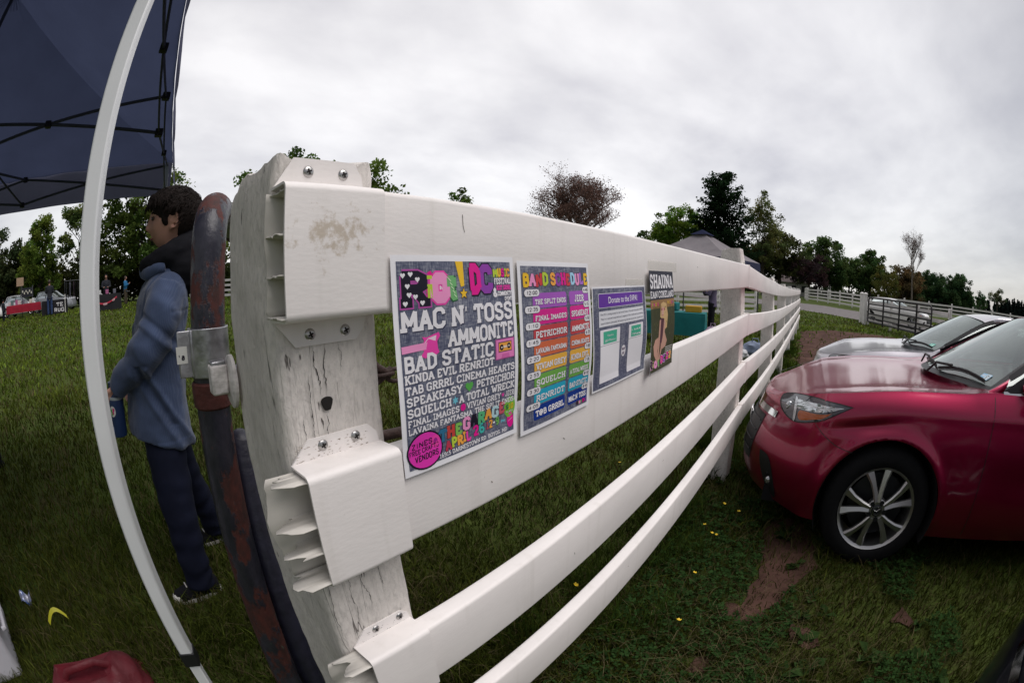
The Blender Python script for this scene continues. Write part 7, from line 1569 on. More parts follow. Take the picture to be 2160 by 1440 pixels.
def bare_tree(name, label, x, y, top, spread, first, bk, buds=None, seed=1, upright=.5, levels=5, r0=.2, bud_n=3000, bud_s=.12, nb=None, group=None):
    r2 = random.Random(seed); r3 = np.random.default_rng(seed); T = thing(name, label, 'tree', (x, y, float(g(x, y))), group=group); mb = MB(); tw = MB(); tips = []
    def grow(p, d, L_, r, lv):
        pts = [p]; q_ = p
        for k in range(3):
            d = (d + Vector((r2.uniform(-1, 1), r2.uniform(-1, 1), r2.uniform(-.4, .8))) * .16).normalized(); q_ = q_ + d * L_ / 3; pts.append(q_)
        (mb if lv < 2 else tw).tube(pts, [r, r * .88, r * .76, r * .62], 7 if lv < 2 else 4, cap=False)
        if lv >= levels - 2: tips.extend(pts[1:])
        if lv >= levels: return
        n_ = r2.choice((3, 4)) if lv else (nb or 7)
        for k in range(n_):
            a = 2 * math.pi * (k + r2.random()) / n_; sd_ = Vector((math.cos(a), math.sin(a), 0)); t_ = (d * (upright + .3 * r2.random()) + sd_ * spread * (.6 + .5 * r2.random()) + Vector((0, 0, .12))).normalized()
            st = pts[-1] if k < 2 else pts[r2.choice((1, 2, 2, 3))]
            grow(st, t_, L_ * r2.uniform(.62, .80), r * .55, lv + 1)
    mb.tube([(0, 0, -.2), (.05, 0, first * .5), (0, .04, first)], [r0, r0 * .85, r0 * .75], 10)
    hgt = top - first; grow(Vector((0, .04, first)), Vector((0, 0, 1)), hgt * .30, r0 * .72, 0)
    zmax = max(v[2] for v in tw.v); k = (top - first) / max(.1, zmax - first)
    sc_z = lambda p: (p[0] * (.75 + .25 * k), p[1] * (.75 + .25 * k), first + (p[2] - first) * k if p[2] > first else p[2])
    mb.build('trunk', bk, T, smooth=60, xf=sc_z)
    me_o = tw.build('crown', bk, T, xf=sc_z)
    if buds is not None:
        tips = np.array([sc_z(p) for p in tips]); ii = r3.integers(0, len(tips), bud_n); P = tips[ii] + r3.normal(size=(bud_n, 3)) * (.14 if bud_n < 9000 else .21); colr = np.array(buds)[None] * r3.uniform(.5, 1.5, bud_n)[:, None]
        V, F_, C_ = leaf_quads(P, bud_s, colr, r3); link('buds', arrmesh('buds', V, F_, C_), leaf_m, T)
    return T
def conifer(name, label, x, y, top, w_, col, seed=1, n_leaf=7000, size=.2, base=1.0, rag=.35, group=None, droop=.1, pw=.62, nbr=90):
    r3 = np.random.default_rng(seed); r2 = random.Random(seed); T = thing(name, label, 'tree', (x, y, float(g(x, y))), group=group); cl, rr, tn = [], [], []; mb = MB()
    limb(mb, (0, 0, -.2), (0, 0, top * .97), .24, .03, r2, .005, 8, 6)
    for k in range(nbr):
        t_ = (k + r2.random()) / nbr; z = base + (top - base) * t_; L_ = w_ / 2 * (1 - t_) ** pw * r2.uniform(1 - rag, 1.08) * (1 if t_ > .12 else .75); a = r2.uniform(0, 6.283); e_ = Vector((math.cos(a) * L_, math.sin(a) * L_, z + L_ * (.28 - droop)))
        limb(mb, (0, 0, z), e_, .05 * (1 - t_) + .012, .008, r2, .04, 4, 3)
        m_ = max(2, int(L_ / .5))
        for q in range(1, m_ + 1): cl.append(Vector((0, 0, z)).lerp(e_, (q + .2) / (m_ + .2))); rr.append(.30 + .16 * L_ * (1 - q / (m_ + 1))); tn.append(r2.uniform(.5, 1.5))
    cl = np.array(cl); rr = np.array(rr); tn = np.array(tn); ii = r3.integers(0, len(cl), n_leaf); P = cl[ii] + r3.normal(size=(n_leaf, 3)) * rr[ii][:, None] * np.array([.75, .75, .38])
    colr = np.array(col)[None] * (tn[ii] * r3.uniform(.7, 1.3, n_leaf))[:, None]; V, F_, C_ = leaf_quads(P, size, colr, r3, .3); link('crown', arrmesh('crown', V, F_, C_), leaf_m, T); mb.build('trunk', bark, T, smooth=60); return T
MG_, DG, OG, BG_ = (.055, .088, .018), (.026, .044, .014), (.050, .058, .016), (.062, .105, .016)
tree('maple_tree', 'leafy green tree whose crown shows on both sides of the end post', -27.2, 12.6, 9.4, [(0, 0, 5.7, 4.4, 4.4, 3.5), (1.4, 3.3, 5.6, 2.5, 2.7, 3.3), (-1.4, -3.1, 5.6, 2.4, 2.5, 3.2)], MG_, 15000, .26, .3, 21, clump=1.15, ncl=110)
tree('maple_tree', 'tree top barely showing above the top rail left of the reddish tree', -24.3, 23.8, 7.9, [(0, 0, 6.7, 1.3, 1.2, 1.3), (0, 0, 5, 1.6, 1.6, 1.6)], MG_, 1800, .22, .14, 22, clump=.6, ncl=26)
bare_tree('budding_tree', 'reddish brown tree with bare twigs and buds above the fence rail', -23.0, 38.7, 12.4, .95, 2.0, mat('red_brown_bark', (.095, .065, .055), .9, var=.3, vscale=8), (.16, .095, .078), 23, .55, 5, .30, 22000, .115, 10)
tree('far_tree', 'distant low green tree left of the round bright green tree', -25.7, 65.1, 8.9, [(0, 0, 6.2, 3.4, 3.0, 2.4), (3, 1, 5.4, 2.4, 2, 2)], DG, 2200, .36, .25, 24, clump=1.0, ncl=34)
tree('round_tree', 'round bright green tree behind the grey canopy tent', -17.7, 57.3, 11, [(0, 0, 7.2, 4.0, 3.8, 3.7), (-2.2, -.6, 5.6, 2.4, 2.4, 2.6)], BG_, 20000, .27, .28, 25, clump=.85, ncl=190, shell=.26, vary=.34)
conifer('pine_tree', 'tall dark pine with ragged top beside the round green tree', -10.9, 53.9, 14.3, 9.4, (.014, .030, .013), 26, 24000, .26, .8, .45, droop=-.12, pw=.36, nbr=130)
tree('tall_tree', 'tall thin leaved tree with sky showing through, right of the pine', -6.9, 61.6, 14.4, [(0, 0, 10.2, 2.7, 2.6, 4.0), (1.0, .5, 6.5, 2.9, 2.7, 3.0)], (.066, .078, .028), 9500, .24, .26, 27, clump=.85, ncl=120, shell=.5)
tree('dark_tree', 'broad dark tree behind the second fence post', -4.9, 65.8, 9.6, [(0, 0, 5.9, 4.4, 4, 3.4), (2.2, 1, 4.5, 3.0, 2.6, 2.4), (-3, 0, 4.5, 3, 3, 2.8)], (.032, .038, .014), 19000, .32, .34, 28, clump=1.1, ncl=150, shell=.42)
tree('plum_tree', 'dark purple leaved tree near the far white fence', -.4, 64.0, 7.0, [(0, 0, 3.9, 2.9, 2.6, 2.6), (.8, 0, 2.6, 2.2, 2.2, 1.4)], (.024, .016, .018), 5000, .26, .2, 29, clump=.8, ncl=60)
tree('oak_tree', 'large rounded dark green tree right of the purple tree', 2.6, 75.0, 9.6, [(0, 0, 5.6, 4.0, 3.8, 3.9), (-2.4, 0, 6.0, 2.2, 2.2, 2.6), (2, 0, 4.2, 2.6, 2.6, 2.6)], (.036, .060, .020), 19000, .32, .3, 30, clump=1.0, ncl=170, shell=.34)
tree('gap_tree', 'small dark tree with sky gaps between two larger trees', 7.2, 79.7, 7.9, [(0, 0, 4.7, 2.2, 2, 3.0)], DG, 6500, .30, .18, 31, clump=.8, ncl=70)
tree('oak_tree', 'large rounded dark green tree left of the bare poplar', 12.0, 84.2, 9.2, [(0, 0, 5.6, 3.7, 3.5, 3.5), (-1.6, 0, 3.8, 2.6, 2.4, 2.4)], (.036, .062, .020), 17000, .32, .3, 32, clump=.95, ncl=150, shell=.32)
tree('olive_bush', 'rounded olive green bush tree above the white sedan', 10.6, 59.1, 5.2, [(0, 0, 2.9, 2.0, 2.0, 2.2), (0, 0, 1.6, 1.9, 1.9, 1.5)], (.050, .056, .016), 7000, .17, .15, 33, clump=.5, ncl=120, shell=.32, vary=.3)
tree('brown_tree', 'brownish budding tree at the foot of the poplar', 16.4, 73.2, 7.5, [(0, 0, 4.3, 3.6, 3, 3.2), (2, 1, 2.8, 3.0, 2.6, 2.2)], (.060, .044, .022), 12000, .26, .2, 34, clump=.9, ncl=110)
bare_tree('poplar_tree', 'slender bare poplar rising above the tree line', 16.8, 68.0, 11.6, .46, 3.2, pale_bark, (.11, .07, .06), 35, .95, 5, .16, 2600, .10, 6)
for i, (x_, y_, t_, l_, w_) in enumerate(((25.3, 86.4, 7.0, 'dense green tree just right of the poplar', 3.6), (29.9, 87.0, 7.2, 'dense green tree in the middle of the right hand row', 3.2), (33.6, 87.8, 7.3, 'pointed dense green tree ending the right hand row', 2.8), (21.0, 85.0, 6.4, 'dense green tree behind the poplar trunk', 3.4), (36.0, 92.0, 4.6, 'low tree at the right foot of the dense row', 2.4), (23.2, 89.5, 6.2, 'dense green tree set back between the poplar and the row', 3.6), (27.7, 90.5, 6.6, 'dense green tree set back behind the right hand row', 3.6), (32.0, 91.5, 6.6, 'dense green tree set back near the end of the right hand row', 3.4))):
    tree('row_tree', l_, x_, y_, t_, [(0, 0, t_ * .54, w_, w_ * .9, t_ * .44), (.3 * w_, 0, t_ * .30, w_, w_ * .9, t_ * .3)], (.026, .052, .022), 11000, .32, .2, 40 + i, clump=.9, ncl=120, shell=.32)
tree('small_tree', 'small round tree alone right of the dense row', 48.5, 109.8, 5.3, [(0, 0, 3.1, 2.0, 1.8, 2.2)], (.026, .050, .020), 2600, .34, .2, 50, clump=.8, ncl=34)
tree('far_tree', 'distant pale feathery tree above the dark conifers', 57.7, 116.5, 7.4, [(0, 0, 5.0, 3.4, 3, 2.2)], (.045, .055, .030), 2000, .34, .2, 51, clump=.9, ncl=30)
# the far conifer wood reads as one mass
r3 = np.random.default_rng(60); PV = []; 
for k in range(210):
    a = R(r3.uniform(23.5, 62)); D_ = r3.uniform(140, 165); hx, hy = D_ * math.sin(a), D_ * math.cos(a); hh = r3.uniform(4.6, 6.2) * (1 - .25 * ss(30, 24, np.degrees(a))); n_ = 170; t_ = r3.uniform(0, 1, n_) ** 1.25; rr = (1 - t_) * 1.5 * r3.uniform(.3, 1, n_); aa = r3.uniform(0, 6.28, n_)
    PV.append(np.stack([hx + rr * np.cos(aa), hy + rr * np.sin(aa), float(g(hx, hy)) + .1 + t_ * hh], 1))
PV = np.concatenate(PV); V, F_, C_ = leaf_quads(PV, .75, np.array([.010, .018, .015])[None] * r3.uniform(.5, 1.5, len(PV))[:, None], r3); o = link('conifer_wood', arrmesh('conifer_wood', V, F_, C_), leaf_m); o['kind'] = 'stuff'; tag(o, 'dark distant conifer wood along the right horizon', 'wood')
# left hand trees behind the stalls
tree('broad_tree', 'large leafy tree with sky gaps behind the person in denim', -38.0, 2.6, 11.0, [(0, 0, 6.8, 4.2, 3.9, 4.0), (0, -2.4, 6.2, 3.2, 2.2, 3.6), (0, 2.2, 5.6, 3.0, 2.4, 3.2), (0, .6, 3.2, 3.6, 4.4, 2.2), (0, -.4, 9.4, 3.0, 2.8, 1.6)], (.050, .074, .018), 27000, .25, .34, 61, clump=1.0, ncl=230, shell=.5)
tree('broad_tree', 'leafy tree with thin outer twigs just left of the white canopy leg', -39.5, -3.4, 10.2, [(0, .6, 6.6, 2.0, 2.2, 3.4), (0, -1.6, 7.0, 1.4, 1.4, 1.3), (0, -2.0, 5.0, 1.3, 1.2, .9), (0, 1, 3.6, 2.2, 2.4, 2.2)], (.052, .074, .022), 10000, .23, .24, 62, clump=.6, ncl=150, shell=.6)
tree('cone_tree', 'dense upright green tree behind the cardboard sign', -41.1, -8.6, 8.2, [(0, 0, 4.6, 1.9, 2.0, 2.6), (0, .3, 6.6, 1.1, 1.25, 1.4), (0, 0, 2.6, 2.1, 2.3, 2.0)], (.056, .085, .016), 16000, .20, .2, 63, clump=.55, ncl=170, shell=.36)
tree('dark_tree', 'dark tree at the far left edge behind the stalls', -47, -14.6, 8.2, [(0, 0, 4.6, 3, 3.6, 3.2), (0, 2.5, 3.8, 2.4, 2.4, 2.6)], (.026, .036, .015), 11000, .28, .26, 64, clump=.9, ncl=110, shell=.4)
bare_tree('bare_tree', 'bare branched tree at the left frame edge', -34, -13.2, 9.6, .9, 3.0, bark, None, 65, .6, 4, .16)
PV = []; r3 = np.random.default_rng(66)
for k in range(210):
    q = k / 209; hx = -50 + r3.uniform(-3, 3) + 10 * q; hy = -19 + 36 * q + r3.uniform(-.6, .6); hh = r3.uniform(3.0, 5.6) * (1 - .35 * ss(.6, 1, q)); n_ = 110; d = r3.normal(size=(n_, 3)); d /= np.linalg.norm(d, axis=1)[:, None]
    PV.append(np.array([hx, hy, float(g(hx, hy)) + hh * .48]) + d * r3.uniform(0, 1, n_)[:, None] ** .45 * np.array([1.5, 1.3, hh * .5]))
PV = np.concatenate(PV); tone = .5 + vnoise(PV[:, 1] + PV[:, 0] * .3, PV[:, 2], .9, 33); V, F_, C_ = leaf_quads(PV, .34, np.array([.026, .036, .012])[None] * (tone * r3.uniform(.6, 1.4, len(PV)))[:, None] * np.stack([.8 + .8 * vnoise(PV[:, 1], PV[:, 2], .4, 35), np.ones(len(PV)), np.ones(len(PV))], 1), r3)
o = link('thicket', arrmesh('thicket', V, F_, C_), leaf_m); o['kind'] = 'stuff'; tag(o, 'dark thicket of shrubs behind the stalls on the left', 'thicket')
# low hedge line behind the far fence
PV = []
for k in range(170):
    q = k / 169; hx = -34 + 72 * q; hy = 94 + r3.uniform(-3, 3); hh = r3.uniform(1.2, 2.8); n_ = 46; d = r3.normal(size=(n_, 3)); d /= np.linalg.norm(d, axis=1)[:, None]; PV.append(np.array([hx, hy, float(g(hx, hy)) + hh * .5]) + d * r3.uniform(0, 1, n_)[:, None] ** .45 * np.array([1.4, 1, hh * .6]))
PV = np.concatenate(PV); V, F_, C_ = leaf_quads(PV, .5, np.array([.024, .034, .015])[None] * r3.uniform(.5, 1.5, len(PV))[:, None], r3); o = link('hedgerow', arrmesh('hedgerow', V, F_, C_), leaf_m); o['kind'] = 'stuff'; tag(o, 'low dark hedgerow under the far trees', 'hedge')
# ---------------------------------------------------------------- far house, fences, gate
house = thing('house', 'small grey roofed house glimpsed under the dark trees beyond the fence', 'house', (-3.4, 80, float(g(-3, 80))), R(8))
MB().box((0, 0, 1.1), (6.0, 4.5, 2.2)).build('wall', mat('pale_siding', (.45, .43, .43), .8, var=.1, vscale=3), house)
MB().prism([(-3.3, -2.6, 2.2), (-3.3, 2.6, 2.2), (-3.3, 0, 3.6)], (6.6, 0, 0)).build('roof', mat('roof_shingle', (.10, .075, .075), .9, var=.3, vscale=6), house)
for x_ in (-1.8, 0, 1.8): MB().box((x_, -2.27, 1.2), (.8, .06, 1.0)).build('window', trim, house)
def board_fence(name, label, pts, rails_, hgt, m, group=None, pw=.13):
    p0 = pts[0]; T = thing(name, label, 'fence', (p0[0], p0[1], float(g(*p0))), group=group); z0 = float(g(*p0)); L_ = lambda x_, y_, z: (x_ - p0[0], y_ - p0[1], z - z0)
    for i, (x_, y_) in enumerate(pts):
        zz = float(g(x_, y_)); MB().box(L_(x_, y_, zz + hgt / 2 - .1), (pw, pw, hgt + .3)).build('post', m, T, bevel=.01, seg=1)
        if i < len(pts) - 1:
            x2, y2 = pts[i + 1]; z2 = float(g(x2, y2)); a = math.atan2(y2 - y_, x2 - x_); nx_, ny_ = math.sin(a) * (pw / 2 + .02), -math.cos(a) * (pw / 2 + .02)
            if nx_ * -x_ + ny_ * -y_ < 0: nx_, ny_ = -nx_, -ny_
            for r_h in rails_:
                mb = MB(); A, B_ = Vector(L_(x_ + nx_, y_ + ny_, zz + r_h)), Vector(L_(x2 + nx_, y2 + ny_, z2 + r_h)); d = (B_ - A).normalized(); s_ = Vector((-d.y, d.x, 0)).normalized() * .018; u_ = Vector((0, 0, .068))
                mb.add([A - s_ - u_, A + s_ - u_, A + s_ + u_, A - s_ + u_, B_ - s_ - u_, B_ + s_ - u_, B_ + s_ + u_, B_ - s_ + u_], [(0, 1, 2, 3), (7, 6, 5, 4), (0, 4, 5, 1), (1, 5, 6, 2), (2, 6, 7, 3), (3, 7, 4, 0)]); mb.build('rail', m, T)
    return T
wfar = mat('white_board', (.66, .63, .62), .6, var=.12, vscale=6)
def line(a, b, n_): return [(a[0] + (b[0] - a[0]) * k / n_, a[1] + (b[1] - a[1]) * k / n_) for k in range(n_ + 1)]
board_fence('paddock_fence', 'white board fence across the field behind the grey canopy tent', line((-30.5, 5.2), (-3.3, 25.8), 14), (1.10, .80, .50, .20), 1.25, wfar)
ffp = [(-.75, 58), (-.62, 55.5), (-.55, 53), (-.45, 50.4)] + line((-.3, 49.2), (5.15, 38.6), 5)
board_fence('far_fence', 'far white board fence with an exit sign beyond the driveway', ffp, (1.12, .82, .52, .22), 1.28, wfar)
board_fence('far_fence', 'far white board fence behind the white sedan', line((6.2, 38.2), (30, 42), 9), (1.12, .82, .52, .22), 1.28, wfar)
board_fence('gate_fence', 'short white board fence standing just behind the black tube gate', [(3.35, 23.85), (4.25, 21.6), (5.15, 19.35), (6.05, 17.1)], (1.12, .82, .52, .22), 1.28, wfar)
sgn = thing('exit_sign', 'white exit sign hung on the far board fence', 'sign', (2.02, 44.85, float(g(2.3, 45)) + .83), math.atan2(-10.6, 5.45))
MB().box((0, -.06, 0), (.74, .02, .86)).build('sign_board', mat('sign_white', (.75, .74, .73), .5), sgn, bevel=.006)
pr = Print(.7, .3); pr.text('EXIT', .05, .02, .65, .22, BK, wt=.11, serif=False); pr.mb.build('lettering', ink, sgn, xf=lambda p: (p[0] - .35, -.0745 - p[2], p[1] + .06))
# white gate posts and black tube gate
for (x_, y_, l_) in ((3.12, 23.75, 'white gate post nearest the black tube gate hinge'), (3.0, 24.5, 'white gate post just behind the one at the tube gate')):
    t = thing('gate_post', l_, 'post', (x_, y_, float(g(x_, y_))), .35); MB().box((0, 0, .68), (.17, .17, 1.6)).build('shaft', wfar, t, bevel=.012); mb = MB(); mb.loft([[(a * s, b * s, z) for a, b in ((-.1, -.1), (.1, -.1), (.1, .1), (-.1, .1))] for s, z in ((1, 1.47), (1, 1.51), (.1, 1.57))], cap=True); mb.build('cap', wfar, t)
tg = thing('tube_gate', 'black tube gate with rounded corners standing open beside the dirt lane', 'gate', (3.25, 23.3, float(g(3.2, 23.4))))
blk = mat('black_gate_paint', (.014, .011, .013), .5, var=.3, vscale=10); gv = Vector((5.45 - 3.25, 17.7 - 23.3, float(g(5.4, 17.7)) - float(g(3.2, 23.4)))); gl2 = gv.length; gu = gv.normalized()
fr = [gu * 0 + Vector((0, 0, .16)), Vector((0, 0, 1.24))]; pts = [Vector((0, 0, .22)), Vector((0, 0, .8)), Vector((0, 0, 1.20))] + [gu * (.14 - .14 * math.cos(R(a))) + Vector((0, 0, 1.20 + .14 * math.sin(R(a)))) for a in (30, 60, 90)] + [gu * (gl2 - .3 + .16 * math.sin(R(a))) + Vector((0, 0, 1.18 + .16 * math.cos(R(a)))) for a in (0, 30, 60, 90)] + [gu * (gl2 - .14) + Vector((0, 0, .22))]
MB().tube(pts, .040, 10).build('gate_frame', blk, tg, smooth=60)
for z in (.20, .38, .58, .80, 1.04): MB().tube([gu * .0 + Vector((0, 0, z)), gu * (gl2 - .14) + Vector((0, 0, z))], .034, 8).build('gate_bar', blk, tg, smooth=60)
for s in (.27, .53, .78): MB().box(tuple(gu * (gl2 * s) + Vector((0, 0, .70))), (.075, .075, 1.22)).build('gate_upright', blk, tg)
# ---------------------------------------------------------------- grey canopy tent, table and people behind the fence
grey_cl = cloth_mat('pale_canopy_cloth', (.30, .275, .295), .30); navy_v = cloth_mat('navy_valance', (.06, .065, .11), .3); capm = cloth_mat('navy_vent', (.03, .035, .07), .2)
canopy('pale grey canopy tent with navy vent cap and trim beyond the fence', [(-2.45, 12.5), (-1.85, 15.5), (-4.85, 16.1), (-5.45, 13.1)], 1.80, 2.06, 2.98, grey_cl, navy_v, frame_m, frame_m, cap=capm, flare=.02)
def table(label, x, y, rz, L_, W_, cloth_m, hgt=.74, name='table', drop=.55, group=None):
    T = thing(name, label, 'table', (x, y, float(g(x, y))), rz, group); MB().box((0, 0, hgt - .012), (L_, W_, .024)).build('tabletop', frame_m, T)
    for sx_ in (-1, 1):
        for sy_ in (-1, 1): MB().tube([(sx_ * (L_ / 2 - .12), sy_ * (W_ / 2 - .1), 0), (sx_ * (L_ / 2 - .12), sy_ * (W_ / 2 - .1), hgt - .02)], .014, 8).build('leg', frame_m, T)
    mb = MB(); out = []
    for k in range(64):
        a = k / 64 * 4; i = int(a); s = a - i; c = ((-1, -1), (1, -1), (1, 1), (-1, 1), (-1, -1)); out.append((c[i][0] + (c[i + 1][0] - c[i][0]) * s, c[i][1] + (c[i + 1][1] - c[i][1]) * s))
    rows = [[(ox * L_ / 2 * s, oy * W_ / 2 * s, hgt + .004) for ox, oy in out] for s in (.02, .6, 1.0)]
    for q in range(1, 7):
        f = q / 6; rows.append([(ox * (L_ / 2 + .012) + .016 * f * math.sin(k * 1.1) * (abs(ox) > .99), oy * (W_ / 2 + .012) + .02 * f * math.sin(k * 1.3) * (abs(oy) > .99), hgt - drop * f) for k, (ox, oy) in enumerate(out)])
    mb.loft(rows); mb.build('tablecloth', cloth_m, T, smooth=60); return T
teal = mat('teal_cloth', (.004, .150, .155), .8, var=.12, vscale=5); redc = mat('red_cloth', (.30, .006, .025), .85, var=.2, vscale=5); blackc = mat('black_cloth', (.012, .012, .015), .9, var=.2, vscale=5)
table('table under a teal cloth beneath the pale canopy', -3.42, 10.35, R(10), 1.75, .72, teal, .72, drop=.52)
yb = tag(MB().box((0, 0, 0), (.40, .26, .15)).build('yellow_crate', mat('yellow_plastic', (.50, .27, .015), .6, var=.1, vscale=8), bevel=.012), 'yellow box on the teal table', 'box'); yb.location = (-2.86, 10.45, float(g(-3, 10.4)) + .805); yb.rotation_euler = (0, 0, R(12))
tb = tag(MB().box((0, 0, 0), (.42, .30, .20)).build('teal_bin', teal, bevel=.03), 'teal bin on the left of the teal table', 'box'); tb.location = (-3.50, 10.55, float(g(-3.4, 10.4)) + .83)
mauve = mat('mauve_knit', (.060, .036, .058), .9, var=.2, vscale=10); plum = mat('plum_grey_shirt', (.105, .085, .145), .9, var=.2, vscale=8); gy = mat('grey_tee', (.20, .20, .26), .9)
dkh = mat('brown_hair', (.03, .018, .012), .6); darkcl = mat('dark_jacket', (.016, .018, .026), .9, var=.2, vscale=8); jeans = mat('blue_jeans', (.022, .045, .125), .9, var=.2, vscale=10); cyan_cl = mat('bright_blue_jacket', (.01, .13, .30), .8, var=.15, vscale=8); khaki = mat('brown_trousers', (.055, .042, .026), .9); brown_cl = mat('brown_jacket', (.040, .028, .026), .9, var=.2, vscale=8)
person('person in mauve knitwear behind the teal table', (-3.75, 11.25, float(g(-3.7, 11))), 200, 1.62, mauve, navy_cl, dkh, 'busy')
person('person standing with arms crossed in pale shirt and black trousers by the canopy leg', (-2.72, 11.85, float(g(-2.7, 11.8))), 185, 1.76, plum, black_cl, dkh, 'crossed')
lav = mat('lavender_bag_cloth', (.36, .27, .36), .8, var=.2, vscale=10, bump=.3, bscale=20); wpl = mat('white_plastic_bag', (.62, .62, .64), .45, var=.2, vscale=12, bump=.6, bscale=25)
def lump(name, label, cat_, loc, r_, m, seed, rz=0, extra=None):
    T = thing(name, label, cat_, loc, rz); r2 = random.Random(seed); mb = MB(); nu, nv = 28, 16; vs, fs = [], []
    for j in range(nv + 1):
        th = math.pi * j / nv
        for i in range(nu):
            ph = 2 * math.pi * i / nu; d = Vector((math.sin(th) * math.cos(ph), math.sin(th) * math.sin(ph), math.cos(th))); k = 1 + .28 * mnoise.noise(d * 2.2 + Vector((seed, 0, 0))) + .12 * mnoise.noise(d * 6 + Vector((0, seed, 0))); vs.append((d.x * r_[0] * k, d.y * r_[1] * k, max(0, r_[2] * .85 + d.z * r_[2] * k)))
    for j in range(nv):
        for i in range(nu): fs.append((j * nu + i, (j + 1) * nu + i, (j + 1) * nu + (i + 1) % nu, j * nu + (i + 1) % nu))
    mb.add(vs, fs); mb.build('bag_body', m, T, smooth=60)
    mb = MB(); mb.tube([(-r_[0] * .3, 0, r_[2] * 1.6), (-r_[0] * .2, 0, r_[2] * 2.2), (r_[0] * .2, 0, r_[2] * 2.2), (r_[0] * .3, 0, r_[2] * 1.6)], .012, 6); mb.build('bag_handle', m, T, smooth=60); return T
lump('duffel_bag', 'lavender bag on the grass at the right end of the teal table', 'bag', (-2.28, 10.1, float(g(-2.2, 10))), (.24, .2, .24), lav, 3)
lump('plastic_bag', 'white plastic bag on the grass seen between the fence rails', 'bag', (-1.33, 8.75, float(g(-1.3, 8.7))), (.13, .12, .10), wpl, 5)
lump('duffel_bag', 'grey blue bundle on the grass behind the white plastic bag', 'bag', (-1.12, 9.15, float(g(-1.1, 9.1))), (.28, .2, .17), mat('grey_blue_cloth', (.20, .24, .33), .9, var=.2, vscale=8), 7)
# ---------------------------------------------------------------- stalls on the far left
def gp(x, y, dz=0): return (x, y, float(g(x, y)) + dz)
table('table under a red cloth covered with wares', -27.6, -6.95, R(96), 2.5, .75, redc, .74, drop=.42)
t2 = table('table under a black cloth with white lettering', -25.9, -4.35, R(97), 1.7, .72, blackc, .74, drop=.70)
pr = Print(1.5, .66); pr.text('TE', .88, .37, 1.34, .19, WH, wt=.09, serif=False); pr.text('RUG', .72, .10, 1.40, .20, WH, wt=.09, serif=False)
pr.mb.build('lettering', ink, t2, xf=lambda p: (p[0] - .75, -.40 - p[2], p[1] + .04))
t3 = table('table under a black cloth with a red bunting swag', -22.75, -.95, R(92), 1.9, .75, blackc, .74, drop=.72)
mb = MB(); rows = []
for q in range(17):
    s = q / 16; x_ = -.72 + 1.44 * s; z = .62 - .26 * math.sin(math.pi * s) ; rows.append([(x_, -.41, z), (x_, -.415, z - .07)])
mb.loft(rows, closed=False); mb.build('bunting', mat('red_bunting', (.42, .02, .05), .7), t3)
for s in (.12, .5, .55, .6, .85, .9): x_ = -.72 + 1.44 * s; z = .60 - .26 * math.sin(math.pi * s); mb = MB(); mb.add([(x_ - .05, -.42, z), (x_ + .05, -.42, z), (x_, -.42, z - .11)], [(0, 1, 2)]); mb.build('flag', mat('pink_flag', (.62, .40, .42), .7), t3)
r2 = random.Random(9); goods = [(.55, .55, .55), (.10, .16, .16), (.35, .10, .22), (.55, .45, .45), (.12, .12, .15), (.30, .34, .36), (.5, .5, .42)]
names_ = ['white', 'dark teal', 'plum', 'pale pink', 'black', 'pale blue', 'cream']
for q in range(9):
    s = -1.1 + q * .27; c = q % 7; hgt = .12 + .16 * r2.random(); o = MB().box((0, 0, hgt / 2), (.16 + .08 * r2.random(), .18, hgt)).build('goods_box', mat('goods_' + names_[c].replace(' ', '_'), goods[c], .7), bevel=.008)
    o.location = (-27.6 + .74 * 0 + (.2 if q % 2 else -.1), -6.95 + s, float(g(-27.6, -6.95)) + .75); o.rotation_euler = (0, 0, r2.uniform(-.4, .4)); tag(o, 'small box of wares standing on the red tablecloth', 'box', 'wares on the red table')
for q in range(4):
    c = (2, 0, 2, 4)[q]; o = MB().box((0, 0, .1), (.2, .16, .2)).build('goods_box', mat('goods_' + names_[c].replace(' ', '_'), goods[c], .7), bevel=.008); o.location = (-22.7 + .1 * (q % 2), -1.6 + q * .42, float(g(-22.7, -1)) + .75); tag(o, 'small box of wares standing on the bunting table', 'box', 'wares on the bunting table')
def rack(label, x, y, rz, cl, n_=9, L_=1.2):
    T = thing('clothes_rack', label, 'clothes rack', gp(x, y), rz)
    for s in (-1, 1): MB().tube([(s * L_ / 2, 0, .02), (s * L_ / 2, 0, 1.68)], .016, 8).build('upright', frame_m, T); MB().tube([(s * L_ / 2, -.25, .02), (s * L_ / 2, .25, .02)], .016, 8).build('foot', frame_m, T); MB().ell((s * L_ / 2, 0, 1.7), (.04, .04, .04), 10, 8).build('finial', rubber, T)
    MB().tube([(-L_ / 2, 0, 1.62), (L_ / 2, 0, 1.62)], .014, 8).build('rail', frame_m, T)
    for k in range(n_):
        x_ = -L_ / 2 + .1 + (L_ - .2) * k / (n_ - 1); m_ = cl[k % len(cl)]; mb = MB(); mb.loft([[(x_ + .022 * math.cos(a) * w_, w_ * math.sin(a) * .24, z) for a in np.linspace(0, 6.283, 14, endpoint=False)] for z, w_ in ((1.56, .3), (1.48, 1.0), (1.1, .95), (.75, 1.05))], cap=True); o = mb.build('shirt', m_, smooth=50); o.location = gp(x, y); o.rotation_euler = (0, 0, rz); tag(o, 'dark shirt hanging on the clothes rack', 'shirt', 'shirts on the clothes rack')
rack('clothes rack of black shirts beside the black lettered table', -25.7, -3.0, R(95), [darkcl, black_cl, gy, black_cl, mauve, black_cl, black_cl])
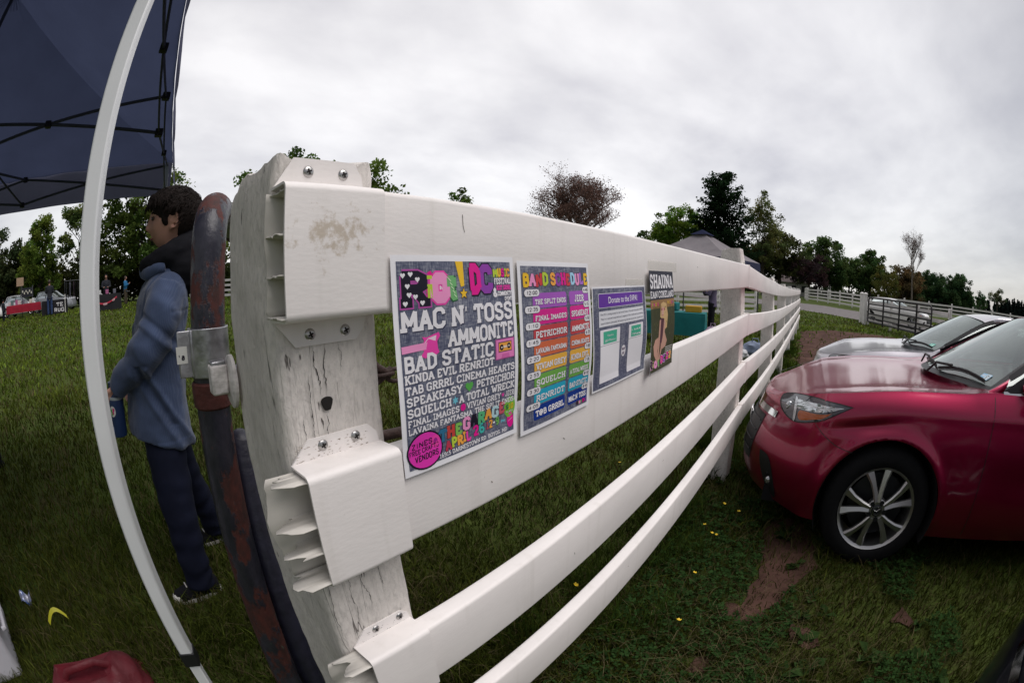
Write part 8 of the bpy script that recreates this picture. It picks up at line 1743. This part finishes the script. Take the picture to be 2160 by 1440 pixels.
# cardboard sign on a post, display stand
cs = thing('cardboard_sign', 'tan cardboard sign raised above the red table', 'sign', gp(-28.2, -7.35)); MB().tube([(0, 0, 0), (0, 0, 1.9)], .015, 8).build('stick', frame_m, cs); MB().box((.02, 0, 1.98), (.012, .56, .46)).build('sign_board', mat('cardboard', (.36, .25, .17), .9, var=.15, vscale=12), cs)
pr = Print(.5, .4); pr.text('ART', .08, .22, .42, .11, (.40, .08, .06), wt=.1, serif=False); pr.text('SALE', .06, .06, .44, .11, (.40, .08, .06), wt=.1, serif=False)
pr.mb.build('lettering', ink, cs, xf=lambda p: (.028 + p[2], p[0] - .25, p[1] + 1.78)) if False else None
ds = thing('display_stand', 'dark display stand hung with small wares behind the red table', 'stand', gp(-28.0, -6.75)); MB().box((0, 0, .9), (.05, .9, .06)).build('shelf', frame_m, ds)
for s in (-.42, .42): MB().box((0, s, .85), (.05, .05, 1.7)).build('upright', frame_m, ds)
MB().box((0, .0, 1.35), (.04, .86, .5)).build('backing', darkcl, ds)
for k in range(6): MB().box((.05, -.34 + k * .135, 1.42 - .1 * (k % 2)), (.02, .08, .12)).build('hung_card', mat('goods_cream', (.5, .5, .42), .7), ds)
for i, (x_, y_, z1) in enumerate(((-25.3, -3.55, .92), (-25.1, -2.3, .85))):
    T = thing('white_stake', ('white plastic stake beside the black lettered table', 'white plastic stake beside the clothes rack')[i], 'stake', gp(x_, y_)); MB().tube([(0, 0, 0), (0, 0, z1)], .025, 10).build('shaft', rubber, T); MB().ell((0, 0, z1), (.035, .035, .035), 10, 8).build('knob', rubber, T, smooth=60)
person('man seen from behind in dark jacket and jeans at the black lettered table', gp(-25.2, -4.55), 190, 1.76, darkcl, jeans, dkh, 'busy')
person('small child in dark clothes at the left end of the red table', gp(-26.9, -8.35), 150, 1.15, darkcl, navy_cl, black_cl, 'stand')
person('woman with long dark hair behind the bunting table', gp(-23.9, -.85), 0, 1.66, darkcl, black_cl, black_cl, 'busy', long_hair=True)
person('person in bright blue jacket looking down at the hands', gp(-29.6, .35), 65, 1.70, cyan_cl, khaki, dkh, 'phone')
person('person in brown jacket and black trousers cut by the left frame edge', (-4.02, -1.66, float(g(-4, -1.66))), 260, 1.68, brown_cl, black_cl, dkh, 'stand', vox=.012)
gcar = car_paint('grey_car_paint', (.22, .23, .25), .3); wcar = car_paint('pale_car_paint', (.50, .50, .52), .1)
for x_, y_, h_, p_, l_ in ((-33.5, -4.6, 60, gcar, 'grey car parked behind the clothes rack'), (-35.0, -7.7, 75, wcar, 'pale car parked behind the cardboard sign'), (-35.5, -11.6, 80, white_p, 'white car parked behind the child')):
    make_car('parked_car', l_, 'car', gp(x_, y_), R(h_), p_, cabin_m, 'cars parked behind the stalls', sedan=True, detail=False, glass=MATS['side_glass'], top_s=1.05)
